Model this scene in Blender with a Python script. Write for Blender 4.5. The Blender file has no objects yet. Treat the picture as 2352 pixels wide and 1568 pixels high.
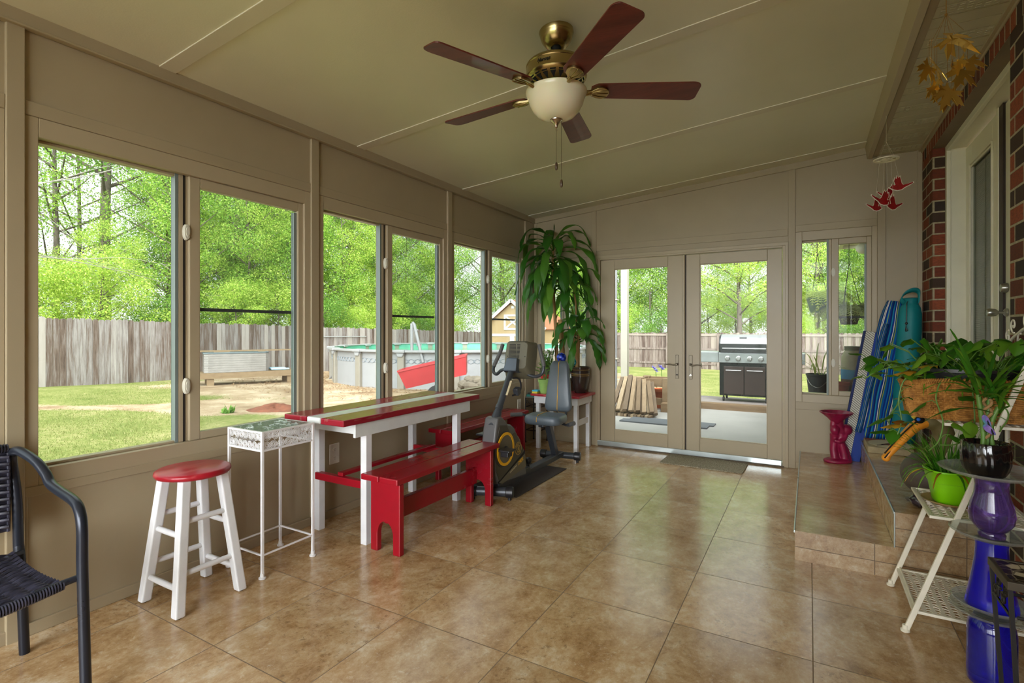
import bpy, math, random
import numpy as np
from mathutils import Vector, Matrix, Euler
random.seed(11)
rng = np.random.default_rng(5)
SC = bpy.context.scene
COL = SC.collection
PI = math.pi
V = Vector

# ------------------------------------------------------------------ mesh helper
class MB:
    def __init__(s):
        s.v = []; s.f = []; s.mi = []
    def add(s, verts, faces, M=None, mi=0):
        b = len(s.v)
        for p in verts:
            p = V(p)
            s.v.append(M @ p if M is not None else p)
        for f in faces:
            s.f.append([b + i for i in f]); s.mi.append(mi)
        return s
    def box(s, x0, x1, y0, y1, z0, z1, M=None, mi=0):
        s.nb = getattr(s, 'nb', 0) + 1; e = 6e-5*(s.nb % 11)      # joints never exactly coplanar
        x0 += e; y0 += e; z0 += e; x1 -= e; y1 -= e; z1 -= e
        vs = [(x0,y0,z0),(x1,y0,z0),(x1,y1,z0),(x0,y1,z0),(x0,y0,z1),(x1,y0,z1),(x1,y1,z1),(x0,y1,z1)]
        return s.add(vs, [(0,3,2,1),(4,5,6,7),(0,1,5,4),(1,2,6,5),(2,3,7,6),(3,0,4,7)], M, mi)
    def cbox(s, c, sz, rot=(0,0,0), mi=0):
        M = Matrix.Translation(c) @ Euler(rot).to_matrix().to_4x4()
        return s.box(-sz[0]/2, sz[0]/2, -sz[1]/2, sz[1]/2, -sz[2]/2, sz[2]/2, M, mi)
    def bar(s, a, b, w, h, up=(0,0,1), mi=0):
        a, b = V(a), V(b); d = b - a; L = d.length; d.normalize()
        u = V(up)
        if abs(d.dot(u)) > .98: u = V((1,0,0))
        x = d.cross(u).normalized(); z = x.cross(d).normalized()
        M = Matrix((x, d, z)).transposed().to_4x4(); M.translation = a
        return s.box(-w/2, w/2, 0, L, -h/2, h/2, M, mi)
    def tube(s, pts, r, n=10, closed=False, cap=True, mi=0, sq=1.0):
        pts = [V(p) for p in pts]; N = len(pts)
        rr = r if isinstance(r, (list, tuple)) else [r]*N
        vs = []; fs = []
        prev = None
        for i, p in enumerate(pts):
            if closed: t = pts[(i+1) % N] - pts[i-1]
            else: t = pts[min(i+1, N-1)] - pts[max(i-1, 0)]
            if t.length < 1e-9: t = V((0,0,1))
            t.normalize()
            if prev is None:
                ref = V((0,0,1)) if abs(t.z) < .9 else V((1,0,0))
                x = t.cross(ref).normalized()
            else:
                x = (prev - t*prev.dot(t))
                x = x.normalized() if x.length > 1e-6 else t.orthogonal().normalized()
            prev = x; y = t.cross(x)
            for k in range(n):
                a = 2*PI*k/n
                vs.append(p + (x*math.cos(a) + y*math.sin(a)*sq)*rr[i])
        R = N if closed else N-1
        for i in range(R):
            j = (i+1) % N
            for k in range(n):
                l = (k+1) % n
                fs.append((i*n+k, i*n+l, j*n+l, j*n+k))
        if cap and not closed:
            fs.append(tuple(range(n-1, -1, -1))); fs.append(tuple((N-1)*n+k for k in range(n)))
        return s.add(vs, fs, None, mi)
    def lathe(s, prof, c=(0,0,0), n=32, M=None, mi=0, fn=None):
        vs = []; fs = []
        for (r, z) in prof:
            for k in range(n):
                a = 2*PI*k/n
                q = r if fn is None else fn(r, z, a)
                vs.append((c[0]+q*math.cos(a), c[1]+q*math.sin(a), c[2]+z))
        for i in range(len(prof)-1):
            for k in range(n):
                l = (k+1) % n
                fs.append((i*n+k, i*n+l, (i+1)*n+l, (i+1)*n+k))
        if prof[0][0] > 1e-6 and len(prof) > 2: fs.append(tuple(range(n-1, -1, -1)))
        if prof[-1][0] > 1e-6 and len(prof) > 2: fs.append(tuple((len(prof)-1)*n+k for k in range(n)))
        return s.add(vs, fs, M, mi)
    def prism(s, out, h0, h1, M=None, mi=0):
        n = len(out)
        vs = [(p[0], p[1], h0) for p in out] + [(p[0], p[1], h1) for p in out]
        fs = [tuple(range(n-1, -1, -1)), tuple(range(n, 2*n))]
        for i in range(n):
            j = (i+1) % n; fs.append((i, j, n+j, n+i))
        return s.add(vs, fs, M, mi)
    def ball(s, c, r, nu=16, nv=10, M=None, mi=0):
        r = (r, r, r) if not isinstance(r, (tuple, list)) else r
        vs = []; fs = []
        for i in range(nv+1):
            t = PI*i/nv
            for k in range(nu):
                a = 2*PI*k/nu
                vs.append((c[0]+r[0]*math.sin(t)*math.cos(a), c[1]+r[1]*math.sin(t)*math.sin(a), c[2]-r[2]*math.cos(t)))
        for i in range(nv):
            for k in range(nu):
                l = (k+1) % nu
                fs.append((i*nu+k, i*nu+l, (i+1)*nu+l, (i+1)*nu+k))
        return s.add(vs, fs, M, mi)
    def sheet(s, rows, mi=0, M=None, wrap=False):
        n = len(rows[0]); vs = [p for r in rows for p in r]; fs = []
        for i in range(len(rows)-1):
            for k in range(n if wrap else n-1):
                l = (k+1) % n
                fs.append((i*n+k, i*n+l, (i+1)*n+l, (i+1)*n+k))
        return s.add(vs, fs, M, mi)
    def build(s, name, mat, parent=None, smooth=40, bevel=0, seg=2, loc=None, weld=False):
        off = V((0,0,0))
        if loc is not None: off = V(loc)
        elif parent is not None: off = world_loc(parent)
        me = bpy.data.meshes.new(name)
        me.from_pydata([tuple(p - off) for p in s.v], [], s.f)
        mats = mat if isinstance(mat, (list, tuple)) else [mat]
        for m in mats: me.materials.append(m)
        if len(mats) > 1: me.polygons.foreach_set('material_index', s.mi)
        if weld:
            import bmesh
            bm = bmesh.new(); bm.from_mesh(me)
            bmesh.ops.remove_doubles(bm, verts=bm.verts, dist=1e-5)
            bm.to_mesh(me); bm.free()
        if smooth:
            me.shade_smooth()
            if smooth < 180: me.set_sharp_from_angle(angle=math.radians(smooth))
        me.update()
        o = bpy.data.objects.new(name, me); COL.objects.link(o)
        if parent is not None: o.parent = parent
        if loc is not None: o.location = loc
        if bevel:
            b = o.modifiers.new('bevel', 'BEVEL'); b.width = bevel; b.segments = seg
            b.limit_method = 'ANGLE'; b.angle_limit = math.radians(35); b.harden_normals = False
        return o

def world_loc(o):
    l = V((0,0,0))
    while o is not None:
        l = l + V(o.location); o = o.parent
    return l

def tag(o, label=None, cat=None, group=None, kind=None):
    if label: o['label'] = label
    if cat: o['category'] = cat
    if group: o['group'] = group
    if kind: o['kind'] = kind
    return o
def thing(name, label, cat, loc=(0,0,0), group=None):
    o = bpy.data.objects.new(name, None); COL.objects.link(o)
    o.location = loc; o.empty_display_size = .1
    return tag(o, label, cat, group)
def struct(name, loc=(0,0,0)):
    o = bpy.data.objects.new(name, None); COL.objects.link(o); o.location = loc
    o['kind'] = 'structure'; return o
def copy_tree(o, parent=None):
    c = o.copy(); COL.objects.link(c)
    if parent is not None: c.parent = parent
    for ch in list(o.children): copy_tree(ch, c)
    return c
def text_obj(txt, name, mat, parent, M, size, extrude=.0006, shear=0, align='CENTER'):
    cu = bpy.data.curves.new(name, 'FONT'); cu.body = txt; cu.size = size; cu.extrude = extrude
    cu.align_x = align; cu.align_y = 'CENTER'; cu.shear = shear
    t = bpy.data.objects.new('tmp_text', cu); COL.objects.link(t)
    dg = bpy.context.evaluated_depsgraph_get()
    me = bpy.data.meshes.new_from_object(t.evaluated_get(dg))
    bpy.data.objects.remove(t)
    M2 = M.copy(); M2.translation = M.translation - world_loc(parent)
    me.transform(M2); me.name = name
    me.materials.clear(); me.materials.append(mat)
    o = bpy.data.objects.new(name, me); COL.objects.link(o); o.parent = parent
    return o
def bez(pts, n=8):
    """Catmull-Rom through pts"""
    pts = [V(p) for p in pts]; out = []
    P = [pts[0]*2-pts[1]] + pts + [pts[-1]*2-pts[-2]]
    for i in range(1, len(P)-2):
        for k in range(n):
            t = k/n
            a, b, c, d = P[i-1], P[i], P[i+1], P[i+2]
            out.append(.5*((2*b) + (c-a)*t + (2*a-5*b+4*c-d)*t*t + (3*b-a-3*c+d)*t**3))
    out.append(pts[-1]); return out

# ------------------------------------------------------------------ materials
def s2l(c):
    return tuple(((x/255)/12.92 if x/255 <= .04045 else ((x/255+.055)/1.055)**2.4) for x in c) + (1,)
class NT:
    def __init__(s, name):
        s.m = bpy.data.materials.new(name); s.m.use_nodes = True
        s.t = s.m.node_tree; s.n = s.t.nodes; s.l = s.t.links
        s.bsdf = s.n['Principled BSDF']; s.out = s.n['Material Output']
    def node(s, typ, **kw):
        n = s.n.new('ShaderNode'+typ)
        for k, v in kw.items(): setattr(n, k, v)
        return n
    def set(s, sock, v):
        if hasattr(v, 'is_output') or isinstance(v, bpy.types.NodeSocket): s.l.new(v, sock)
        else: sock.default_value = v
    def math(s, op, a, b=None, c=None, clamp=False):
        n = s.node('Math', operation=op); n.use_clamp = clamp
        s.set(n.inputs[0], a)
        if b is not None: s.set(n.inputs[1], b)
        if c is not None: s.set(n.inputs[2], c)
        return n.outputs[0]
    def mix(s, fac, a, b, typ='MIX'):
        n = s.node('Mix', data_type='RGBA', blend_type=typ)
        s.set(n.inputs[0], fac); s.set(n.inputs[6], a); s.set(n.inputs[7], b)
        return n.outputs[2]
    def obj(s):
        return s.node('TexCoord').outputs['Object']
    def pos(s):
        return s.node('NewGeometry').outputs['Position']
    def map(s, vec, scale=(1,1,1), rot=(0,0,0), loc=(0,0,0)):
        n = s.node('Mapping'); s.l.new(vec, n.inputs[0])
        n.inputs['Scale'].default_value = scale; n.inputs['Rotation'].default_value = rot; n.inputs['Location'].default_value = loc
        return n.outputs[0]
    def noise(s, vec, scale=5, detail=4, rough=.55, dist=0, out=0):
        n = s.node('TexNoise'); s.l.new(vec, n.inputs['Vector'])
        n.inputs['Scale'].default_value = scale; n.inputs['Detail'].default_value = detail
        n.inputs['Roughness'].default_value = rough; n.inputs['Distortion'].default_value = dist
        return n.outputs[out]
    def ramp(s, fac, stops, interp='LINEAR'):
        n = s.node('ValToRGB'); s.set(n.inputs[0], fac); r = n.color_ramp; r.interpolation = interp
        while len(r.elements) > 1: r.elements.remove(r.elements[-1])
        r.elements[0].position = stops[0][0]; r.elements[0].color = stops[0][1]
        for p, c in stops[1:]:
            e = r.elements.new(p); e.color = c
        return n.outputs[0]
    def bump(s, h, strength=.2, dist=.01):
        n = s.node('Bump'); n.inputs['Strength'].default_value = strength; n.inputs['Distance'].default_value = dist
        s.l.new(h, n.inputs['Height']); s.l.new(n.outputs[0], s.bsdf.inputs['Normal']); return n
    def p(s, **kw):
        mp = dict(color='Base Color', rough='Roughness', metal='Metallic', coat='Coat Weight', spec='Specular IOR Level', trans='Transmission Weight', ior='IOR', coatr='Coat Roughness', sss='Subsurface Weight', emit='Emission Color', emits='Emission Strength')
        for k, v in kw.items(): s.set(s.bsdf.inputs[mp[k]], v)
        return s
G = lambda v: (v, v, v, 1)

def mat(name, rgb, rough=.5, metal=0, var=.12, vscale=6, bump=0, bscale=60, coat=0, spec=.5):
    """plain painted / plastic / metal surface with a little real unevenness. rgb is sRGB 0-255"""
    t = NT(name); c = s2l(rgb)
    o = t.obj()
    nz = t.noise(o, vscale, 4)
    lo = tuple(max(0, x*(1-var)) for x in c[:3]) + (1,); hi = tuple(min(1, x*(1+var)) for x in c[:3]) + (1,)
    t.p(color=t.ramp(nz, [(.3, lo), (.7, hi)]), metal=metal, coat=coat, spec=spec)
    t.p(rough=t.math('MULTIPLY_ADD', nz, .16, max(.02, rough-.08)))
    if bump: t.bump(t.noise(o, bscale, 3), bump, .004)
    return t.m

def wood(name, c1, c2, axis='Y', scale=1., rough=.55, bump=.15, rings=14, coat=0):
    t = NT(name); o = t.obj()
    sc = {'X': (.6,9,9), 'Y': (9,.6,9), 'Z': (9,9,.6)}[axis]
    m = t.map(o, tuple(x*scale for x in sc))
    n1 = t.noise(m, 1.3, 6, .6, .8)
    n2 = t.noise(t.map(o, tuple(x*scale*6 for x in sc)), 2.5, 3, .6)
    f = t.math('MULTIPLY_ADD', n2, .4, t.math('MULTIPLY', n1, .75))
    t.p(color=t.ramp(f, [(.3, s2l(c1)), (.5, s2l(tuple((a+b)/2 for a, b in zip(c1, c2)))), (.75, s2l(c2))]), rough=rough, coat=coat)
    t.bump(f, bump, .003)
    return t.m

def paintwood(name, rgb, under=None, wear=.0, rough=.32, axis='Y'):
    """gloss paint over boards, worn through in patches to a second colour"""
    t = NT(name); o = t.obj(); c = s2l(rgb)
    n = t.noise(o, 3.0, 6, .62)
    base = t.ramp(t.noise(o, 9, 4), [(.3, tuple(x*.94 for x in c[:3])+(1,)), (.7, tuple(min(1, x*1.05) for x in c[:3])+(1,))])
    if under:
        sc = {'X': (.7,6,6), 'Y': (6,.7,6), 'Z': (6,6,.7)}[axis]
        w = t.noise(t.map(o, sc), 2.2, 7, .65)
        f = t.ramp(w, [(.62-wear, G(0)), (.74-wear, G(1))])
        base = t.mix(f, base, s2l(under))
        t.p(rough=t.math('MULTIPLY_ADD', f, .22, rough))
    else:
        t.p(rough=t.math('MULTIPLY_ADD', n, .10, rough-.05))
    t.p(color=base)
    sc = {'X': (1,30,30), 'Y': (30,1,30), 'Z': (30,30,1)}[axis]
    t.bump(t.noise(t.map(o, sc), 2, 3), .08, .002)
    return t.m

def glass_thin(name, tint=(.97,.99,.98,1), dust=0., ior=1.45, f0=.028, pw=5):
    """thin sheet glass: clear straight-through view plus Schlick reflection, the same from both faces"""
    t = NT(name); t.n.remove(t.bsdf)
    tr = t.node('BsdfTransparent'); tr.inputs[0].default_value = tint
    gl = t.node('BsdfGlossy'); gl.inputs['Roughness'].default_value = .02
    g = t.node('NewGeometry'); dt = t.node('VectorMath', operation='DOT_PRODUCT'); t.l.new(g.outputs['Normal'], dt.inputs[0]); t.l.new(g.outputs['Incoming'], dt.inputs[1])
    c = t.math('SUBTRACT', 1, t.math('ABSOLUTE', dt.outputs['Value']), clamp=True)
    fr = t.math('MULTIPLY_ADD', t.math('POWER', c, pw), .7, f0)
    mx = t.node('MixShader'); t.l.new(fr, mx.inputs[0]); t.l.new(tr.outputs[0], mx.inputs[1]); t.l.new(gl.outputs[0], mx.inputs[2])
    last = mx.outputs[0]
    if dust:
        d = t.node('BsdfDiffuse'); d.inputs[0].default_value = (.8,.82,.8,1)
        m2 = t.node('MixShader'); nz = t.noise(t.obj(), 3, 5)
        t.l.new(t.math('MULTIPLY', nz, dust*2), m2.inputs[0]); t.l.new(last, m2.inputs[1]); t.l.new(d.outputs[0], m2.inputs[2]); last = m2.outputs[0]
    t.l.new(last, t.out.inputs[0]); return t.m

def leafmat(name, c1, c2, c3, trans=.45, rough=.45, island=True, gloss=.35):
    t = NT(name)
    g = t.node('NewGeometry')
    f = g.outputs['Random Per Island'] if island else t.noise(t.obj(), 3, 4)
    col = t.ramp(f, [(0, s2l(c1)), (.5, s2l(c2)), (1, s2l(c3))])
    t.p(color=col, rough=rough, spec=gloss)
    tl = t.node('BsdfTranslucent'); t.l.new(t.mix(.5, col, s2l(c3)), tl.inputs[0])
    mx = t.node('MixShader'); mx.inputs[0].default_value = trans
    t.l.new(t.bsdf.outputs[0], mx.inputs[1]); t.l.new(tl.outputs[0], mx.inputs[2]); t.l.new(mx.outputs[0], t.out.inputs[0])
    return t.m

def travertine(name, au, av, u0, pu, v0, pv, grout=.004, tone=1., streak=(2.6,1.9,2.4), rough=.2):
    """glazed travertine-look tile; au/av choose the two axes of the grid"""
    t = NT(name); pos = t.pos()
    sp = t.node('SeparateXYZ'); t.l.new(pos, sp.inputs[0])
    ax = {'X': sp.outputs[0], 'Y': sp.outputs[1], 'Z': sp.outputs[2]}
    def cell(a, o, p):
        q = t.math('DIVIDE', t.math('SUBTRACT', a, o), p)
        fr = t.math('FRACT', q); fl = t.math('FLOOR', q)
        d = t.math('MULTIPLY', t.math('SUBTRACT', .5, t.math('ABSOLUTE', t.math('SUBTRACT', fr, .5))), p)
        return fl, d
    fu, du = cell(ax[au], u0, pu); fv, dv = cell(ax[av], v0, pv)
    dmin = t.math('MINIMUM', du, dv)
    gm = t.math('LESS_THAN', dmin, grout/2)
    cb = t.node('CombineXYZ'); t.l.new(fu, cb.inputs[0]); t.l.new(fv, cb.inputs[1])
    wn = t.node('TexWhiteNoise'); t.l.new(cb.outputs[0], wn.inputs['Vector'])
    off = t.node('VectorMath', operation='SCALE'); t.l.new(wn.outputs['Color'], off.inputs[0]); off.inputs['Scale'].default_value = 9
    addv = t.node('VectorMath', operation='ADD'); t.l.new(pos, addv.inputs[0]); t.l.new(off.outputs[0], addv.inputs[1])
    m = t.map(addv.outputs[0], streak)
    n1 = t.noise(m, 2.2, 12, .80, .2); n2 = t.noise(addv.outputs[0], 42, 6, .78); n3 = t.noise(addv.outputs[0], 2.0, 3, .5, .5)
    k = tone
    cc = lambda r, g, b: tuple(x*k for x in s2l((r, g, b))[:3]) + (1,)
    base = t.ramp(n1, [(.34, cc(146,111,70)), (.43, cc(174,138,94)), (.50, cc(191,158,114)), (.57, cc(203,176,137)), (.66, cc(219,202,172))])
    spots = t.ramp(n2, [(.36, G(1)), (.46, G(0))])
    spots = t.math('MULTIPLY', spots, t.ramp(n3, [(.40, G(0)), (.60, G(1))]))
    base = t.mix(t.math('MULTIPLY', spots, .6), base, cc(116,86,56))
    flecks = t.math('MULTIPLY', t.ramp(n2, [(.56, G(0)), (.66, G(1))]), t.ramp(n3, [(.50, G(1)), (.62, G(0))]))
    base = t.mix(t.math('MULTIPLY', flecks, .45), base, cc(226,212,186))
    tint = t.math('MULTIPLY_ADD', wn.outputs['Value'], .22, .86)
    base = t.mix(1, base, tint, 'MULTIPLY')
    col = t.mix(gm, base, cc(122,100,74))
    t.p(color=col, spec=.75, rough=t.math('ADD', t.math('MULTIPLY_ADD', n1, .16, rough-.08), t.math('MULTIPLY', gm, .4)))
    h = t.math('SUBTRACT', t.math('MULTIPLY', n2, .12), gm)
    t.bump(h, .16, .003)
    return t.m

def brick_mat(name, soldier=False):
    t = NT(name); sp = t.node('SeparateXYZ'); t.l.new(t.pos(), sp.inputs[0])
    u = t.math('ADD', sp.outputs[0], sp.outputs[1])
    cb = t.node('CombineXYZ'); t.l.new(u, cb.inputs[0]); t.l.new(t.math('ADD', sp.outputs[2], -.335), cb.inputs[1])
    if soldier:
        t.l.new(sp.outputs[2], cb.inputs[0]); t.l.new(u, cb.inputs[1])
    b = t.node('TexBrick', offset=.5 if not soldier else 0); t.l.new(cb.outputs[0], b.inputs['Vector'])
    b.inputs['Color1'].default_value = G(0); b.inputs['Color2'].default_value = G(1); b.inputs['Mortar'].default_value = G(.5)
    b.inputs['Scale'].default_value = 1; b.inputs['Brick Width'].default_value = .225 if not soldier else 1.0
    b.inputs['Row Height'].default_value = .0815; b.inputs['Mortar Size'].default_value = .0062; b.inputs['Mortar Smooth'].default_value = .25
    b.inputs['Bias'].default_value = 0
    rnd = b.outputs['Color']; fac = b.outputs['Fac']
    col = t.ramp(rnd, [(0, s2l((132,66,46))), (.17, s2l((150,80,56))), (.33, s2l((118,60,44))), (.5, s2l((104,58,46))), (.62, s2l((70,56,48))), (.78, s2l((58,50,47))), (.86, s2l((138,72,50)))], 'CONSTANT')
    n = t.noise(t.map(t.pos(), (20,20,60)), 2, 5, .65)
    col = t.mix(t.math('MULTIPLY', t.ramp(n, [(.42, G(0)), (.62, G(1))]), .4), col, s2l((66,50,46)))
    mort = t.ramp(t.noise(t.pos(), 40, 3), [(.3, s2l((150,142,118))), (.7, s2l((184,174,148)))])
    t.p(color=t.mix(fac, col, mort), rough=.85, spec=.25)
    h = t.math('ADD', t.math('MULTIPLY', fac, -1), t.math('MULTIPLY', n, .3)); t.bump(h, .7, .006)
    return t.m

M = {}
M['wall'] = mat('wall_panel_tan', (164,150,122), .42, var=.05, vscale=2, bump=.06, bscale=260)
M['frame'] = mat('window_frame_tan', (172,158,130), .36, var=.04, vscale=2)
M['sash_edge'] = mat('sash_edge_grey', (118,130,128), .35, var=.04)
M['dark_seal'] = mat('dark_rubber_seal', (38,32,26), .6)
M['ceil'] = NT('ceiling_embossed')
def _ceil(t):
    o = t.pos(); n = t.noise(o, 130, 3, .6); n2 = t.noise(o, 1.2, 3)
    t.p(color=t.ramp(n2, [(.3, s2l((222,222,202))), (.7, s2l((230,230,210)))]), rough=.34, spec=.6); t.bump(n, .12, .004)
    return t.m
M['ceil'] = _ceil(M['ceil'])
M['ceil_trim'] = mat('ceiling_trim_cream', (220,216,198), .35, var=.03)
M['soffit'] = mat('soffit_vinyl', (190,184,160), .5, var=.05)
M['white_trim'] = mat('white_door_trim', (226,224,206), .35, var=.04)
M['alu'] = mat('threshold_aluminium', (190,200,200), .3, .85, var=.05)
M['glass'] = glass_thin('window_glass', (.80,.82,.80,1), .008, f0=.006)
M['screen'] = glass_thin('window_glass_with_screen', (.69,.72,.70,1), .035, f0=.006)
M['doorglass'] = glass_thin('door_glass', (.82,.84,.82,1), .012, f0=.004)
M['steel'] = mat('brushed_steel', (176,176,172), .3, .95, var=.05)
M['floor'] = travertine('floor_travertine_tile', 'X', 'Y', -1.531, .5145, 1.7256, .5345)
M['step_top'] = travertine('step_tread_tile', 'X', 'Y', -1.531+.04, 5.0, 3.705-.5345*6, .5345, rough=.17, streak=(1.6,3.0,3.0))
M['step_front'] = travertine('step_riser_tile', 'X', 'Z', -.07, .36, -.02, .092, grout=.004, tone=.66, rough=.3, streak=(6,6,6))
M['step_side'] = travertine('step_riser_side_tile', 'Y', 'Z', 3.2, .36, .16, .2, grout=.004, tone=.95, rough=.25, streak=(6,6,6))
M['brick'] = brick_mat('red_brick'); M['soldier'] = brick_mat('red_brick_soldier', True)
# ------------------------------------------------------------------ camera, sky
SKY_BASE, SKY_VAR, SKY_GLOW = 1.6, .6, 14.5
F_PX = 1190.0; TH = .5208
cam = bpy.data.cameras.new('camera'); cam.sensor_width = 36; cam.lens = 36*F_PX/2352
cam.shift_y = -27/2352; cam.clip_start = .05; cam.clip_end = 400
co = bpy.data.objects.new('camera', cam); COL.objects.link(co)
co.location = (0, 0, 1.25); co.rotation_euler = (PI/2, 0, TH); SC.camera = co

# overcast sky: even white cloud, plus an added glow behind camera lighting the room
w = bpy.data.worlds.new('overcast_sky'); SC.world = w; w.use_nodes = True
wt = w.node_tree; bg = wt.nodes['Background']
def wmath(op, a, b_=None, cl=False):
    n = wt.nodes.new('ShaderNodeMath'); n.operation = op; n.use_clamp = cl
    for i, v in ((0, a), (1, b_)):
        if v is None: continue
        if isinstance(v, bpy.types.NodeSocket): wt.links.new(v, n.inputs[i])
        else: n.inputs[i].default_value = v
    return n.outputs[0]
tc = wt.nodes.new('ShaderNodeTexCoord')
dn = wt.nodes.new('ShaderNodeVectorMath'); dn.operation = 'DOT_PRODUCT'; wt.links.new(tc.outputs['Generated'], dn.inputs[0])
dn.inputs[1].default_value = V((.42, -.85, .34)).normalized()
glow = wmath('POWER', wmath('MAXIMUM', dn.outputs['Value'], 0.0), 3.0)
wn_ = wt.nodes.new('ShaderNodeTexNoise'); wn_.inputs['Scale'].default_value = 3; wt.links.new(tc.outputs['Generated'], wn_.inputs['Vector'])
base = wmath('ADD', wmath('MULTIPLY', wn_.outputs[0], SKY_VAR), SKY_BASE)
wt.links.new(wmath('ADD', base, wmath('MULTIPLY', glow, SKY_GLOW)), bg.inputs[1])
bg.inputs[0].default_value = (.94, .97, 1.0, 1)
sun = bpy.data.lights.new('sun_through_cloud', 'SUN'); sun.energy = 1.4; sun.angle = math.radians(20); sun.color = (1, .95, .84)
so = bpy.data.objects.new('sun_through_cloud', sun); COL.objects.link(so)
so.rotation_euler = (V((-.30, .45, -.84)).normalized()).to_track_quat('-Z', 'Y').to_euler(); so.location = (8, -8, 14)

SC.view_settings.view_transform = 'Standard'; SC.view_settings.look = 'None'
SC.view_settings.gamma = 1; SC.view_settings.use_curve_mapping = False
SC.view_settings.exposure = 0.40
cy = SC.cycles
cy.max_bounces = 10; cy.diffuse_bounces = 6; cy.glossy_bounces = 4; cy.transmission_bounces = 8; cy.transparent_max_bounces = 16
cy.caustics_reflective = False; cy.caustics_refractive = False; cy.sample_clamp_indirect = 6
cy.use_denoising = True
try:
    cy.denoiser = 'OPENIMAGEDENOISE'; cy.denoising_input_passes = 'RGB_ALBEDO_NORMAL'; cy.denoising_prefilter = 'ACCURATE'
except Exception: pass

# ------------------------------------------------------------------ room shell
XL, YB, XW, YF = -2.773, 5.33, .80, -2.6
ceilz = lambda x: 2.531 + .0847*(x - XL)
def gz(y): return -.12 - .022*y                     # outside ground level
BAYS = [(-.61, .782), (.84, 2.233), (2.293, 3.674), (3.739, 5.109)]
ZW0, ZW1 = .60, 2.128

def S(o): o['kind'] = 'structure'; return o
b = MB(); b.box(XL-.15, .95, YF-.15, 5.48, -.15, 0); S(b.build('floor', M['floor'], smooth=0))
# left wall: knee wall, header, posts, rails (slightly proud of the panels)
b = MB()
b.box(XL-.10, XL, YF, YB+.1, -.15, ZW0)
b.add([(XL-.10, YF, ZW1), (XL, YF, ZW1), (XL, YB+.1, ZW1), (XL-.10, YB+.1, ZW1), (XL-.10, YF, 2.60), (XL, YF, 2.60), (XL, YB+.1, 2.60), (XL-.10, YB+.1, 2.60)],
      [(0,3,2,1),(4,5,6,7),(0,1,5,4),(1,2,6,5),(2,3,7,6),(3,0,4,7)])
edges = [YF] + [e for bb in BAYS for e in bb] + [YB+.1]
for i in range(0, len(edges), 2):
    b.box(XL-.10, XL+.018, edges[i], edges[i+1], -.1, 2.55)
wl = S(b.build('wall_left', M['wall'], smooth=0, bevel=.003))
b = MB()
for (a, c) in BAYS:
    b.box(XL-.02, XL+.009, a, c, 2.128, 2.186); b.box(XL-.02, XL+.010, a, c, .565, .606)
    b.box(XL-.02, XL+.006, a+.001, a+.012, 0, .57); 
S(b.build('trim_1', M['wall'], smooth=0, bevel=.003))
b = MB(); b.box(XL-.01, XL+.013, YF, YB, 0, .052); S(b.build('baseboard_left', M['wall'], smooth=0, bevel=.004))
b = MB(); b.box(XL+.019, XL+.030, YF, YB, 2.480, 2.56); b.box(XL+.001, XL+.036, YF, YB, 2.470, 2.482); S(b.build('trim_2', M['wall'], smooth=0, bevel=.003))

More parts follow.
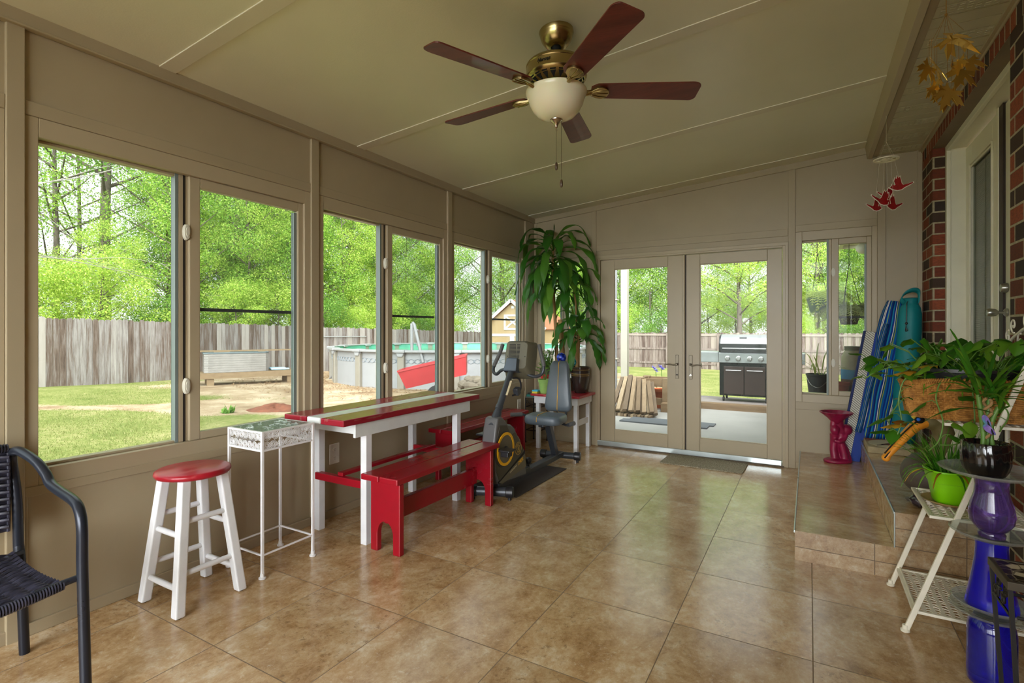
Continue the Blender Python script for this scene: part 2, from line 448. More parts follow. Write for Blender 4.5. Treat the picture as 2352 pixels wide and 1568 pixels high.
def slider(name, a, c, z0, z1, fixed, sash, MF, sliver):
    """two-panel sliding window. MF maps (along, out, up) to world; out>0 is into the room"""
    root = struct(name, MF(((a+c)/2, 0, z0)))
    def B(q, a0, a1, o0, o1, u0, u1):
        p = [MF((x, y, z)) for z in (u0, u1) for (x, y) in ((a0,o0),(a1,o0),(a1,o1),(a0,o1))]
        q.add(p, [(0,3,2,1),(4,5,6,7),(0,1,5,4),(1,2,6,5),(2,3,7,6),(3,0,4,7)])
    f0, f1 = fixed; s0, s1 = sash
    q = MB(); zf0, zf1 = z0+.085, z1-.093
    B(q, a, f0, -.09, .004, z0, z1); B(q, s1+.035, c, -.09, .004, z0, z1)
    B(q, f0, s1+.035, -.09, .004, z0, zf0-.012); B(q, f0, s1+.035, -.09, .004, zf1+.012, z1)
    B(q, f1+.012, s0-.055, -.09, -.030, zf0-.012, zf1+.012)
    B(q, f0, f1, -.085, -.035, zf0-.012, zf0); B(q, f0, f1, -.085, -.035, zf1, zf1+.012)
    q.build('window_frame', M['frame'], root, smooth=0, bevel=.003)
    q = MB(); B(q, f1-.004, f1+.0105, -.068, -.030, zf0-.012, zf1+.012); q.build('fixed_pane_edge', M['sash_edge'], root, smooth=0)
    q = MB(); B(q, f1+.0135+.020, f1+.0135+.032, -.04, -.0285, zf0-.012, zf1+.012); q.build('seal', M['dark_seal'], root, smooth=0)
    q = MB(); sz0, sz1 = zf0+.028, zf1-.04
    B(q, s0-.055, s0, -.05, -.012, zf0-.012, zf1+.012); B(q, s1, s1+.035, -.05, -.012, zf0-.012, zf1+.012)
    B(q, s0, s1, -.05, -.012, zf0-.012, sz0); B(q, s0, s1, -.05, -.012, sz1, zf1+.012)
    sa = q.build('sash', M['frame'], root, smooth=0, bevel=.004)
    q = MB(); B(q, s1-sliver, s1, -.052, -.026, sz0, sz1-.012); q.build('sash_edge_strip', M['sash_edge'], root, smooth=0)
    q = MB(); B(q, s0, s1, -.085, -.075, 1.350, 1.368)
    q.build('screen_bar', M['dark_grey'], root, smooth=0)
    q = MB(); B(q, f0-.01, f1+.01, -.062, -.058, zf0-.01, zf1+.01); q.build('pane', M['glass'], root, smooth=0)
    q = MB(); B(q, s0-.01, s1+.01, -.036, -.032, sz0-.01, sz1+.01); q.build('sash_pane', M['screen'], root, smooth=0)
    for zl in (z0+(z1-z0)*.235, z0+(z1-z0)*.755):
        q = MB()
        for (r0, o) in ((1, .0), (.62, .004)):
            out = [(math.cos(t)*.017*r0, math.sin(t)*.042*r0) for t in [2*PI*k/20 for k in range(20)]]
            n = len(out); vs = [MF((f1+.045+x, -.028, zl+z)) for x, z in out] + [MF((f1+.045+x*.86, -.006+o, zl+z*.9)) for x, z in out]
            q.add(vs, [tuple(range(n)), tuple(range(2*n-1, n-1, -1))] + [(i, n+i, n+(i+1) % n, (i+1) % n) for i in range(n)])
        q.build('latch', M['latch'], root, smooth=30)
    return root
M['dark_grey'] = mat('screen_frame_grey', (74,76,72), .5)
M['latch'] = mat('latch_cream', (205,202,186), .4)
MFL = lambda p: V((XL+p[1], p[0], p[2]))
MFB = lambda p: V((p[0], YB-p[1], p[2]))
M['plate_old'] = mat('aged_nickel_plate', (116,108,92), .4, .7)
k = 1
for i, (a, c) in enumerate(BAYS):
    slider('window_%d' % k, a, c, ZW0, ZW1, (a+.046, a+.600), (a+.712, c-.078), MFL, .020); k += 1

# back wall
DX0, DX1, DZ = -2.001, -.167, 2.042
b = MB()
def zc(x): return ceilz(x)+.03
def panel(x0, x1, z0, z1=None, y0=YB, y1=YB+.1):
    za, zb = (zc(x0), zc(x1)) if z1 is None else (z1, z1)
    b.add([(x0,y0,z0),(x1,y0,z0),(x1,y1,z0),(x0,y1,z0),(x0,y0,za),(x1,y0,zb),(x1,y1,zb),(x0,y1,za)],
          [(0,3,2,1),(4,5,6,7),(0,1,5,4),(1,2,6,5),(2,3,7,6),(3,0,4,7)])
WBX = (-2.715, -2.06); WRX = (-.108, .499)
panel(XL-.1, WBX[0], -.1); panel(WBX[0], WBX[1], -.1, .60); panel(WBX[0], WBX[1], ZW1); panel(WBX[1], DX0, -.1)
panel(DX0, DX1, DZ); panel(DX1, WRX[0], -.1); panel(WRX[0], WRX[1], -.1, .60); panel(WRX[0], WRX[1], ZW1); panel(WRX[1], .84, -.1)
S(b.build('wall_back', M['wall'], smooth=0))
b = MB(); y0, y1 = YB-.012, YB+.01
for (x0, x1) in ((XL, XL+.05), (-2.05, -2.002), (DX1+.002, WRX[0]), (WRX[1], .556), (.765, .80)):
    b.add([(x0,y0,0),(x1,y0,0),(x1,y1,0),(x0,y1,0),(x0,y0,ceilz(x0)),(x1,y0,ceilz(x1)),(x1,y1,ceilz(x1)),(x0,y1,ceilz(x0))],
          [(0,3,2,1),(4,5,6,7),(0,1,5,4),(1,2,6,5),(2,3,7,6),(3,0,4,7)])
for (x0, x1, z0, z1) in ((-2.70, -2.06, 2.128, 2.186), (DX0, DX1, 2.10, 2.165), (WRX[0], WRX[1], 2.128, 2.19), (WRX[0], WRX[1], .535, .604), (WRX[0], .78, 0, .06), (-2.77, -2.0, 0, .052), (-2.70, -2.06, .54, .604)):
    b.box(x0, x1, YB-.009, YB+.01, z0, z1)
x0, x1 = XL, .42; y0 = YB-.016
b.add([(x0,y0,ceilz(x0)-.06),(x1,y0,ceilz(x1)-.06),(x1,y1,ceilz(x1)-.06),(x0,y1,ceilz(x0)-.06),(x0,y0,ceilz(x0)),(x1,y0,ceilz(x1)),(x1,y1,ceilz(x1)),(x0,y1,ceilz(x0))],
      [(0,3,2,1),(4,5,6,7),(0,1,5,4),(1,2,6,5),(2,3,7,6),(3,0,4,7)])
S(b.build('trim_3', M['wall'], smooth=0, bevel=.003))
slider('window_6', WBX[0], WBX[1], ZW0, ZW1, (-2.668, -2.44), (-2.34, -2.125), MFB, .012)
slider('window_7', WRX[0], WRX[1], ZW0, ZW1, (-.056, .138), (.224, .425), MFB, .014)

# front wall behind the camera: the same posts and rails round open glazing
b = MB()
for x in (XL, -1.9, -1.0, -.1, .74): b.box(x-.03, x+.03, YF-.1, YF, 0, ceilz(x)+.02)
b.box(XL, XW, YF-.1, YF, 0, .45); b.box(XL, XW, YF-.1, YF, 2.3, 2.5)
S(b.build('wall_front', M['wall'], smooth=0))

# ceiling
def slab(bb, x0, x1, ya, yb, t0, t1):
    bb.add([(x0,ya,ceilz(x0)+t0),(x1,ya,ceilz(x1)+t0),(x1,yb,ceilz(x1)+t0),(x0,yb,ceilz(x0)+t0),(x0,ya,ceilz(x0)+t1),(x1,ya,ceilz(x1)+t1),(x1,yb,ceilz(x1)+t1),(x0,yb,ceilz(x0)+t1)],
      [(0,3,2,1),(4,5,6,7),(0,1,5,4),(1,2,6,5),(2,3,7,6),(3,0,4,7)])
b = MB(); slab(b, XL-.45, .45, YF-.2, YB+.35, 0, .1); S(b.build('ceiling', M['ceil'], smooth=0))
for i in range(-1, 4):
    b = MB(); ya = 1.332+1.2705*i; yb_ = min(ya+.078, YB-.012) if i < 3 else YB-.001
    slab(b, XL+.02, .43, ya, yb_, -.005, .002); S(b.build('trim_%d' % (i+8), M['ceil_trim'], smooth=0, bevel=.0015))
# beam where the ceiling meets the old eave
b = MB()
prof = [(.405, 2.82), (.43, 2.702), (.462, 2.695), (.466, 2.705), (.505, 2.712), (.505, 2.90), (.405, 2.90)]
n = len(prof); ya, yb = YF, YB-.001
b.add([(x, ya, z) for x, z in prof] + [(x, yb, z) for x, z in prof], [tuple(range(n)), tuple(range(2*n-1, n-1, -1))] + [(i, n+i, n+(i+1) % n, (i+1) % n) for i in range(n)])
S(b.build('trim_12', M['wall_light'] if 'wall_light' in M else M['frame'], smooth=0, bevel=.002))
# vented vinyl soffit of the house eave
b = MB(); pw = .102; y = YF
while y < 10.72:
    if not (YB-.05 < y < YB+.12):
        b.box(.5, .81, y, y+pw-.008, 2.713, 2.74); b.box(.5, .81, y+pw-.008, y+pw, 2.722, 2.74)
        if int(round((y-YF)/pw)) % 3 == 1:
            for r in range(4):
                for q in range(9): b.box(.525+q*.032, .545+q*.032, y+.012+r*.021, y+.019+r*.021, 2.7105, 2.7135)
    y += pw
S(b.build('soffit', M['soffit'], smooth=0))
b = MB(); b.box(.44, .50, YB+.12, 10.75, 2.66, 2.90); b.box(.44, .84, 10.72, 10.78, 2.66, 2.90); S(b.build('fascia', M['soffit'], smooth=0))
b = MB(); b.box(.775, .80, YF, YB, 2.700, 2.715); b.box(.792, .80, YF, YB, 2.685, 2.715); S(b.build('trim_13', M['frame'], smooth=0, bevel=.002))

# house wall of brick with the recessed door
DY0, DY1, DZ0, DZ1, XD = 3.20, 4.93, .345, 2.605, .986
b = MB()
b.box(XW, XW+.074, YF, DY0, -.1, 2.74); b.box(XW, XW+.074, DY1, 10.0, -.7, 2.74); b.box(XW, XW+.074, DY0, DY1, -.1, .335)
b.box(XW+.074, XW+.26, YF, DY0-.0, -.1, 2.74); b.box(XW+.27, XW+.34, DY0, DY1, -.1, 2.74); b.box(XW+.074, XW+.26, DY1, 10.0, -.7, 2.74)
S(b.build('wall_right', M['brick'], smooth=0))
b = MB(); b.box(XW, XW+.074, DY0, DY1, DZ1, 2.74); b.box(XW-.0015, XW+.02, DY1, YB, DZ1, 2.715); b.box(XW-.0015, XW+.02, YF, DY0, DZ1, 2.715)
S(b.build('lintel', M['soldier'], smooth=0))
b = MB(); b.box(XW+.001, XW+.10, DY0-.02, DY1+.02, DZ1-.004, DZ1+.004); S(b.build('trim_15', mat('lintel_steel_brown', (122,104,86), .6), smooth=0))
door = struct('door_2', (XD, 4.07, DZ0))
b = MB()
b.box(XW+.074, XW+.10, DY1-.045, DY1, DZ0-.01, DZ1); b.box(XW+.10, XD+.03, DY1-.032, DY1, DZ0-.01, DZ1)
b.box(XW+.074, XW+.10, DY0, DY0+.045, DZ0-.01, DZ1); b.box(XW+.10, XD+.03, DY0, DY0+.032, DZ0-.01, DZ1)
b.box(XW+.074, XW+.10, DY0+.045, DY1-.045, DZ1-.045, DZ1); b.box(XW+.10, XD+.03, DY0+.032, DY1-.032, DZ1-.032, DZ1)
b.build('door_frame', M['white_trim'], door, smooth=0, bevel=.004)
b = MB(); b.box(XW+.06, XD+.03, DY0, DY1, .30, DZ0+.012); b.build('sill', M['alu'], door, smooth=0)
def leaf(y0, y1):
    b = MB(); g0, g1 = y0+.155, y1-.145; z0, z1 = DZ0+.02, DZ1-.045; gz0, gz1 = z0+.26, z1-.165
    b.box(XD, XD+.045, y0, g0, z0, z1); b.box(XD, XD+.045, g1, y1, z0, z1); b.box(XD, XD+.045, g0, g1, z0, gz0); b.box(XD, XD+.045, g0, g1, gz1, z1)
    for d, x in ((.0, XD-.012), (.018, XD-.006)):
        b.box(x, XD, g0+d-.024, g0+d-.010, gz0-.02, gz1+.02); b.box(x, XD, g1-d+.010, g1-d+.024, gz0-.02, gz1+.02)
        b.box(x, XD, g0-.01, g1+.01, gz0+d-.024, gz0+d-.01); b.box(x, XD, g0-.01, g1+.01, gz1-d+.01, gz1-d+.024)
    lf = b.build('door_leaf', M['white_trim'], door, smooth=0, bevel=.002)
    q = MB(); q.box(XD+.010, XD+.013, g0-.012, g1+.012, gz0-.012, gz1+.012); q.build('pane', M['doorpane'], lf, smooth=0)
    q = MB(); z = gz0
    while z < gz1: q.box(XD+.020, XD+.034, g0-.01, g1+.01, z, z+.0105); z += .013
    q.build('blind', M['blind'], lf, smooth=0)
    return lf
M['doorpane'] = glass_thin('door_pane_glass', (.62,.66,.58,1), .02, 1.7)
M['blind'] = mat('blind_slats', (150,148,128), .5)
leaf(4.115, DY1-.034); l2 = leaf(DY0+.034, 4.025)
b = MB(); b.box(XD-.018, XD+.02, 4.09, 4.125, DZ0+.015, DZ1-.04); b.build('astragal', M['white_trim'], door, smooth=0, bevel=.004)
b = MB(); b.box(XD-.012, XD+.04, 4.022, 4.09, DZ0+.015, DZ1-.04); b.build('weather_seal', mat('dark_brown_weatherstrip', (46,34,30), .45), door, smooth=0)
b = MB(); RX = Matrix.Rotation(-PI/2, 4, 'Y'); 
b.lathe([(.012,0),(.030,.002),(.030,.012),(.022,.02),(.012,.022),(.011,.05),(.026,.065),(.030,.085),(.030,.105),(.024,.115),(0,.117)], n=20, M=Matrix.Translation((XD-.001, 3.985, 1.349)) @ RX @ Matrix.Scale(.78, 4))
b.build('knob', M['steel'], l2, smooth=40)
b = MB(); b.lathe([(.030,0),(.033,.004),(.030,.03),(.026,.036),(0,.037)], n=20, M=Matrix.Translation((XD-.001, 3.985, 1.490)) @ RX @ Matrix.Scale(.85, 4))
b.build('deadbolt', M['steel'], l2, smooth=40)

# french door in the back wall
fd = struct('door_1', ((DX0+DX1)/2, YB, 0))
b = MB()
b.box(DX0, DX0+.045, YB-.02, YB+.1, 0, DZ); b.box(DX1-.045, DX1, YB-.02, YB+.1, 0, DZ); b.box(DX0+.045, DX1-.045, YB-.02, YB+.1, DZ-.045, DZ)
b.box(DX0-.004, DX1+.004, YB-.026, YB-.012, DZ-.028, DZ+.004); b.box(DX0-.004, DX0+.022, YB-.026, YB-.012, 0, DZ); b.box(DX1-.022, DX1+.004, YB-.026, YB-.012, 0, DZ)
b.build('door_frame', M['frame'], fd, smooth=0, bevel=.003)
b = MB(); b.box(DX0+.045, DX1-.045, YB-.012, YB+.1, 0, .035); b.box(DX0+.02, DX1-.05, YB-.032, YB-.012, .012, .062); b.build('threshold', M['alu'], fd, smooth=0, bevel=.004)
b = MB(); b.box(DX0+.03, DX1-.03, YB-.03, YB-.012, 0, .012); b.build('threshold_strip', mat('dark_sill_strip', (92,78,60), .6), fd, smooth=0)
def fleaf(x0, x1, g0, g1, hinge):
    b = MB(); z0, z1 = .05, DZ-.05; zg0, zg1 = .185, 1.893; ya, yb = YB, YB+.045
    b.box(x0, g0, ya, yb, z0, z1); b.box(g1, x1, ya, yb, z0, z1); b.box(g0+.0005, g1-.0005, ya+.001, yb, z0, zg0); b.box(g0+.0005, g1-.0005, ya+.001, yb, zg1, z1)
    lf = b.build('door_leaf', M['frame'], fd, smooth=0, bevel=.003)
    q = MB(); q.box(g0-.01, g1+.01, YB+.02, YB+.025, zg0-.01, zg1+.01); q.build('pane', M['doorglass'], lf, smooth=0)
    q = MB(); d = .007
    q.box(g0, g0+d, YB+.008, YB+.02, zg0, zg1); q.box(g1-d, g1, YB+.008, YB+.02, zg0, zg1); q.box(g0, g1, YB+.008, YB+.02, zg0, zg0+d); q.box(g0, g1, YB+.008, YB+.02, zg1-d, zg1)
    q.build('glazing_bead', M['frame'], lf, smooth=0)
    return lf
lfA = fleaf(DX0+.048, -1.092, -1.803, -1.240, 0); lfB = fleaf(-1.062, DX1-.048, -.931, -.336, 0)
b = MB(); b.box(-1.098, -1.070, YB-.022, YB+.02, .05, DZ-.048); b.build('astragal', M['frame'], fd, smooth=0, bevel=.006)
b = MB(); b.box(-1.071, -1.060, YB-.004, YB+.03, .05, DZ-.048); b.build('seal', M['dark_seal'], fd, smooth=0)
for lf, x, sg in ((lfA, -1.148, -1), (lfB, -1.017, 1)):
    b = MB(); b.box(x-.0165, x+.0165, YB-.007, YB, .760, .998); pl = b.build('handle_plate', M['plate_old'], lf, smooth=0, bevel=.003)
    b = MB(); RY = Matrix.Rotation(PI/2, 4, 'X')
    b.lathe([(.013,0),(.013,.012),(.008,.016),(.008,.045),(0,.046)], n=14, M=Matrix.Translation((x, YB-.006, .905)) @ RY)
    b.tube(bez([(x, YB-.047, .905), (x+sg*.03, YB-.050, .899), (x+sg*.07, YB-.047, .906), (x+sg*.105, YB-.042, .901)], 5), [.008]*5+[.0065]*5+[.0055]*5+[.003], 8)
    b.build('lever', M['plate_old'], lf, smooth=50)
    b = MB(); b.lathe([(.009,0),(.009,.006),(0,.0065)], n=14, M=Matrix.Translation((x, YB-.006, .80)) @ RY)
    if sg > 0: b.cbox((x, YB-.018, .805), (.007, .02, .03), (0, .7, 0))
    b.build('lock', M['dark_seal'] if sg < 0 else M['steel'], lf, smooth=40)

# tiled steps up to the house door
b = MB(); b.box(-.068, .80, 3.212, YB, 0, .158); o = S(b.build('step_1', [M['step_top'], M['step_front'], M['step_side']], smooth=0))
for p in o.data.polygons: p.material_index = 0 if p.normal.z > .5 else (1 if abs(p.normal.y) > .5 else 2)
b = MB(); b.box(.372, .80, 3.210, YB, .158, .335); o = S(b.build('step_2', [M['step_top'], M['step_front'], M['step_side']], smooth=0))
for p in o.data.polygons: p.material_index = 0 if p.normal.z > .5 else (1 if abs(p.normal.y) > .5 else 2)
b = MB(); b.box(-.074, -.066, 3.206, YB, .148, .161); b.box(.366, .374, 3.206, YB, .325, .338); b.box(.368, .374, 3.204, 3.212, .158, .33); S(b.build('trim_14', M['alu_b'] if 'alu_b' in M else M['alu'], smooth=0, bevel=.002))
# ------------------------------------------------------------------ furniture on the window side
M['red_top'] = paintwood('red_paint_worn', (146,24,42), (138,84,72), .02, .24)
M['red'] = paintwood('red_paint_gloss', (152,14,32), None, 0, .26)
M['redwear'] = paintwood('red_paint_scuffed', (164,26,42), (184,84,82), .10, .28)
M['white_paint'] = paintwood('white_paint', (226,228,230), None, 0, .4, 'Z')
M['white_board'] = paintwood('white_paint_board', (222,226,224), None, 0, .35)
M['white_metal'] = mat('white_painted_iron', (228,228,228), .45, var=.06, vscale=20)
M['black_plastic'] = mat('black_plastic', (34,34,38), .4)
M['rubber'] = mat('black_rubber', (26,26,28), .7)

# bar stool
sx, sy = -2.512, 1.368
st = thing('bar_stool', 'white wooden bar stool with a round worn red seat', 'stool', (sx, sy, 0))
b = MB(); b.lathe([(0,.572),(.135,.572),(.152,.577),(.158,.587),(.156,.598),(.146,.604),(0,.605)], (sx, sy, 0), 56); b.build('seat', M['redwear'], st, smooth=50)
legs = []
for (fx, fy) in ((-.142,-.142), (.142,-.142), (.142,.142), (-.142,.142)):
    a = V((sx+fx, sy+fy, 0)); t = V((sx+fx*.60, sy+fy*.60, .573)); legs.append((a, t))
    b = MB(); d = (t-a).normalized(); 
    x = V((1,0,0)); x = (x - d*x.dot(d)).normalized(); y = d.cross(x)
    h = .0215; q = []
    for base, z in ((a, 0.004), (t, .574)):
        for (i, j) in ((-1,-1),(1,-1),(1,1),(-1,1)):
            p = base + x*h*i + y*h*j; p = p + d*((z-p.z)/d.z); q.append(p)
    b.add(q, [(0,3,2,1),(4,5,6,7),(0,1,5,4),(1,2,6,5),(2,3,7,6),(3,0,4,7)])
    lg = b.build('leg', M['white_paint'], st, smooth=0, bevel=.007, seg=3)
    b = MB(); b.lathe([(.012,0),(.013,.002),(.010,.005),(0,.005)], (a.x, a.y, 0), 12); b.build('foot_glide', M['rubber'], lg)
for zz in ((.20, .36), (.135, .30), (.20, .36), (.135, .30)):
    pass
for i, (z0, z1) in enumerate(((.115,.335), (.175,.395), (.115,.335), (.175,.395))):
    (a, t), (a2, t2) = legs[i], legs[(i+1) % 4]
    for z in (z0, z1):
        p = a.lerp(t, z/.573); q = a2.lerp(t2, z/.573)
        b = MB(); b.tube([p.lerp(q, s) for s in (0,.08,.2,.5,.8,.92,1)], [.009,.0115,.0125,.013,.0125,.0115,.009], 14); b.build('rung', M['white_paint'], st)

# white wire plant stand with spiral band and pebbled glass top
px0, px1, py0, py1 = -2.655, -2.378, 1.630, 1.934
ps = thing('plant_stand', 'tall white iron plant stand with a spiral scroll band and glass top', 'plant stand', ((px0+px1)/2, (py0+py1)/2, 0))
for (x, y) in ((px0,py0),(px1,py0),(px1,py1),(px0,py1)):
    b = MB(); b.box(x-.0065, x+.0065, y-.0065, y+.0065, .01, .735)
    lg = b.build('leg', M['white_metal'], ps, smooth=0, bevel=.001)
    b = MB(); b.lathe([(.013,0),(.018,.003),(.018,.009),(.011,.013),(.010,.03),(0,.03)], (x, y, 0), 16); b.build('foot', M['white_metal'], lg)
b = MB()
for z in (.642, .733):
    for (x0, x1, y0, y1) in ((px0,px1,py0,py0),(px0,px1,py1,py1),(px0,px0,py0,py1),(px1,px1,py0,py1)):
        b.box(x0-.006, x1+.006, y0-.006, y1+.006, z-.005, z+.005)
b.build('top_frame', M['white_metal'], ps, smooth=0)
b = MB(); z = .118
b.bar((px0,py0,z),(px1,py0,z),.008,.008); b.bar((px0,py1,z),(px1,py1,z),.008,.008); b.bar((px0,py0,z),(px0,py1,z),.008,.008); b.bar((px1,py0,z),(px1,py1,z),.008,.008)
b.build('stretcher', M['white_metal'], ps, smooth=0)
def spiral(cx, cz, r, d, turns=2.6):
    return [(cx + r*(.14+.86*t)*math.cos(d*turns*2*PI*t), cz + r*(.14+.86*t)*math.sin(d*turns*2*PI*t)) for t in [k/30 for k in range(31)]]
for side in range(4):
    b = MB()
    L = (px1-px0) if side in (0, 2) else (py1-py0)
    n = 7
    for i in range(n):
        for j, cz in enumerate((.664, .711)):
            r = L/n*.54 + random.uniform(-.001,.0015); c = (i+.5)*L/n + (.006 if j else -.004)
            c = min(max(c, r), L-r)
            pts = []
            for (u, z) in spiral(c, cz, min(r, .0235), random.choice((-1,1)), random.uniform(2.9,3.7)):
                pts.append({0:(px0+u,py0,z), 1:(px1,py0+u,z), 2:(px0+u,py1,z), 3:(px0,py0+u,z)}[side])
            b.tube(pts, .0017, 5)
    b.build('scroll_band', M['white_metal'], ps)
t = NT('pebbled_glass'); t.p(color=s2l((150,178,166)), trans=.75, rough=.12, ior=1.45); nz = t.noise(t.obj(), 45, 3, .5, 1.5); t.bump(nz, .8, .01)
b = MB(); b.box(px0+.006, px1-.006, py0+.006, py1-.006, .729, .7375); b.build('glass_top', t.m, ps, smooth=0)
b = MB()
for k in range(46):
    x = random.uniform(px0+.03, px1-.03); y = random.uniform(py0+.03, py1-.03); a = random.uniform(0, PI)
    r = random.uniform(.01,.022)
    b.tube([(x+r*math.cos(a+s*.9)-r*math.cos(a), y+r*math.sin(a+s*.9)-r*math.sin(a), .7376) for s in (0,.5,1.0,1.5,2.0)], .0009, 5)
b.build('glass_pattern', mat('glass_white_relief', (224,234,230), .2), ps)

# picnic-style bar table
TX0, TX1, TY0, TY1, TZ = -2.705, -2.205, 1.995, 3.345, .752
tb = thing('bar_table', 'narrow red and white painted table with a white centre stripe', 'table', (-2.455, 2.66, 0))
for (x0, x1, m) in ((TX0, TX0+.196, 'red_top'), (TX0+.201, TX0+.311, 'white_board'), (TX0+.316, TX1, 'red_top')):
    b = MB(); b.box(x0, x1, TY0, TY1, TZ-.036, TZ)
    o = b.build('top_board', M[m], tb, smooth=0, bevel=.006)
    if m == 'white_board': o['label'] = 'white centre board'
for (x, y) in ((-2.668,2.222),(-2.248,2.205),(-2.668,3.098),(-2.248,3.098)):
    b = MB(); b.box(x-.023, x+.023, y-.023, y+.023, 0, TZ-.037); b.build('leg', M['white_paint'], tb, smooth=0, bevel=.003)
for (x0,x1,y0,y1) in ((-2.69,-2.672,2.10,3.24),(-2.243,-2.224,2.10,3.24),(-2.69,-2.225,2.175,2.193),(-2.69,-2.225,3.122,3.14)):
    b = MB(); b.box(x0, x1, y0, y1, TZ-.115, TZ-.037); b.build('apron', M['white_board'], tb, smooth=0, bevel=.002)
for (y0, y1) in ((2.183,2.222),(3.085,3.124)):
    b = MB(); b.box(-2.665, -2.25, y0, y1, .322, .366); b.build('stretcher', M['red'], tb, smooth=0, bevel=.003)
b = MB(); b.box(-2.482, -2.438, 2.2, 3.1, .366, .388); b.build('stretcher', M['red'], tb, smooth=0, bevel=.003)

# benches
def bench(name, label, x0, x1, y0, y1, z, lx0, lx1, ly0, ly1):
    t = thing(name, label, 'bench', ((x0+x1)/2, (y0+y1)/2, 0), 'red slatted benches')
    m = (x0+x1)/2
    for (a, c) in ((x0, m-.003), (m+.003, x1)):
        b = MB(); b.box(a, c, y0, y1, z-.034, z); b.build('seat_board', M['red'] if name == 'bench' else M['redwear'], t, smooth=0, bevel=.006)
    for y in (ly0, ly1-.036):
        w = lx1-lx0; c = w/2; r = .058
        arch = [(c + r*math.cos(PI*k/14), .10 + .075*math.sin(PI*k/14)) for k in range(15)]
        out = [(0,0),(0,z-.035),(w,z-.035),(w,0),(c+r,0)] + arch + [(c-r,0)]
        MX = Matrix(((1,0,0,lx0),(0,0,1,y),(0,1,0,0),(0,0,0,1)))
        b = MB(); b.prism(out, 0, .036, MX); b.build('leg_panel', M['red'], t, smooth=0, bevel=.005)
    b = MB(); b.box(m-.016, m+.016, ly0+.036, ly1-.036, .150, .262); b.build('stretcher', M['red'], t, smooth=0, bevel=.003)
    return t
bench('bench', 'glossy red wooden bench standing in front of the bar table', -2.222, -1.945, 2.135, 3.215, .430, -2.168, -1.950, 2.160, 3.135)
bench('bench', 'red wooden bench along the wall beyond the bar table', -2.752, -2.490, 3.395, 4.690, .430, -2.706, -2.510, 3.430, 4.650)

# wall outlets
def outlet(y, z, label):
    t = thing('wall_outlet', label, 'outlet', (XL, y, z), 'wall outlets')
    b = MB(); b.box(XL, XL+.006, y-.041, y+.041, z-.067, z+.067); b.build('cover_plate', M['outlet'], t, smooth=0, bevel=.003)
    for dz in (-.028, .028):
        b = MB(); out = [(math.cos(a)*.0165, math.sin(a)*.014) for a in [2*PI*k/20 for k in range(20)]]
        b.prism(out, 0, .0085, Matrix(((0,0,1,XL),(1,0,0,y),(0,1,0,z+dz),(0,0,0,1))))
        s = b.build('socket', M['outlet'], t, smooth=0)
        q = MB()
        for dy in (-.006, .006): q.box(XL+.008, XL+.0092, y+dy-.001, y+dy+.001, z+dz-.001, z+dz+.007)
        q.box(XL+.008, XL+.0092, y-.002, y+.002, z+dz-.010, z+dz-.006)
        q.build('slot', M['dark_seal'], s, smooth=0)
M['outlet'] = mat('outlet_white', (228,226,214), .35)
outlet(2.428, .418, 'white double wall outlet below the window behind the bar table')
outlet(4.988, .42, 'white wall outlet near the room corner beyond the wall bench')

# wicker armchair
ch = thing('wicker_armchair', 'black wicker armchair with tubular metal arms by the window', 'chair', (-2.40, .52, 0))
M['tube'] = mat('black_tube_metal', (40,44,54), .3, .35, var=.1)
t = NT('black_wicker'); o = t.obj()
t.p(color=t.ramp(t.noise(o, 30, 3), [(.3, s2l((24,24,32))), (.7, s2l((62,62,78)))]), rough=.3); M['wicker'] = t.m
YA, YN = .800, .215
for y, s in ((YA, 1), (YN, -1)):
    b = MB()
    arm = bez([(-2.640, y-.015*s, .40), (-2.640, y-.02*s, .60), (-2.655, y-.03*s, .755), (-2.60, y-.03*s, .792), (-2.50, y-.012*s, .765), (-2.440, y, .722), (-2.40, y+.002*s, .688), (-2.33, y+.004*s, .672), (-2.215, y+.004*s, .655), (-2.165, y+.002*s, .628), (-2.142, y, .57), (-2.140, y, .45), (-2.128, y, .25), (-2.112, y, .0)], 6)
    b.tube(arm, .0165, 14); b.build('arm', M['tube'], ch)
    b = MB(); b.tube(bez([(-2.640, y-.015*s, .42), (-2.612, y-.018*s, .36), (-2.620, y-.01*s, .20), (-2.632, y, 0)], 6), .0165, 12); b.build('leg', M['tube'], ch)
    b = MB(); b.tube([(-2.145, y, .412), (-2.16, y-.075*s, .402), (-2.16, y-.12*s, .400)], .011, 10); b.build('seat_brace', M['tube'], ch)
    b = MB(); b.tube([(-2.61, y-.015*s, .40), (-2.57, y-.07*s, .405)], .010, 10); b.build('seat_brace', M['tube'], ch)
# woven seat and back: wide strands over thin ribs
def weave(name, P, nu, nv, w, par):
    b = MB()
    for i in range(nu):                       # strands across
        v = (i+.5)/nu; pts = []
        for k in range(nv*4+1):
            u = k/(nv*4); p, n = P(u, v); pts.append(p + n*(.0068*math.cos(PI*u*nv + PI*i)))
        b.tube(pts, w, 6)
    for j in range(nv+1):
        u = j/nv; pts = [P(u, v/20)[0] for v in range(21)]; b.tube(pts, .0055, 6)
    o = b.build(name, M['wicker'], par)
    return o
def back(u, v):
    y = YN+.045+(YA-YN-.09)*u; c = math.sin(PI*u)
    z = .485+.315*v + .012*c*v
    x = -2.632 - .045*v*0 - .035*c - .02*(v-.5)**2
    return V((x, y, z)), V((1,0,.1))
def seat(u, v):
    y = YN+.045+(YA-YN-.09)*u
    x = -2.60+.44*v; z = .412 - .022*math.sin(PI*u) - .018*math.sin(PI*v) - (.012*v)
    return V((x, y, z)), V((0,0,1))
weave('backrest', back, 24, 11, .0070, ch)
weave('seat', seat, 34, 11, .0070, ch)
b = MB(); 
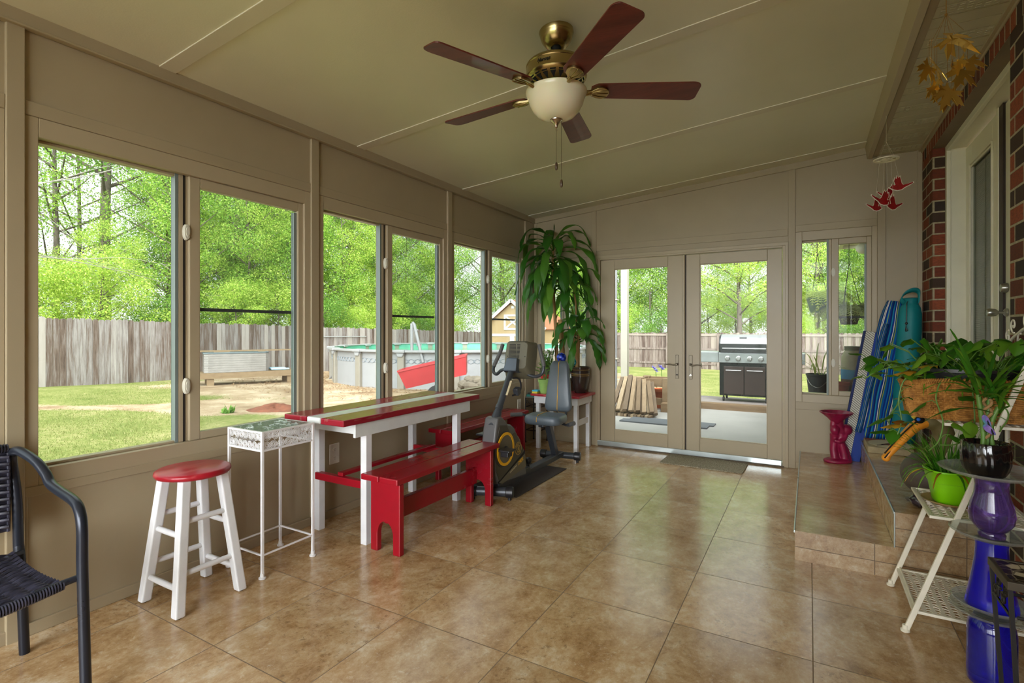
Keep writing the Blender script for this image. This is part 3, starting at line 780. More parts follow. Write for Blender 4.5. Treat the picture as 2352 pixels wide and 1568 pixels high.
pts = [seat(k/12, 1.0)[0]+V((.004,0,0)) for k in range(13)]; b.tube(pts, .012, 10)
for k in range(66):
    p = seat((k+.5)/66, 1.0)[0] + V((.004,0,0)); ring = [(p.x+.0145*math.cos(a), p.y, p.z+.0145*math.sin(a)) for a in [2*PI*q/10 for q in range(10)]]
    b.tube(ring, .003, 5, closed=True)
b.build('seat_edge_wrap', M['wicker'], ch)
b = MB(); pts = [back(k/12, 1.0)[0] for k in range(13)]; b.tube(pts, .012, 10)
for k in range(60):
    p = back((k+.5)/60, 1.0)[0]; ring = [(p.x+.0145*math.cos(a), p.y, p.z+.0145*math.sin(a)) for a in [2*PI*q/10 for q in range(10)]]
    b.tube(ring, .003, 5, closed=True)
b.build('backrest_edge_wrap', M['wicker'], ch)

# ------------------------------------------------------------------ ceiling fan
M['brass'] = NT('antique_brass').p(color=s2l((176,158,112)), metal=1, rough=.24).m
M['blade'] = wood('fan_blade_wood', (62,22,20), (112,48,38), 'X', 1.2, .38, .05, coat=.15)
M['bowl'] = NT('fan_bowl_glass').p(color=s2l((232,226,200)), rough=.22, sss=.3, spec=.5).m
M['black'] = mat('black_opening', (10,10,10), .8)
FX, FY = -1.05, 2.257; FZ = ceilz(FX)
fan = thing('ceiling_fan', 'five-blade ceiling fan with brass motor and cream glass bowl light', 'ceiling fan', (FX, FY, FZ))
c = (FX, FY, 0)
b = MB(); b.lathe([(0,FZ+.004),(.082,FZ+.004),(.083,FZ-.010),(.080,FZ-.018),(.079,FZ-.022),(.077,FZ-.030),(.071,FZ-.046),(.058,FZ-.064),(.048,FZ-.073),(.043,FZ-.076),(.026,FZ-.077),(.024,FZ-.07),(0,FZ-.07)], c, 48); b.build('canopy', M['brass'], fan, smooth=35)
b = MB(); b.ball((FX,FY,FZ-.076), .022, 16, 10); b.build('hanger_ball', M['black'], fan)
b = MB(); b.lathe([(.0125,2.53),(.0125,FZ-.07)], c, 20); b.build('downrod', M['brass'], fan)
zt = 2.528
b = MB(); b.lathe([(0,zt),(.03,zt),(.115,zt-.004),(.137,zt-.010),(.144,zt-.018),(.1455,zt-.026),(.1435,zt-.029),(.1435,zt-.068),(.146,zt-.073),(.1435,zt-.079),(.133,zt-.088),(.088,zt-.113),(.078,zt-.116),(.06,zt-.116),(0,zt-.115)], c, 64)
mh = b.build('motor_housing', M['brass'], fan, smooth=30)
b = MB()
for k in range(20):
    a0 = 2*PI*k/20; pr_ = lambda da, s: (lambda r, z: V((FX+(r+.0012)*math.cos(a0+da), FY+(r+.0012)*math.sin(a0+da), z-.0012)))(.133-.045*s, zt-.088-.025*s)
    w0, w1 = .085, .105
    b.add([pr_(-w1,.25), pr_(w1,.25), pr_(0,.98)], [(0,1,2)])
    b.add([pr_(-w1,.02), pr_(w1,.02), pr_(w1*.9,.15), pr_(-w1*.9,.15)], [(0,1,2,3)])
b.build('vent_slots', M['black'], mh, smooth=0)
AZ = -114
ang = math.atan2(-FY, -FX) - .42
Mt = Matrix.Rotation(ang+PI/2, 4, 'Z') @ Matrix.Rotation(PI/2, 4, 'X'); Mt.translation = V((FX+.1438*math.cos(ang), FY+.1438*math.sin(ang), zt-.048))
text_obj('Hunter', 'logo', M['black'], mh, Mt, .022, .0012, .35)
b = MB(); b.lathe([(.06,zt-.115),(.062,zt-.128),(.072,zt-.131),(.072,zt-.138),(.05,zt-.142),(.05,zt-.155),(.0,zt-.155)], c, 40); b.build('flywheel', M['brass'], fan, smooth=35)
BZ = 2.393
for k in range(5):
    a = math.radians(AZ + 72*k)
    R = Matrix.Translation((FX, FY, BZ)) @ Matrix.Rotation(a, 4, 'Z') @ Matrix.Rotation(math.radians(-11), 4, 'X')
    # blade: starts narrow at the iron, rounded corners at the tip
    L0, L1, h0, h1 = .165, .680, .052, .068
    out = [(L0+.012,-h0+.012),(L0+.03,-h0)] + [(L1-.045+.045*math.sin(t), -h1*.98+.03-.03*math.cos(t)) for t in [PI/2*i/6 for i in range(7)]]
    out += [(L1-.028+.028*math.cos(t), h1*.98-.028+.028*math.sin(t)) for t in [PI/2*i/6 for i in range(7)]] + [(L0+.03, h0),(L0+.012,h0-.012),(L0,.03),(L0,-.03)]
    b = MB(); b.prism(out, -.0032, .0032, R); bl = b.build('blade', M['blade'], fan, smooth=0, bevel=.0012)
    b = MB()
    R2 = Matrix.Translation((FX, FY, BZ)) @ Matrix.Rotation(a, 4, 'Z')
    b.tube([R2 @ V(p) for p in bez([(.055,0,.002),(.10,0,-.014),(.135,0,-.020),(.17,0,-.014)], 5)], [.012]*8+[.011]*8, 10, sq=.6)
    fl_ = []
    for i in range(13):
        t = PI*(i/12-.5)*1.25; fl_.append((.215+.036*math.cos(t), .040*math.sin(t)))
    out = [(.14,-.010),(.165,-.014),(.19,-.035)] + fl_ + [(.19,.035),(.165,.014),(.14,.010)]
    b.prism(out, -.015, -.0035, R)
    b.tube([R @ V((.16,0,-.016)), R @ V((.247,0,-.016))], .003, 6)
    for s in (-1, 1): b.tube([R @ V((.165,s*.006,-.016)), R @ V((.20,s*.020,-.016)), R @ V((.243,s*.026,-.0155))], .0025, 6)
    b.build('blade_iron', M['brass'], fan, smooth=40, bevel=.002)
zb = 2.383
b = MB(); b.lathe([(.05,zb+.012),(.138,zb+.008),(.1455,zb+.004),(.1455,zb-.004),(.141,zb-.016),(.137,zb-.024),(.134,zb-.030),(.128,zb-.052),(.112,zb-.084),(.086,zb-.110),(.052,zb-.126),(.02,zb-.131),(0,zb-.131)], c, 64); b.build('glass_bowl', M['bowl'], fan, smooth=60)
b = MB(); b.lathe([(0,zb-.124),(.028,zb-.126),(.031,zb-.129),(.030,zb-.133),(.020,zb-.140),(.012,zb-.150),(.007,zb-.158),(.007,zb-.166),(.004,zb-.168),(.004,zb-.180),(0,zb-.181)], c, 28); b.build('finial', mat('polished_nickel', (200,186,170), .2, 1), fan, smooth=35)
M['chain'] = mat('bead_chain', (90,80,58), .35, .8); M['fob'] = wood('chain_fob_wood', (50,36,26), (92,72,50), 'Z', 3, .35)
for (dx, dy, zt_, ze) in ((.0, .0, zb-.178, 2.050), (.021, .012, zb-.12, 1.968)):
    b = MB(); b.tube([(FX+dx, FY+dy, zt_), (FX+dx, FY+dy, ze)], .0008, 5)
    z = zt_
    while z > ze: b.ball((FX+dx, FY+dy, z), .0017, 6, 4); z -= .0048
    pc = b.build('pull_chain', M['chain'], fan)
    b = MB(); b.lathe([(0,ze+.002),(.004,ze),(.0055,ze-.004),(.0072,ze-.012),(.0072,ze-.026),(.0055,ze-.034),(.004,ze-.036),(0,ze-.036)], (FX+dx, FY+dy, 0), 14); b.build('pull_fob', M['fob'], pc, smooth=35)
# ------------------------------------------------------------------ leaves
def strap_leaf(b, base, az, el, L, W, droop, segs=10, wave=.0, fold=.25, prof=None, mi=0, late=False):
    p = V(base); d = V((math.cos(az)*math.cos(el), math.sin(az)*math.cos(el), math.sin(el)))
    side = V((-math.sin(az), math.cos(az), 0)); ds = L/segs; rows = []; ph = random.uniform(0, 6)
    tw = random.uniform(-.5, .5)
    for i in range(segs+1):
        t = i/segs
        w = W*(prof(t) if prof else (min(1, .35+2.2*t)*max(.02, 1-max(0, (t-.62)/.38)**1.8)))
        n = side.cross(d).normalized(); s = (side*math.cos(tw*t) + n*math.sin(tw*t))
        wv = n*(wave*math.sin(ph+t*(14 if not late else 19)))
        rows.append([p - s*w/2 + n*w*fold*.5 + wv, p - s*w*.22 + n*w*fold*.1, p - n*w*fold*.12, p + s*w*.22 + n*w*fold*.1, p + s*w/2 + n*w*fold*.5 - wv])
        p = p + d*ds
        d = (d + V((0,0,-droop*ds*(2.0*t*t+.45 if late else 1)))).normalized()
    b.sheet(rows, mi)
def heart(t): return (math.sin(PI*min(1, t*1.02+.0)**.62)**.8) if 0 < t < .98 else .03
def corn_prof(t): return (.22+.78*min(1, max(0, (t-.12)/.38))**1.2)*max(.02, 1-max(0, (t-.66)/.34)**2.0)
def blade_prof(t): return max(.04, (1-t)**.6)
def vine(b_stem, b_leaf, pts, n, size, r=.0028, mi=0):
    P = bez(pts, 8); b_stem.tube(P, r, 6)
    for k in range(n):
        q = P[min(len(P)-1, int((k+.6)/n*len(P)))]
        az = random.uniform(0, 2*PI); b_leaf_ = b_leaf
        tip = q + V((math.cos(az)*.035, math.sin(az)*.035, random.uniform(.0,.04)))
        b_stem.tube([q, q.lerp(tip, .5)+V((0,0,.01)), tip], r*.6, 5)
        strap_leaf(b_leaf_, tip, az+random.uniform(-.5,.5), random.uniform(-.9,.2), size*random.uniform(.75,1.25), size*random.uniform(.62,.8), 5, 8, .002, .3, heart, mi)
M['drac'] = leafmat('dracaena_leaf', (34,80,28), (54,112,38), (112,162,58), .4, .3)
M['pothos'] = leafmat('pothos_leaf', (34,86,18), (60,120,28), (116,160,44), .35, .35)
M['spider'] = leafmat('spider_leaf', (40,100,18), (66,134,30), (120,170,60), .4, .4)
M['herb'] = leafmat('small_leaf', (70,120,40), (104,152,58), (150,190,96), .45, .45)
M['dead_leaf'] = leafmat('dry_leaf', (120,70,20), (176,120,30), (206,170,50), .3, .6)
M['stem_green'] = mat('green_stem', (92,130,52), .5)
M['trunk'] = wood('cane_trunk', (120,88,52), (178,140,90), 'Z', 4, .7, .3)
M['soil'] = mat('potting_soil', (52,38,28), .95, var=.4, vscale=60, bump=.8, bscale=120)
def pot(name, label, cat, c, prof, m, soilz=None, soilr=None, n=40, group=None, fn=None):
    t = thing(name, label, cat, c, group)
    b = MB(); b.lathe(prof, c, n, fn=fn); b.build('pot', m, t, smooth=40)
    if soilz:
        b = MB(); b.lathe([(0, soilz+.006), (soilr*.6, soilz+.004), (soilr, soilz)], c, 24); b.build('soil', M['soil'], t)
    return t

# ------------------------------------------------------------------ recumbent exercise bike
M['bike_grey'] = mat('bike_charcoal', (92,92,92), .42, var=.06)
M['bike_panel'] = mat('bike_side_panel', (98,92,74), .45, var=.05)
M['bike_dark'] = mat('bike_dark_olive', (62,58,46), .42, var=.06)
M['bike_frame'] = mat('bike_frame_metal', (66,70,76), .34, .3, var=.08)
M['vinyl'] = mat('grey_vinyl', (88,98,106), .38, var=.08, vscale=4, bump=.08, bscale=300)
M['yellow'] = mat('bike_yellow', (234,178,24), .4)
M['console'] = mat('console_olive', (96,92,74), .45, var=.05)
M['console_b'] = mat('bracket_bluegrey', (74,86,98), .4)
bk = thing('exercise_bike', 'grey recumbent exercise bike with yellow ring and padded seat', 'exercise bike', (-2.03, 3.85, 0))
XN, XF_ = -1.980, -2.095
body = [(3.200,.42),(3.222,.53),(3.245,.598),(3.30,.606),(3.345,.575),(3.40,.527),(3.44,.524),(3.49,.495),(3.57,.395),(3.65,.293),(3.66,.24),(3.69,.077),(3.255,.112),(3.208,.19),(3.195,.32)]
MYZ = lambda x: Matrix(((0,0,1,x),(1,0,0,0),(0,1,0,0),(0,0,0,1)))
b = MB(); b.prism(body, XF_, XN, MYZ(0)); b.build('housing', M['bike_grey'], bk, smooth=0, bevel=.014, seg=3)
b = MB(); b.prism([(3.214,.22),(3.262,.135),(3.635,.272),(3.63,.302),(3.50,.456),(3.44,.44),(3.37,.53),(3.27,.545),(3.218,.42)], 0, .004, MYZ(XN-.001)); b.build('side_panel', M['bike_dark'], bk, smooth=0, bevel=.002)
b = MB(); b.prism([(3.255,.125),(3.655,.262),(3.672,.150),(3.30,.105)], 0, .006, MYZ(XN-.001)); b.build('lower_panel', M['bike_panel'], bk, smooth=0, bevel=.002)
b = MB(); b.prism([(3.24,.13),(3.655,.285),(3.655,.262),(3.255,.118)], 0, .0045, MYZ(XN-.001)); b.build('groove', M['black'], bk, smooth=0)
rc = (3.342, .358)
def ring(b, c, r0, r1, x0, x1, n=56, a0=0, a1=2*PI):
    outs = [(c[0]+r1*math.cos(a0+(a1-a0)*k/n), c[1]+r1*math.sin(a0+(a1-a0)*k/n)) for k in range(n+1)]
    ins = [(c[0]+r0*math.cos(a0+(a1-a0)*k/n), c[1]+r0*math.sin(a0+(a1-a0)*k/n)) for k in range(n+1)]
    for k in range(n):
        b.add([(x1,*ins[k]),(x1,*ins[k+1]),(x1,*outs[k+1]),(x1,*outs[k]),(x0,*ins[k]),(x0,*ins[k+1]),(x0,*outs[k+1]),(x0,*outs[k])],
              [(0,3,2,1),(3,7,6,2),(0,1,5,4)])
b = MB(); b.lathe([(0,.0),(.133,.0),(.136,.004),(.133,.008),(0,.008)], (0,0,0), 56, Matrix(((0,0,1,XN-.001),(1,0,0,rc[0]-.012),(0,1,0,rc[1]),(0,0,0,1)))); b.build('ring_recess', M['black_plastic'], bk, smooth=30)
b = MB(); b.lathe([(0,.008),(.106,.008),(.106,.010),(0,.010)], (0,0,0), 56, Matrix(((0,0,1,XN-.001),(1,0,0,rc[0]),(0,1,0,rc[1]),(0,0,0,1)))); b.build('crank_disc', M['bike_panel'], bk, smooth=30)
b = MB(); ring(b, rc, .104, .124, XN, XN+.013); b.build('yellow_ring', M['yellow'], bk, smooth=30)
b = MB(); b.lathe([(0,.0),(.024,.0),(.022,.02),(.012,.022),(.012,.035),(0,.035)], (0,0,0), 20, Matrix(((0,0,1,XN),(1,0,0,rc[0]),(0,1,0,rc[1]),(0,0,0,1))))
b.bar((XN+.028, rc[0], rc[1]), (XN+.03, rc[0]-.115, rc[1]+.012), .02, .028, (1,0,0)); b.build('crank', M['black_plastic'], bk, smooth=30)
b = MB(); b.cbox((XN+.092, rc[0]-.118, rc[1]+.022), (.085, .105, .016)); b.cbox((XN+.085, rc[0]-.118, rc[1]-.004), (.06, .07, .04)); b.cbox((XN+.050, rc[0]-.115, rc[1]+.012), (.05, .018, .018)); b.build('pedal', M['black_plastic'], bk, smooth=0, bevel=.006)
b = MB(); b.cbox((XF_-.09, rc[0]+.03, rc[1]+.085), (.085, .105, .016)); b.cbox((XF_-.04, rc[0]+.012, rc[1]+.09), (.08, .018, .018)); b.build('pedal', M['black_plastic'], bk, smooth=0, bevel=.006)
# round emblem with lettering, and the model name
lc = (3.545, .322); MF_ = Matrix(((0,0,1,XN+.0035),(1,0,0,0),(0,1,0,0),(0,0,0,1)))
M['gold_print'] = mat('gold_print', (190,160,84), .5); M['cream_print'] = mat('pale_print', (190,176,140), .5)
b = MB(); ring(b, lc, .0475, .051, XN+.002, XN+.0045, 40); ring(b, lc, .022, .0255, XN+.002, XN+.0045, 32)
b.prism([(lc[0]-.006,lc[1]-.014),(lc[0]+.006,lc[1]-.014),(lc[0]+.007,lc[1]),(lc[0]+.004,lc[1]+.015),(lc[0]-.004,lc[1]+.015),(lc[0]-.007,lc[1])], XN+.002, XN+.0045, MYZ(0))
b.build('logo_ring', M['gold_print'], bk, smooth=0)
for txt, a0, st_ in (("GOLD'S", 150, -24), ('GYM', 238, 32)):
    for i, ch_ in enumerate(txt):
        a = math.radians(a0 + st_*i); r = .0362
        rot = a - PI/2 if st_ < 0 else a + PI/2
        Mt = MF_ @ Matrix.Translation((lc[0]+r*math.cos(a), lc[1]+r*math.sin(a), .0)) @ Matrix.Rotation(rot, 4, 'Z')
        text_obj(ch_, 'logo_lettering', M['gold_print'], bk, Mt, .021)
sl = math.atan2(.047, .189)
Mt = Matrix(((0,0,1,XN+.0058),(1,0,0,0),(0,1,0,0),(0,0,0,1))) @ Matrix.Translation((3.578, .213, 0)) @ Matrix.Rotation(sl+.06, 4, 'Z')
text_obj('390R', 'model_lettering', M['yellow'], bk, Mt, .042, .0006, .3)
Mt = Matrix(((0,0,1,XN+.0058),(1,0,0,0),(0,1,0,0),(0,0,0,1))) @ Matrix.Translation((3.463, .180, 0)) @ Matrix.Rotation(sl+.06, 4, 'Z')
text_obj('cycle trainer', 'model_lettering', M['cream_print'], bk, Mt, .022, .0006, .2)
b = MB(); b.tube([(-2.03,3.265,.55),(-2.03,3.30,.60),(-2.03,3.53,.93)], [.028,.0255,.0245], 18); 
b.tube([(-2.03,3.335,.652),(-2.03,3.352,.677)], .029, 18)
b.build('mast', M['bike_frame'], bk)
b = MB(); b.tube([(-2.03,3.262,.53),(-2.03,3.325,.635)], [.045,.031], 18); b.build('mast_collar', M['bike_frame'], bk)
b = MB(); b.bar((-2.003, 3.40, .752), (-2.003, 3.47, .855), .004, .028, (1,0,0)); b.build('decal', M['cream_print'], bk, smooth=0)
b = MB(); b.tube(bez([(-1.995,3.485,.875),(-1.965,3.53,.868),(-1.955,3.55,.81),(-1.965,3.53,.755),(-1.99,3.475,.742)], 6), .007, 8); b.build('bottle_cage', M['black_plastic'], bk)
b = MB(); b.cbox((-1.972, 3.515, .772), (.045, .05, .06), (.4,0,0)); b.build('tension_knob', M['bike_frame'], bk, smooth=0, bevel=.008)
# console
CM = Matrix.Translation((-2.015, 3.625, 1.015)) @ Matrix.Rotation(math.radians(6), 4, 'Z') @ Matrix.Rotation(math.radians(-14), 4, 'X')
b = MB()
def rr(w, h, r, n=5):
    out = []
    for (cx_, cz_, a0) in ((w-r,h-r,0),(-w+r,h-r,90),(-w+r,-h+r,180),(w-r,-h+r,270)):
        for k in range(n+1):
            a = math.radians(a0+90*k/n); out.append((cx_+r*math.cos(a), cz_+r*math.sin(a)))
    return out
secs = [(rr(.088,.105,.03), -.060, .02), (rr(.100,.120,.035), -.045, .018), (rr(.122,.142,.04), .03, 0), (rr(.128,.150,.03), .055, 0)]
rows = [[CM @ V((x, yy, z+zo)) for (x, z) in out] for out, yy, zo in secs]
b.sheet(rows, wrap=True); n = len(rows[0]); b.add(rows[0], [tuple(range(n))]); b.add(rows[-1], [tuple(range(n-1,-1,-1))])
cs = b.build('console', M['console'], bk, smooth=50, weld=True)
b = MB()
for k in range(11):
    z = .105-.0105*k
    for (xa, xb) in ((-.066,-.012+.002*k),(.0+.001*k,.026)): b.box(xa, xb, -.0635, -.0595, z-.0032, z+.0022, CM)
b.build('vent', M['black'], cs, smooth=0)
b = MB()
for (x, z) in ((-.075,.115),(.07,.115),(.075,.0),(-.075,.0)): b.lathe([(.004,0),(0,.0005)], (0,0,0), 8, CM @ Matrix.Translation((x,-.0606,z+.01)) @ Matrix.Rotation(PI/2,4,'X'))
b.build('screw', M['black'], cs, smooth=0)
b = MB(); b.prism([(-.062,-.115),(.05,-.115),(.05,-.01),(-.04,-.01)], -.04, .075, CM @ Matrix(((1,0,0,-.02),(0,0,-1,-.035),(0,1,0,.0),(0,0,0,1)))); b.build('console_bracket', M['console_b'], bk, smooth=0, bevel=.008)
b = MB(); b.cbox((-1.925, 3.72, .868), (.03,.03,.02)); b.build('sensor_socket', M['white_trim'], cs, smooth=0, bevel=.003)
b = MB(); b.tube([(-2.115,3.575,.935),(-1.965,3.59,.935)], .026, 14); b.build('handlebar_clamp', M['black_plastic'], bk)
hb = bez([(-2.255,3.775,1.125),(-2.262,3.735,1.05),(-2.278,3.675,.955),(-2.268,3.645,.905),(-2.215,3.61,.888),(-2.15,3.585,.925),(-2.06,3.575,.938),(-1.98,3.592,.935),(-1.94,3.61,.905),(-1.885,3.64,.880),(-1.838,3.675,.900),(-1.826,3.69,.960),(-1.862,3.712,1.06),(-1.884,3.725,1.130)], 6)
b = MB(); b.tube(hb, .0135, 12); b.build('handlebar', M['bike_frame'], bk)
for (i0, i1) in ((0, 14), (66, len(hb))):
    b = MB(); b.tube(hb[i0:i1], .0165, 12); b.build('grip', M['bike_grey'], bk)
# base
b = MB(); b.bar((-2.03,3.30,.075), (-2.045,4.50,.075), .06, .05); b.bar((-2.04,3.63,.085),(-2.04,3.80,.085), .075, .07); b.build('rail', M['bike_frame'], bk, smooth=0, bevel=.006)
b = MB(); b.tube([(-2.142,3.20,.058),(-1.925,3.285,.058)], .034, 20); b.build('front_stabilizer', M['bike_frame'], bk)
for (a, c) in (((-2.19,3.18,.058),(-2.135,3.203,.058)), ((-1.935,3.281,.058),(-1.882,3.302,.058))):
    b = MB(); b.tube([V(a), V(a).lerp(V(c),.08), V(a).lerp(V(c),.92), V(c)], [.036,.041,.041,.037], 20); b.lathe([(.014,0),(.014,.03)], ((a[0]+c[0])/2,(a[1]+c[1])/2,0), 12); b.build('end_cap', M['black_plastic'], bk)
b = MB(); b.tube([(-2.215,4.492,.058),(-1.90,4.540,.058)], .030, 20); b.build('rear_stabilizer', M['bike_frame'], bk)
for (a, c) in (((-2.252,4.487,.058),(-2.195,4.495,.058)), ((-1.925,4.536,.058),(-1.865,4.546,.058))):
    b = MB(); b.tube([V(a), V(a).lerp(V(c),.08), V(a).lerp(V(c),.92), V(c)], [.034,.039,.039,.036], 20); b.lathe([(.012,0),(.012,.03)], ((a[0]+c[0])/2,(a[1]+c[1])/2,0), 12); b.build('end_cap', M['black_plastic'], bk)
b = MB(); b.bar((-2.04,4.36,.09), (-2.035,4.19,.425), .055, .055, (0,1,0)); b.bar((-2.035,4.05,.412),(-2.035,4.42,.412), .05, .03); b.build('seat_post', M['bike_frame'], bk, smooth=0, bevel=.006)
b = MB(); b.lathe([(.008,.10),(.008,.128),(.016,.132),(.024,.15),(.026,.165),(.020,.178),(.008,.184),(0,.184)], (-2.036,3.83,0), 18); b.build('adjust_knob', M['black_plastic'], bk, smooth=60)
def cushion(name, outline, T, Mx, par, lab=None):
    """padded slab: outline polygon with rounded, domed faces"""
    b = MB(); n = len(outline)
    rows = []
    for (sc, z) in ((.0,0.0),(.80,0.0),(.93,.06*T),(.985,.25*T),(1,.5*T),(.985,.75*T),(.93,.93*T),(.80,T),(.4,1.05*T),(.0,1.06*T)):
        rows.append([Mx @ V((x*sc, y*sc, z)) for (x, y) in outline])
    b.sheet(rows, wrap=True); return b.build(name, M['vinyl'], par, smooth=180, weld=True)
yaw = math.radians(6)
SM = Matrix.Translation((-2.010, 4.105, .428)) @ Matrix.Rotation(yaw, 4, 'Z')
so_ = rr(.168, .145, .07, 6); seat_o = cushion('seat', so_, .080, SM, bk)
b = MB(); b.tube([SM @ V((-.035,y,z)) for (y,z) in ((-.147,.03),(-.14,.066),(-.115,.083),(0,.0865),(.115,.083))], .0026, 6); b.build('yellow_piping', M['yellow'], seat_o)
BM = Matrix.Translation((-2.018, 4.40, .490)) @ Matrix.Rotation(yaw, 4, 'Z') @ Matrix.Rotation(math.radians(-7), 4, 'X') @ Matrix(((1,0,0,0),(0,0,1,0),(0,1,0,.235),(0,0,0,1)))
bo = []
for (x, y) in rr(.13, .235, .05, 6):
    t = (y+.235)/.47; k = 1.0 - .38*max(0, (t-.25)/.75)**1.4; bo.append((x*k, y))
bo = bo[::-1]
# front of the pad faces the console (-y)
BM2 = BM @ Matrix.Rotation(PI, 4, 'Y')
back_o = cushion('backrest', bo, .065, BM2, bk)
b = MB(); b.tube([BM2 @ V((0, y, z)) for (y, z) in ((.238,.03),(.215,.066),(.15,.0695),(0,.0705),(-.15,.0695),(-.215,.066),(-.238,.03))], .0028, 6); b.build('yellow_piping', M['yellow'], back_o)
b = MB()
for x in (-2.055, -1.965): b.tube([(x,4.36,.43),(x+.005,4.425,.46),(x+.006,4.445,.60)], .011, 10)
b.build('backrest_bracket', M['bike_frame'], bk)
b = MB(); b.tube(bez([(-2.29,3.98,.498),(-2.21,4.05,.497),(-2.17,4.10,.46),(-2.10,4.20,.425),(-2.0,4.24,.415),(-1.90,4.22,.412),(-1.84,4.17,.415),(-1.765,4.15,.44)], 5), .011, 10); b.build('side_handle', M['bike_frame'], bk)
b = MB(); b.tube([(-2.295,3.975,.498),(-2.215,4.045,.497)], [.017,.018], 12); b.build('side_grip', M['bike_grey'], bk)
b = MB(); b.tube([(-1.83,4.18,.415),(-1.76,4.145,.443)], [.018,.019], 12); b.build('side_grip', M['bike_grey'], bk)
bm_ = tag(None or (lambda q: q.build('exercise_mat', mat('ribbed_dark_mat', (62,52,46), .85, var=.15, vscale=40, bump=.6, bscale=160), None, smooth=0, bevel=.003, loc=(-2.11,3.82,0)))(MB().box(-2.34,-1.885,3.355,4.275,.0005,.008)), 'dark brown rubber mat lying under the exercise bike', 'mat')
# doormat at the french door
out = [(x, y) for (x, y) in rr(.36, .195, .03, 5)]
M['doormat'] = NT('doormat_speckled'); 
def _dm(t):
    n = t.noise(t.obj(), 130, 3, .8); t.p(color=t.ramp(n, [(.38, s2l((96,88,70))), (.5, s2l((150,140,118))), (.62, s2l((198,190,166)))]), rough=.95, spec=.1); t.bump(n, .6, .006); return t.m
M['doormat'] = _dm(M['doormat'])
b = MB(); b.prism(out, .0005, .009, Matrix.Translation((-.855, 5.085, 0)) @ Matrix.Rotation(-.03, 4, 'Z'))
tag(b.build('doormat', M['doormat'], None, smooth=0, loc=(-.855,5.085,0)), 'grey speckled doormat on the tiles before the double door', 'doormat')

# ------------------------------------------------------------------ plant table in the corner
pt = thing('plant_table', 'small white table with red top crowded with potted plants', 'table', (-2.29, 5.05, 0))
tx0, tx1, ty0, ty1, tz = -2.555, -2.00, 4.845, 5.295, .577
b = MB(); b.box(tx0, tx1, ty0, ty1, tz-.024, tz); b.build('tabletop', M['redwear'], pt, smooth=0, bevel=.004)
b = MB(); b.box(tx0+.03, tx1-.03, ty0+.03, ty0+.048, tz-.10, tz-.024); b.box(tx0+.03, tx1-.03, ty1-.048, ty1-.03, tz-.10, tz-.024); b.box(tx0+.03, tx0+.048, ty0+.03, ty1-.03, tz-.10, tz-.024); b.box(tx1-.048, tx1-.03, ty0+.03, ty1-.03, tz-.10, tz-.024); b.build('apron', M['white_paint'], pt, smooth=0, bevel=.002)
for (x, y) in ((tx0+.065,ty0+.06),(tx1-.06,ty0+.06),(tx1-.06,ty1-.06),(tx0+.065,ty1-.06)):
    b = MB(); b.box(x-.021, x+.021, y-.021, y+.021, 0, tz-.024); b.build('leg', M['white_paint'], pt, smooth=0, bevel=.003)
b = MB(); b.box(tx1-.068, tx1-.052, ty0+.06, ty1-.06, .26, .32); b.build('stretcher', M['white_paint'], pt, smooth=0, bevel=.003)

def crown(b, c, z0, z1, n, L, W, up0=.2, up1=1.2, dr=(4, 7)):
    for k in range(n):
        t = (k+.5)/n; z = z0+(z1-z0)*t
        el = up0+(up1-up0)*t+random.uniform(-.2,.2)
        strap_leaf(b, (c[0]+random.uniform(-.01,.01), c[1]+random.uniform(-.01,.01), z), k*2.39996+random.uniform(-.25,.25), el, L*random.uniform(.8,1.15), W*random.uniform(.8,1.15), random.uniform(*dr), 18, .008, .16, corn_prof, 0, True)
# tall plant
def off_walls(b):
    for p in b.v:
        if p.y > 5.24: p.y = 5.24 + .07*math.tanh((p.y-5.24)/.25)
        if p.x < -2.66: p.x = -2.66 - .07*math.tanh((-2.66-p.x)/.25)
tp = pot('potted_dracaena', 'tall corn plant with long drooping strap leaves reaching above the window', 'plant', (-2.335, 5.135, tz), [(.075,0),(.085,.02),(.112,.25),(.118,.265),(.118,.285),(.105,.285),(.10,.265),(.0,.262)], M['black_plastic'], .262, .10)
b = MB()
b.tube(bez([(-2.372,5.12,tz+.24),(-2.372,5.10,1.05),(-2.385,5.09,1.40),(-2.392,5.06,1.75),(-2.385,5.04,2.16)], 8), [.019]*9+[.018]*8+[.016]*8+[.013]*8, 12)
b.tube([(-2.30,5.13,tz+.24),(-2.315,5.125,1.05),(-2.336,5.12,1.36)], [.029,.027,.025], 14)
b.tube(bez([(-2.27,5.15,tz+.24),(-2.20,5.15,1.0),(-2.16,5.14,1.45),(-2.19,5.10,1.80)], 6), .010, 10)
b.build('trunk', M['trunk'], tp)
b = MB()
cA = (-2.385, 5.04)
crown(b, cA, 1.93, 2.19, 30, .64, .092, .05, 1.0, (5.0, 8.0))
crown(b, (-2.39, 5.05), 1.66, 1.95, 30, .58, .088, .0, .75, (7, 11))
crown(b, (-2.20, 5.09), 1.64, 1.82, 16, .46, .086, .0, .8, (8, 12))
strap_leaf(b, (-2.39,5.03,2.17), PI*.97, .75, .50, .06, 4.4, 14, .004, .15, corn_prof, 0, True); strap_leaf(b, (-2.38,5.03,2.17), -.1, 1.0, .58, .07, 7, 14, .004, .15, corn_prof, 0, True); strap_leaf(b, (-2.385,5.03,2.17), .5, 1.5, .22, .05, .5, 8, .002, .2, corn_prof)
off_walls(b); b.build('foliage', M['drac'], tp, smooth=180)
sp_ = pot('potted_dracaena', 'shorter corn plant in a banded dark brown glazed pot', 'plant', (-2.125, 5.175, tz), [(.060,0),(.066,.01),(.080,.06),(.096,.15),(.101,.21),(.098,.235),(.101,.245),(.104,.262),(.104,.278),(.094,.278),(.09,.26),(0,.255)], None, .256, .09)
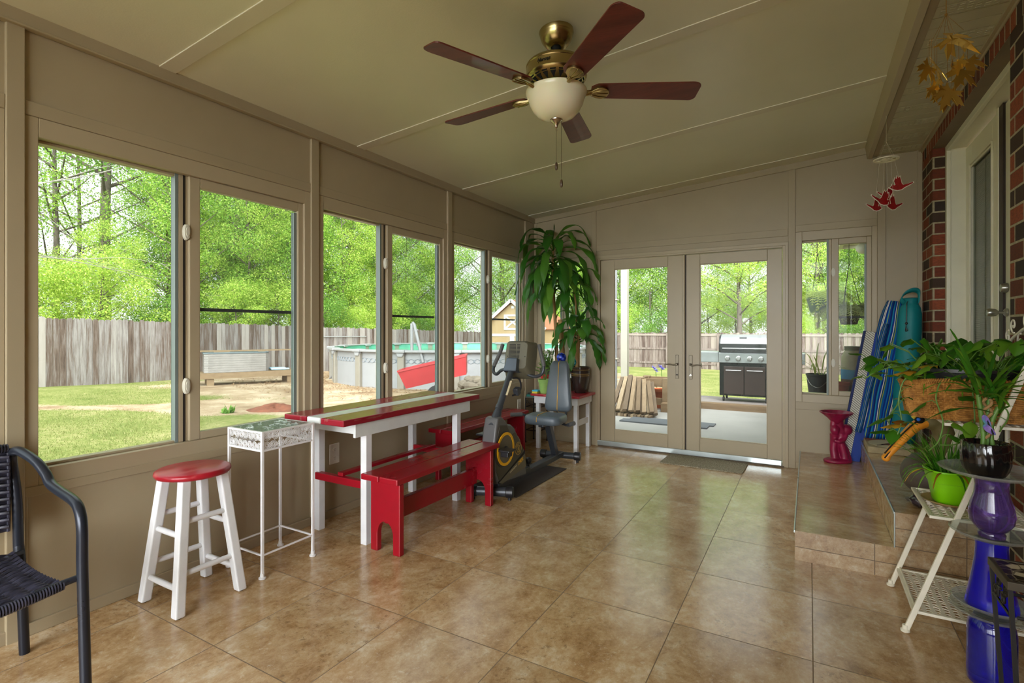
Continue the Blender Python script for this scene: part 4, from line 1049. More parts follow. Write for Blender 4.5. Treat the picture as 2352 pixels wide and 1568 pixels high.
t = NT('brown_banded_glaze'); g_ = t.node('SeparateXYZ'); t.l.new(t.obj(), g_.inputs[0]); 
t.p(color=t.ramp(t.math('MULTIPLY', g_.outputs[2], 3.3), [(0, s2l((58,48,44))), (.58, s2l((58,48,44))), (.60, s2l((120,96,54))), (.63, s2l((58,46,40))), (.66, s2l((138,112,62))), (.69, s2l((52,42,38))), (.78, s2l((52,42,38))), (.80, s2l((112,90,56))), (.83, s2l((60,46,38)))], 'CONSTANT'), rough=.18, coat=.4)
sp_.children[0].data.materials.clear(); sp_.children[0].data.materials.append(t.m)
b = MB(); b.tube([(-2.155,5.16,tz+.24),(-2.15,5.155,1.05),(-2.13,5.15,1.26)], [.027,.026,.022], 14); b.build('trunk', M['trunk'], sp_)
b = MB(); crown(b, (-2.125, 5.14), 1.12, 1.33, 26, .46, .088, .05, 1.1, (8, 12)); off_walls(b); b.build('foliage', M['drac'], sp_, smooth=180)

rp = pot('potted_herb', 'red pot with bushy light green herb beside the window corner', 'plant', (-2.485, 5.10, tz+.035), [(.055,0),(.068,.12),(.070,.125),(.073,.125),(.075,.155),(.066,.155),(.062,.14),(0,.14)], mat('red_plastic_pot', (196,42,52), .35), .142, .06)
b = MB(); b.lathe([(.066,.150),(.071,.152),(.076,.205),(.080,.206),(.080,.222),(.070,.222),(.066,.20),(0,.20)], (-2.485,5.10,tz+.035), 32); b.build('nursery_pot', mat('nursery_pot_grey', (72,66,58), .5), rp, smooth=40)
b = MB(); bl_ = MB()
for k in range(30):
    a = random.uniform(0, 2*PI); r = random.uniform(.0,.05); p = V((-2.485+r*math.cos(a), 5.10+r*math.sin(a), tz+.235)); q = p+V((math.cos(a)*random.uniform(0,.07), math.sin(a)*random.uniform(0,.06), random.uniform(.05,.24)))
    b.tube([p, p.lerp(q,.5)+V((0,0,.01)), q], .0016, 5)
    for j in range(9):
        s = p.lerp(q, .25+.75*j/9); strap_leaf(bl_, s, random.uniform(0,2*PI), random.uniform(-.2,.9), random.uniform(.03,.055), .016, 5, 5, 0, .2)
b.tube(bez([(-2.46,5.09,tz+.23),(-2.455,5.085,.95),(-2.44,5.08,1.01),(-2.47,5.07,1.03)],5), .008, 8)
b.build('stem', M['stem_green'], rp); bl_.build('foliage', M['herb'], rp, smooth=180)
b = MB(); b.lathe([(0,0),(.062,0),(.072,.03),(.074,.034),(.068,.034),(.06,.008),(0,.008)], (-2.485,5.10,tz), 32); tag(b.build('plant_saucer', mat('blue_grey_saucer', (108,116,128), .4), None, smooth=40, loc=(-2.485,5.10,tz)), 'blue-grey saucer under the red pot on the plant table', 'saucer')

gp = pot('potted_seedling', 'lime green flower pot with a broad-leaved seedling behind the bike seat', 'plant', (-2.435, 4.945, tz), [(.048,0),(.050,.004),(.064,.118),(.069,.12),(.072,.148),(.064,.148),(.060,.13),(0,.13)], mat('lime_green_pot', (150,190,104), .4), .131, .058)
b = MB(); b2 = MB()
for k in range(9):
    a = k*2.4; p = V((-2.435,4.945,tz+.13)); q = p+V((math.cos(a)*.05, math.sin(a)*.05, .05+.012*k)); b.tube([p, p.lerp(q,.5)+V((0,0,.015)), q], .0024, 6)
    strap_leaf(b2, q, a, .5, random.uniform(.07,.11), .05, 7, 8, .002, .25, heart)
b.build('stem', M['stem_green'], gp); b2.build('foliage', M['herb'], gp, smooth=180)

def globe(c, r, col, label, stem):
    t = thing('watering_globe', label, 'watering globe', c)
    tt = NT('globe_glass_'+str(len(label))); v = t_v = tt.node('TexVoronoi'); v.inputs['Scale'].default_value = 28; tt.l.new(tt.obj(), v.inputs['Vector'])
    tt.p(color=tt.ramp(v.outputs['Distance'], [(.1, s2l(tuple(min(255, x+90) for x in col))), (.35, s2l(col)), (.7, s2l(tuple(x*.5 for x in col)))]), rough=.06, trans=.08, coat=.6)
    b = MB(); b.ball(c, r, 24, 16); b.build('bulb', tt.m, t, smooth=180)
    b = MB(); b.tube([(c[0],c[1],c[2]-r*.9),(c[0],c[1],c[2]-r-stem)], [.010,.006], 10); b.build('glass_stem', tt.m, t)
globe((-2.285,5.04,.955), .052, (34,66,224), 'cobalt blue glass watering globe above the seat back', .07)
globe((-2.195,5.15,.905), .046, (70,190,214), 'pale aqua glass watering globe beside the short corn plant', .05)

# small black wire stand in the corner with books
ws = thing('wire_stand', 'small black wire stand with scroll sides in the corner', 'plant stand', (-2.65, 5.17, 0))
M['black_iron'] = mat('black_iron', (30,28,28), .5, .3)
wx0, wx1, wy0, wy1, wz = -2.735, -2.565, 5.07, 5.265, .497
for (x, y) in ((wx0,wy0),(wx1,wy0),(wx1,wy1),(wx0,wy1)):
    b = MB(); b.tube([(x,y,0),(x,y,wz)], .006, 8); b.lathe([(.011,0),(.009,.012)], (x,y,0), 10); b.build('leg', M['black_iron'], ws)
b = MB()
for z in (wz, wz-.10, .14):
    b.tube([(wx0,wy0,z),(wx1,wy0,z)], .0045, 6); b.tube([(wx1,wy0,z),(wx1,wy1,z)], .0045, 6); b.tube([(wx1,wy1,z),(wx0,wy1,z)], .0045, 6); b.tube([(wx0,wy1,z),(wx0,wy0,z)], .0045, 6)
b.build('rail', M['black_iron'], ws)
b = MB()
for k in range(4):
    for (o, ax) in ((wy0, 0), (wx1, 1)):
        L0, L1 = (wx0, wx1) if ax == 0 else (wy0, wy1); c = L0+(L1-L0)*(k+.5)/4
        b.tube([((c+u, o, z) if ax == 0 else (o, c+u, z)) for (u, z) in [(x-c, z) for (x, z) in spiral(c, wz-.05, .019, (-1)**k, 1.4)]], .003, 6)
b.build('scroll', M['black_iron'], ws)
b = MB(); b.box(wx0-.005, wx1+.005, wy0-.005, wy1+.005, wz, wz+.012); b.build('top', mat('stand_top_grey', (104,100,90), .6), ws, smooth=0)
for i, (dz, h, col, lab) in enumerate(((.0125,.022,(40,120,112),'teal book at the bottom of the pile on the black wire stand'), (.035,.018,(42,56,50),'dark green book on top of the teal book'))):
    bo_ = thing('book', lab, 'book', (-2.65+.006*i, 5.16, wz+dz), 'books on the wire stand')
    b = MB(); b.box(-2.725+.008*i, -2.58, 5.075+.01*i, 5.25, wz+dz, wz+dz+.003); b.box(-2.725+.008*i, -2.58, 5.075+.01*i, 5.25, wz+dz+h-.003, wz+dz+h); b.box(-2.725+.008*i, -2.58, 5.075+.01*i, 5.078+.01*i, wz+dz, wz+dz+h); b.build('cover', mat('book_cover_%d' % i, col, .5), bo_, smooth=0)
    b = MB(); b.box(-2.72+.008*i, -2.585, 5.079+.01*i, 5.245, wz+dz+.003, wz+dz+h-.003); b.build('pages', mat('book_pages_%d' % i, (214,206,184), .8), bo_, smooth=0)
sg = thing('sponge', 'blue and yellow sponge on the left corner of the plant table', 'sponge', (-2.525, 4.91, tz))
b = MB(); b.box(-2.55,-2.485,4.865,4.955,tz+.0005,tz+.02); b.build('yellow_layer', mat('sponge_yellow', (222,204,70), .9, bump=.5, bscale=200), sg, smooth=0, bevel=.003)
b = MB(); b.box(-2.55,-2.48,4.87,4.955,tz+.02,tz+.034); b.build('blue_layer', mat('sponge_blue', (60,170,210), .9, bump=.5, bscale=200), sg, smooth=0, bevel=.003)
# ------------------------------------------------------------------ things on and beside the steps
def remesh(o, vox, sm=6, fac=.6):
    m = o.modifiers.new('remesh', 'REMESH'); m.mode = 'VOXEL'; m.voxel_size = vox; m.use_smooth_shade = True
    s = o.modifiers.new('smooth', 'SMOOTH'); s.iterations = sm; s.factor = fac
Z1, Z2 = .158, .335
# magenta bird bath held up by a pair of cherub figures
bx_, by_ = .205, 5.055
bb = thing('bird_bath', 'magenta painted bird bath carried by two cherubs on the lower step', 'bird bath', (bx_, by_, Z1))
M['magenta'] = mat('magenta_paint', (140,18,62), .38, var=.25, vscale=25, bump=.25, bscale=60)
RT = Matrix.Translation((bx_, by_, Z1)) @ Matrix.Rotation(TH, 4, 'Z')
b = MB()
b.lathe([(0,0),(.105,0),(.112,.010),(.108,.022),(.09,.028),(0,.03)], (0,0,0), 36, RT @ Matrix.Diagonal((1,.72,1,1)))
def L(*q): return RT @ V(q)
b.tube([L(-.022,0,.02),L(-.030,.01,.10),L(-.022,.01,.18),L(-.028,0,.235)], [.032,.028,.032,.034], 12)
b.tube([L(.045,-.02,.02),L(.035,-.02,.09),L(.020,-.01,.16),L(.022,0,.235)], [.032,.028,.030,.036], 12)
b.tube([L(.085,0,.02),L(.062,0,.10),L(.03,.01,.17)], [.028,.026,.028], 12)
b.tube([L(-.005,.02,.02),L(.0,.02,.12),L(-.005,.01,.22)], [.030,.026,.03], 12)
b.tube([L(-.05,-.03,.185),L(-.015,-.045,.175),L(.03,-.035,.19),L(.055,-.02,.23)], [.015,.016,.016,.018], 10)
b.ball((0,0,0), (.034,.034,.040), 16, 12, RT @ Matrix.Translation((-.035,-.015,.268)))
b.ball((0,0,0), (.048,.040,.046), 16, 12, RT @ Matrix.Translation((.070,0,.265)) @ Matrix.Rotation(.5,4,'Y'))
b.ball((0,0,0), (.04,.035,.055), 14, 10, RT @ Matrix.Translation((.015,.01,.245)))
b.tube([L(-.045,0,.26),L(-.04,.0,.31),L(-.025,0,.35)], [.018,.022,.03], 12)
b.tube([L(.03,0,.25),L(.01,0,.31),L(-.005,0,.36)], [.03,.034,.045], 12)
fig = b.build('cherub_figures', M['magenta'], bb, smooth=180); remesh(fig, .0055, 3, .5)
b = MB()
def scal(r, z, a): return r*(1+.035*math.cos(a*14)*max(0, (r-.06)/.08))
b.lathe([(.030,.325),(.042,.345),(.066,.372),(.094,.396),(.116,.414),(.119,.420),(.114,.423),(.092,.405),(.06,.385),(.03,.378),(0,.377)], (0,0,0), 84, RT @ Matrix.Translation((-.012,0,-.008)), 0, scal)
b.build('bowl', M['magenta'], bb, smooth=60)

# stepping stone
ss = thing('stepping_stone', 'square cement stepping stone with a leaf mosaic on the upper step', 'stepping stone', (.51, 4.83, Z2))
b = MB(); b.box(.378, .655, 4.66, 5.02, Z2+.0005, Z2+.048); b.build('slab', mat('cement_buff', (166,150,116), .85, var=.15, vscale=20, bump=.3, bscale=90), ss, smooth=0, bevel=.006)
M['terra'] = mat('terracotta_tile', (150,74,50), .55)
b = MB(); b.prism([(.14*math.cos(a)+.535, .155*math.sin(a)+4.83) for a in [2*PI*k/40 for k in range(40)]], Z2+.046, Z2+.0492); b.build('cream_inlay', mat('cream_inlay', (204,194,160), .6, var=.1), ss, smooth=0)
b = MB(); b.prism([(.383,5.015),(.383,4.94),(.44,5.015)], Z2+.046, Z2+.0492); b.prism([(.383,4.90),(.43,5.01),(.52,5.015),(.45,4.97)], Z2+.046, Z2+.0489); b.prism([(.47,4.78),(.53,4.85),(.61,4.83),(.56,4.76)], Z2+.048, Z2+.0497); b.build('terracotta_inlay', M['terra'], ss, smooth=0)
b = MB(); b.tube([(.44,4.73,Z2+.0495),(.53,4.80,Z2+.0495),(.63,4.88,Z2+.0495)], .003, 6); b.tube([(.47,4.78,Z2+.0495),(.53,4.85,Z2+.0495),(.61,4.83,Z2+.0495),(.56,4.76,Z2+.0495)], .003, 6, closed=True); b.build('grout_line', M['dark_seal'], ss)

# folded foam mat, striped mat and teal bag leaning in the corner
def slab_frame(a, t, fwd):
    a, t = V(a), V(t); z = (t-a).normalized(); y = V(fwd); y = (y - z*y.dot(z)).normalized(); x = y.cross(z)
    m = Matrix((x, y, z)).transposed().to_4x4(); m.translation = a; return m, (t-a).length
fm = thing('foam_mat', 'folded foam mat with white ribbed band and blue bands leaning right', 'mat', (.27, 5.2, Z1))
m, Lg = slab_frame((.285,5.175,Z1+.004), (.472,5.283,1.228), (0,1,0))
t = NT('ribbed_foam_white'); o = t.obj(); wv = t.node('TexWave', wave_type='BANDS'); t.l.new(t.map(o, (1,1,1), (0,0,0)), wv.inputs[0]); wv.inputs['Scale'].default_value = 28; wv.bands_direction = 'DIAGONAL'
t.p(color=t.ramp(wv.outputs[1], [(.25, s2l((132,130,120))), (.55, s2l((222,220,208)))]), rough=.7); M['foamw'] = t.m
M['blue'] = mat('foam_blue', (16,58,150), .65, bump=.2, bscale=200); M['blue_dim'] = mat('foam_blue_dim', (22,40,96), .7)  # side edge is the same blue foam, its dimness put into the colour
for (x0, x1, mm, nm) in ((-.075,-.058,'blue_dim','blue_edge'),(-.058,.008,'foamw','white_panel'),(.008,.078,'blue','blue_panel')):
    b = MB(); b.box(x0, x1, -.03 + (.006 if mm == 'blue_dim' else 0), .03, 0, Lg, m); b.build(nm, M[mm], fm, smooth=0, bevel=.003)
t = NT('striped_canvas')
sp = t.node('SeparateXYZ'); uvn = t.node('UVMap'); t.l.new(uvn.outputs[0], sp.inputs[0])
cols = [(0,(30,140,180)),(.05,(16,60,150)),(.12,(224,224,214)),(.15,(30,70,110)),(.19,(150,170,70)),(.22,(16,96,160)),(.30,(16,54,140)),(.36,(20,120,190)),(.40,(16,54,140)),(.46,(140,170,60)),(.485,(18,90,160)),(.55,(22,44,110)),(.60,(226,226,218)),(.64,(22,44,110)),(.66,(226,226,218)),(.70,(16,54,140)),(.78,(30,130,190)),(.82,(160,180,80)),(.845,(16,70,150)),(.92,(16,44,110))]
t.p(color=t.ramp(t.math('FRACT', t.math('MULTIPLY', sp.outputs[0], 2.4)), [(p, s2l(c)) for p, c in cols], 'CONSTANT'), rough=.8, spec=.2)
t.bump(t.noise(t.obj(), 400, 2), .15, .002); M['stripe'] = t.m
def uvsheet(name, rows, mat_, par, thick, nrm=1):
    """cloth strip with u across the width, given thickness"""
    b = MB(); b.sheet(rows); o = b.build(name, mat_, par, smooth=60)
    me = o.data; uv = me.uv_layers.new(name='UVMap'); n = len(rows[0])
    us = [k/(n-1) for k in range(n)]
    for p in me.polygons:
        for li in p.loop_indices:
            vi = me.loops[li].vertex_index; uv.data[li].uv = (us[vi % n], (vi//n)/len(rows))
    s = o.modifiers.new('thickness', 'SOLIDIFY'); s.thickness = thick; s.offset = 0; return o
sm_ = thing('striped_mat', 'blue, green and white striped folded beach mat in the corner', 'beach mat', (.5, 5.22, Z2))
def fold(a, t, w, bulge, nrow=14, wob=.004):
    m, Lg = slab_frame(a, t, (0,1,0)); rows = []
    prof = [(-w/2, .035), (-w/2-.004, .0), (-w/2+.01, -bulge*.8), (-w/4, -bulge), (0, -bulge*1.02), (w/4, -bulge), (w/2-.01, -bulge*.8), (w/2+.004, 0), (w/2, .035)]
    P = bez([(x, y, 0) for x, y in prof], 3)
    for i in range(nrow+1):
        z = Lg*i/nrow; k = 1 - (.25*((i/nrow-.86)/.14)**2 if i/nrow > .86 else 0)
        rows.append([m @ V((p.x*k + wob*math.sin(i*1.3+p.x*30), p.y*k + wob*.6*math.cos(i*.9+p.x*40), z)) for p in P])
    return rows
uvsheet('folded_canvas', fold((.462,5.215,Z2+.004), (.640,5.270,1.478), .205, .045), M['stripe'], sm_, .006)
uvsheet('canvas_flap', fold((.335,5.20,Z1+.006), (.480,5.205,1.02), .040, .012, 10, .003), M['stripe'], sm_, .005)
uvsheet('canvas_flap', fold((.352,5.16,.40), (.545,5.195,1.30), .030, .014, 10, .003), M['stripe'], sm_, .005)
tg = thing('teal_bag', 'teal drawstring carry bag standing against the brick wall', 'bag', (.665, 5.205, Z2))
M['teal'] = mat('teal_nylon', (8,128,134), .55, var=.12, vscale=5, bump=.25, bscale=14)
rows = []
for (z, r) in ((0,.0),(.0,.072),(.012,.083),(.1,.088),(.3,.088),(.6,.087),(.9,.085),(1.04,.080),(1.09,.070),(1.12,.054),(1.135,.048),(1.145,.052),(1.165,.056),(1.17,.045),(1.165,.0)):
    cx_ = .655+.045*z; rows.append([(cx_+r*.94*math.cos(a)*(1+.05*math.sin(3*a+z*9)), 5.205+r*math.sin(a)*(1+.03*math.cos(5*a+z*7)), Z2+.001+z) for a in [2*PI*k/36 for k in range(36)]])
b = MB(); b.sheet(rows, wrap=True); b.build('bag_body', M['teal'], tg, smooth=60)
pts = bez([(.660,5.15,1.462),(.635,5.13,1.50),(.665,5.12,1.545),(.715,5.13,1.565),(.752,5.15,1.545),(.752,5.16,1.46)], 6); rows = [[p+V((-.006,.010,-.017)), p+V((.006,-.010,.017))] for p in pts]
b = MB(); b.sheet(rows); st_ = b.build('strap', M['teal'], tg, smooth=60); s = st_.modifiers.new('thickness', 'SOLIDIFY'); s.thickness = .004
b = MB(); b.tube(bez([(.68,5.148,1.475),(.668,5.095,1.45),(.667,5.098,1.36),(.664,5.097,1.27),(.672,5.096,1.245),(.660,5.096,1.24),(.664,5.097,1.28)],6), .0035, 6); b.ball((.6655,5.096,1.30), .010, 10, 8); b.build('drawstring', M['black_plastic'], tg)

# ------------------------------------------------------------------ white plant stand, basket and pots
sd = thing('tiered_plant_stand', 'white three-tier leaning metal plant stand with pierced leaf shelves', 'plant stand', (.55, 2.9, 0))
M['cream_metal'] = mat('cream_painted_metal', (222,216,196), .45, var=.08, vscale=12)
lx = lambda z: .345+.3335*z
for y in (2.672, 3.115):
    b = MB(); b.bar((lx(.005), y, .005), (lx(1.11), y, 1.11), .020, .013, (0,1,0)); lg = b.build('leg', M['cream_metal'], sd, smooth=0, bevel=.002)
    b = MB(); b.lathe([(.012,0),(.017,.003),(.017,.010),(.011,.014),(.010,.03),(0,.03)], (lx(0),y,0), 16); b.build('foot', M['cream_metal'], lg)
    b = MB(); b.tube([(.772,y+.012,0),(.772,y+.012,1.20)], .008, 8); b.build('rear_leg', M['cream_metal'], sd)
def pierced(x0, x1, y0, y1, z):
    fr = MB()
    for (a0,a1,c0,c1) in ((x0,x1,y0,y0+.016),(x0,x1,y1-.016,y1),(x0,x0+.016,y0,y1),(x1-.016,x1,y0,y1)): fr.box(a0,a1,c0,c1,z-.012,z)
    o = fr.build('shelf', M['cream_metal'], sd, smooth=0, bevel=.002)
    # pierced sheet: cells of a jittered grid, each with an oval hole of its own
    q = MB(); nx, ny = int((x1-x0-.03)/.029), int((y1-y0-.03)/.024)
    dx, dy = (x1-x0-.03)/nx, (y1-y0-.03)/ny; zz = z-.004
    for i in range(nx):
        for j in range(ny):
            cx_, cy_ = x0+.015+dx*(i+.5), y0+.015+dy*(j+.5)
            a = random.uniform(0, PI); ra, rb = dx*random.uniform(.36,.46), dy*random.uniform(.26,.42)
            sq_ = []; el = []
            for k in range(16):
                t = 2*PI*k/16; c, s = math.cos(t), math.sin(t); m_ = max(abs(c), abs(s))
                sq_.append((cx_+dx/2*c/m_, cy_+dy/2*s/m_, zz))
                u, v = ra*math.cos(t-a), rb*math.sin(t-a); ex, ey = u*math.cos(a)-v*math.sin(a), u*math.sin(a)+v*math.cos(a)
                ex = max(-dx*.47, min(dx*.47, ex)); ey = max(-dy*.47, min(dy*.47, ey)); el.append((cx_+ex, cy_+ey, zz))
            q.add(sq_+el, [(k, (k+1)%16, 16+(k+1)%16, 16+k) for k in range(16)])
    s_ = q.build('pierced_sheet', M['cream_metal'], o, smooth=0); md = s_.modifiers.new('thickness','SOLIDIFY'); md.thickness = .003
pierced(.368, .765, 2.672, 3.115, .096); pierced(.424, .765, 2.672, 3.115, .496); pierced(.472, .765, 2.672, 3.115, .876)
for z in (.11,.51,.885): b = MB(); b.tube([(lx(z),2.665,z-.01),(lx(z),3.122,z-.01)], .004, 6); b.build('cross_rod', M['cream_metal'], sd)
b = MB()
crest = bez([(.772,2.684,1.15),(.772,2.70,1.20),(.772,2.76,1.245),(.772,2.83,1.235),(.772,2.90,1.255),(.772,2.98,1.235),(.772,3.06,1.21),(.772,3.127,1.17)], 6); b.tube(crest, .0062, 8)
def sp3(cy_, cz_, r, d, tn=1.3, rr_=.0032): b.tube([(.768, u, z) for (u, z) in spiral(cy_, cz_, r, d, tn)], rr_, 6)
for (y, z, r, d) in ((2.72,1.27,.035,1),(2.80,1.20,.035,-1),(2.88,1.285,.03,1),(2.95,1.20,.035,1),(3.03,1.27,.035,-1),(3.10,1.22,.03,1),(2.70,1.16,.03,-1)): sp3(y, z, r, d)
for k in range(7):
    a = PI*1.15 + PI*.7*k/6; b.tube(bez([(.768,2.83,1.22),(.766,2.83+.035*math.cos(a),1.22+.03*math.sin(a)),(.764,2.83+.055*math.cos(a),1.205+.055*math.sin(a))],4), .004, 6)
b.build('scroll_crest', M['cream_metal'], sd)

# woven basket
bk2 = thing('wicker_basket', 'long woven seagrass basket on the top tier of the white stand', 'basket', (.57, 2.87, .877))
t = NT('seagrass'); o = t.obj(); n = t.noise(o, 40, 4, .6)
t.p(color=t.ramp(n, [(.25, s2l((104,66,28))), (.5, s2l((168,116,54))), (.75, s2l((202,150,78)))]), rough=.7, spec=.25); M['seagrass'] = t.m
bcx, bcy, bz0, bz1 = .578, 2.875, .879, 1.030
def bpt(a, h, off=0):
    k = 1 + .10*h; c, s = math.cos(a), math.sin(a); e = .62
    return V((bcx + (.198+off)*k*math.copysign(abs(c)**e, c), bcy + (.148+off)*k*math.copysign(abs(s)**e, s), bz0 + (bz1-bz0)*h - .012*h*math.cos(2*a)))
def kx(p): p.x = min(p.x, .783); return p
b = MB(); NR = 19; NS = 84
for i in range(NR):
    h = (i+.5)/NR; pts = []
    for k in range(NS*2):
        a = 2*PI*k/(NS*2); pts.append(kx(bpt(a, h, .0036*math.cos(PI*k + PI*i)*1.0)))
    b.tube(pts, .0044, 6, closed=True, sq=.9)
for k in range(NS//2):
    a = 2*PI*(k+.5)/(NS//2); b.tube([kx(bpt(a, h)) for h in (0,.25,.5,.75,1)], .0035, 5)
b.sheet([[kx(bpt(2*PI*k/48, h, -.004)) for k in range(48)] for h in (0, .5, 1)], wrap=True)
b.add([kx(bpt(2*PI*k/48, 0, -.004)) for k in range(48)], [tuple(range(48))])
b.build('woven_body', M['seagrass'], bk2, smooth=60)
b = MB()
for k in range(150):
    a = 2*PI*k/150; p = kx(bpt(a, 1)); q = kx(bpt(a+.03, 1)); tn = (q-p).normalized(); nrm = V((tn.y, -tn.x, 0))
    b.tube([p + (nrm*math.cos(w_)+V((0,0,1))*math.sin(w_))*.0095 + tn*.004*math.sin(w_) for w_ in [2*PI*j/8 for j in range(8)]], .0032, 5, closed=True)
b.build('rim_weave', M['seagrass'], bk2)
M['pot_black'] = mat('planter_black', (34,34,36), .35)
po = thing('potted_pothos', 'trailing pothos in a black tub set inside the woven basket', 'plant', (.58, 2.875, .885))
b = MB(); b.lathe([(.10,0),(.125,.165),(.133,.168),(.133,.182),(.122,.182),(.118,.16),(0,.16)], (0,0,0), 36, Matrix.Translation((.585,2.875,.904)) @ Matrix.Diagonal((1.28,.92,1,1))); b.build('tub', M['pot_black'], po, smooth=40)
b = MB(); b.lathe([(0,.166),(.118,.162)], (0,0,0), 30, Matrix.Translation((.585,2.875,.884)) @ Matrix.Diagonal((1.28,.92,1,1))); b.build('soil', M['soil'], po)
bs, bl_ = MB(), MB(); bd = MB()
for k in range(70):
    a = random.uniform(0, 2*PI); r = random.uniform(.0, .11); p = V((.585+1.25*r*math.cos(a), 2.875+.9*r*math.sin(a), 1.045))
    q = p + V((random.uniform(-.16,.13), random.uniform(-.14,.08), random.uniform(.05,.17))); q.x = min(q.x, .745)
    bs.tube([p, p.lerp(q,.55)+V((0,0,.03)), q], .0022, 5)
    az = random.uniform(PI*.55, PI*1.75); strap_leaf(bl_, q, az, random.uniform(-1.2,.15), random.uniform(.065,.105), random.uniform(.045,.065), 5, 8, .003, .3, heart)
for k in range(16):
    a = random.uniform(PI*.8, PI*1.7); p = V((.52+random.uniform(-.08,.12), 2.83+random.uniform(-.05,.08), 1.05))
    strap_leaf(bl_, p, a, random.uniform(.2,1.1), random.uniform(.16,.26), .012, random.uniform(4,8), 10, .002, .3, blade_prof)
for path, n_ in (([(.45,2.85,1.05),(.36,2.82,1.09),(.27,2.80,1.07),(.215,2.80,1.03)], 9), ([(.44,2.90,1.06),(.34,2.93,1.10),(.25,2.95,1.10),(.21,2.94,1.06)], 8),
    ([(.42,2.80,1.05),(.36,2.78,1.04),(.335,2.77,.95),(.345,2.77,.86),(.33,2.76,.80)], 8), ([(.43,2.83,1.05),(.36,2.84,1.02),(.345,2.85,.93),(.31,2.84,.86),(.315,2.82,.80)], 8),
    ([(.47,2.72,1.05),(.45,2.70,.97),(.47,2.69,.88),(.455,2.68,.80),(.42,2.66,.76)], 5), ([(.56,2.71,1.045),(.565,2.69,.97),(.56,2.67,.86),(.51,2.655,.80),(.45,2.64,.79)], 6), ([(.60,2.74,1.04),(.62,2.70,1.0),(.66,2.66,.93),(.63,2.64,.86)], 6)):
    vine(bs, bl_, path, n_, .075)
for p, az in (((.40,2.80,1.07),3.4),((.47,2.79,1.10),2.6),((.35,2.74,.86),4.0),((.36,2.78,.84),3.2),((.72,2.78,1.02),5.0),((.75,2.75,.98),4.6),((.74,2.70,.93),4.2)):
    strap_leaf(bd, p, az, random.uniform(-.6,.2), random.uniform(.07,.10), .05, 6, 8, .006, .5, heart)
bs.build('stem', M['stem_green'], po); bl_.build('foliage', M['pothos'], po, smooth=180); d_ = bd.build('withered_leaves', M['dead_leaf'], po, smooth=180); d_['label'] = 'withered yellow and brown leaves'

# bright green pot with grass-like plant on the middle tier
gx, gy, gz_ = .530, 2.90, .497
dsx = thing('drip_tray', 'clear amber drip tray under the bright green flower pot', 'saucer', (gx, gy, gz_))
b = MB(); b.lathe([(0,0),(.075,0),(.096,.012),(.100,.016),(.094,.016),(.073,.004),(0,.004)], (gx,gy,gz_), 40); b.build('tray', mat('amber_tray', (166,134,84), .25), dsx, smooth=40)
gp2 = thing('potted_spider_plant', 'grassy spider plant in a bright lime green pot on the middle tier', 'plant', (gx, gy, gz_+.005))
def sq_(r, z, a):
    c, s = abs(math.cos(a)), abs(math.sin(a)); return r*(1.0/((c**3.2+s**3.2)**(1/3.2)))
b = MB(); b.lathe([(.054,0),(.057,.003),(.072,.088),(.076,.090),(.085,.134),(.088,.137),(.088,.143),(.080,.143),(.074,.12),(0,.12)], (0,0,0), 64, Matrix.Translation((gx,gy,gz_+.005)) @ Matrix.Rotation(.15,4,'Z'), 0, sq_); b.build('pot', mat('lime_glazed_pot', (124,196,12), .35, var=.05), gp2, smooth=40)
b = MB(); b.lathe([(0,.126),(.075,.122)], (0,0,0), 40, Matrix.Translation((gx,gy,gz_+.005)), 0, sq_); b.build('soil', M['soil'], gp2)
b = MB(); bd = MB()
for k in range(150):
    a = random.uniform(0, 2*PI); r = .062*math.sqrt(random.random()); c_ = V((gx+r*math.cos(a), gy+r*math.sin(a), gz_+.125))
    strap_leaf(b, c_, a+random.uniform(-.8,.8), random.uniform(.7,1.45), random.uniform(.12,.24), random.uniform(.006,.011), random.uniform(1.5,7), 9, .001, .4, blade_prof)
for k in range(14):
    a = random.uniform(2.2, 5.4); c_ = V((gx+.074*math.cos(a), gy+.074*math.sin(a), gz_+.135)); strap_leaf(b if k % 3 else bd, c_, a, .5, random.uniform(.12,.17), .011, 18, 9, .001, .4, blade_prof)
b.build('foliage', M['spider'], gp2, smooth=180); bd.build('withered_leaves', M['dead_leaf'], gp2, smooth=180)

# pelican figure
pe = thing('pelican_figure', 'brown pelican garden figure with long orange bill on the step', 'garden figure', (.55, 3.50, Z2))
M['pel_brown'] = mat('pelican_brown', (84,74,64), .6, var=.25, vscale=30, bump=.3, bscale=50); M['pel_neck'] = mat('pelican_olive', (124,114,74), .6, var=.12, vscale=20)
M['pel_orange'] = mat('pelican_orange', (232,150,40), .45, var=.12, vscale=12)
b = MB(); b.ball((0,0,0), (.115,.135,.115), 24, 16, Matrix.Translation((.545,3.52,.475)) @ Matrix.Rotation(-.5,4,'Y')); b.ball((0,0,0),(.07,.12,.05),20,12,Matrix.Translation((.635,3.56,.43)) @ Matrix.Rotation(.4,4,'Y')); b.tube([(.51,3.46,.38),(.505,3.45,Z2+.004)], [.03,.026], 12); b.tube([(.58,3.56,.38),(.585,3.56,Z2+.004)], [.03,.026], 12); b.ball((.49,3.44,Z2+.016),(.05,.035,.014)); b.ball((.57,3.55,Z2+.016),(.05,.035,.014))
o = b.build('body', M['pel_brown'], pe, smooth=180); remesh(o, .009, 4, .5)
b = MB()
for s in (-1, 1):
    for k in range(5): b.tube(bez([(.50+.02*k, 3.52+s*.128-.0*k, .54-.035*k),(.56+.018*k, 3.52+s*.142, .52-.036*k),(.64,3.53+s*.11,.47-.03*k)],4), [.018]*4+[.020]*4+[.008], 8)
b.build('wing', M['pel_brown'], pe, smooth=180)
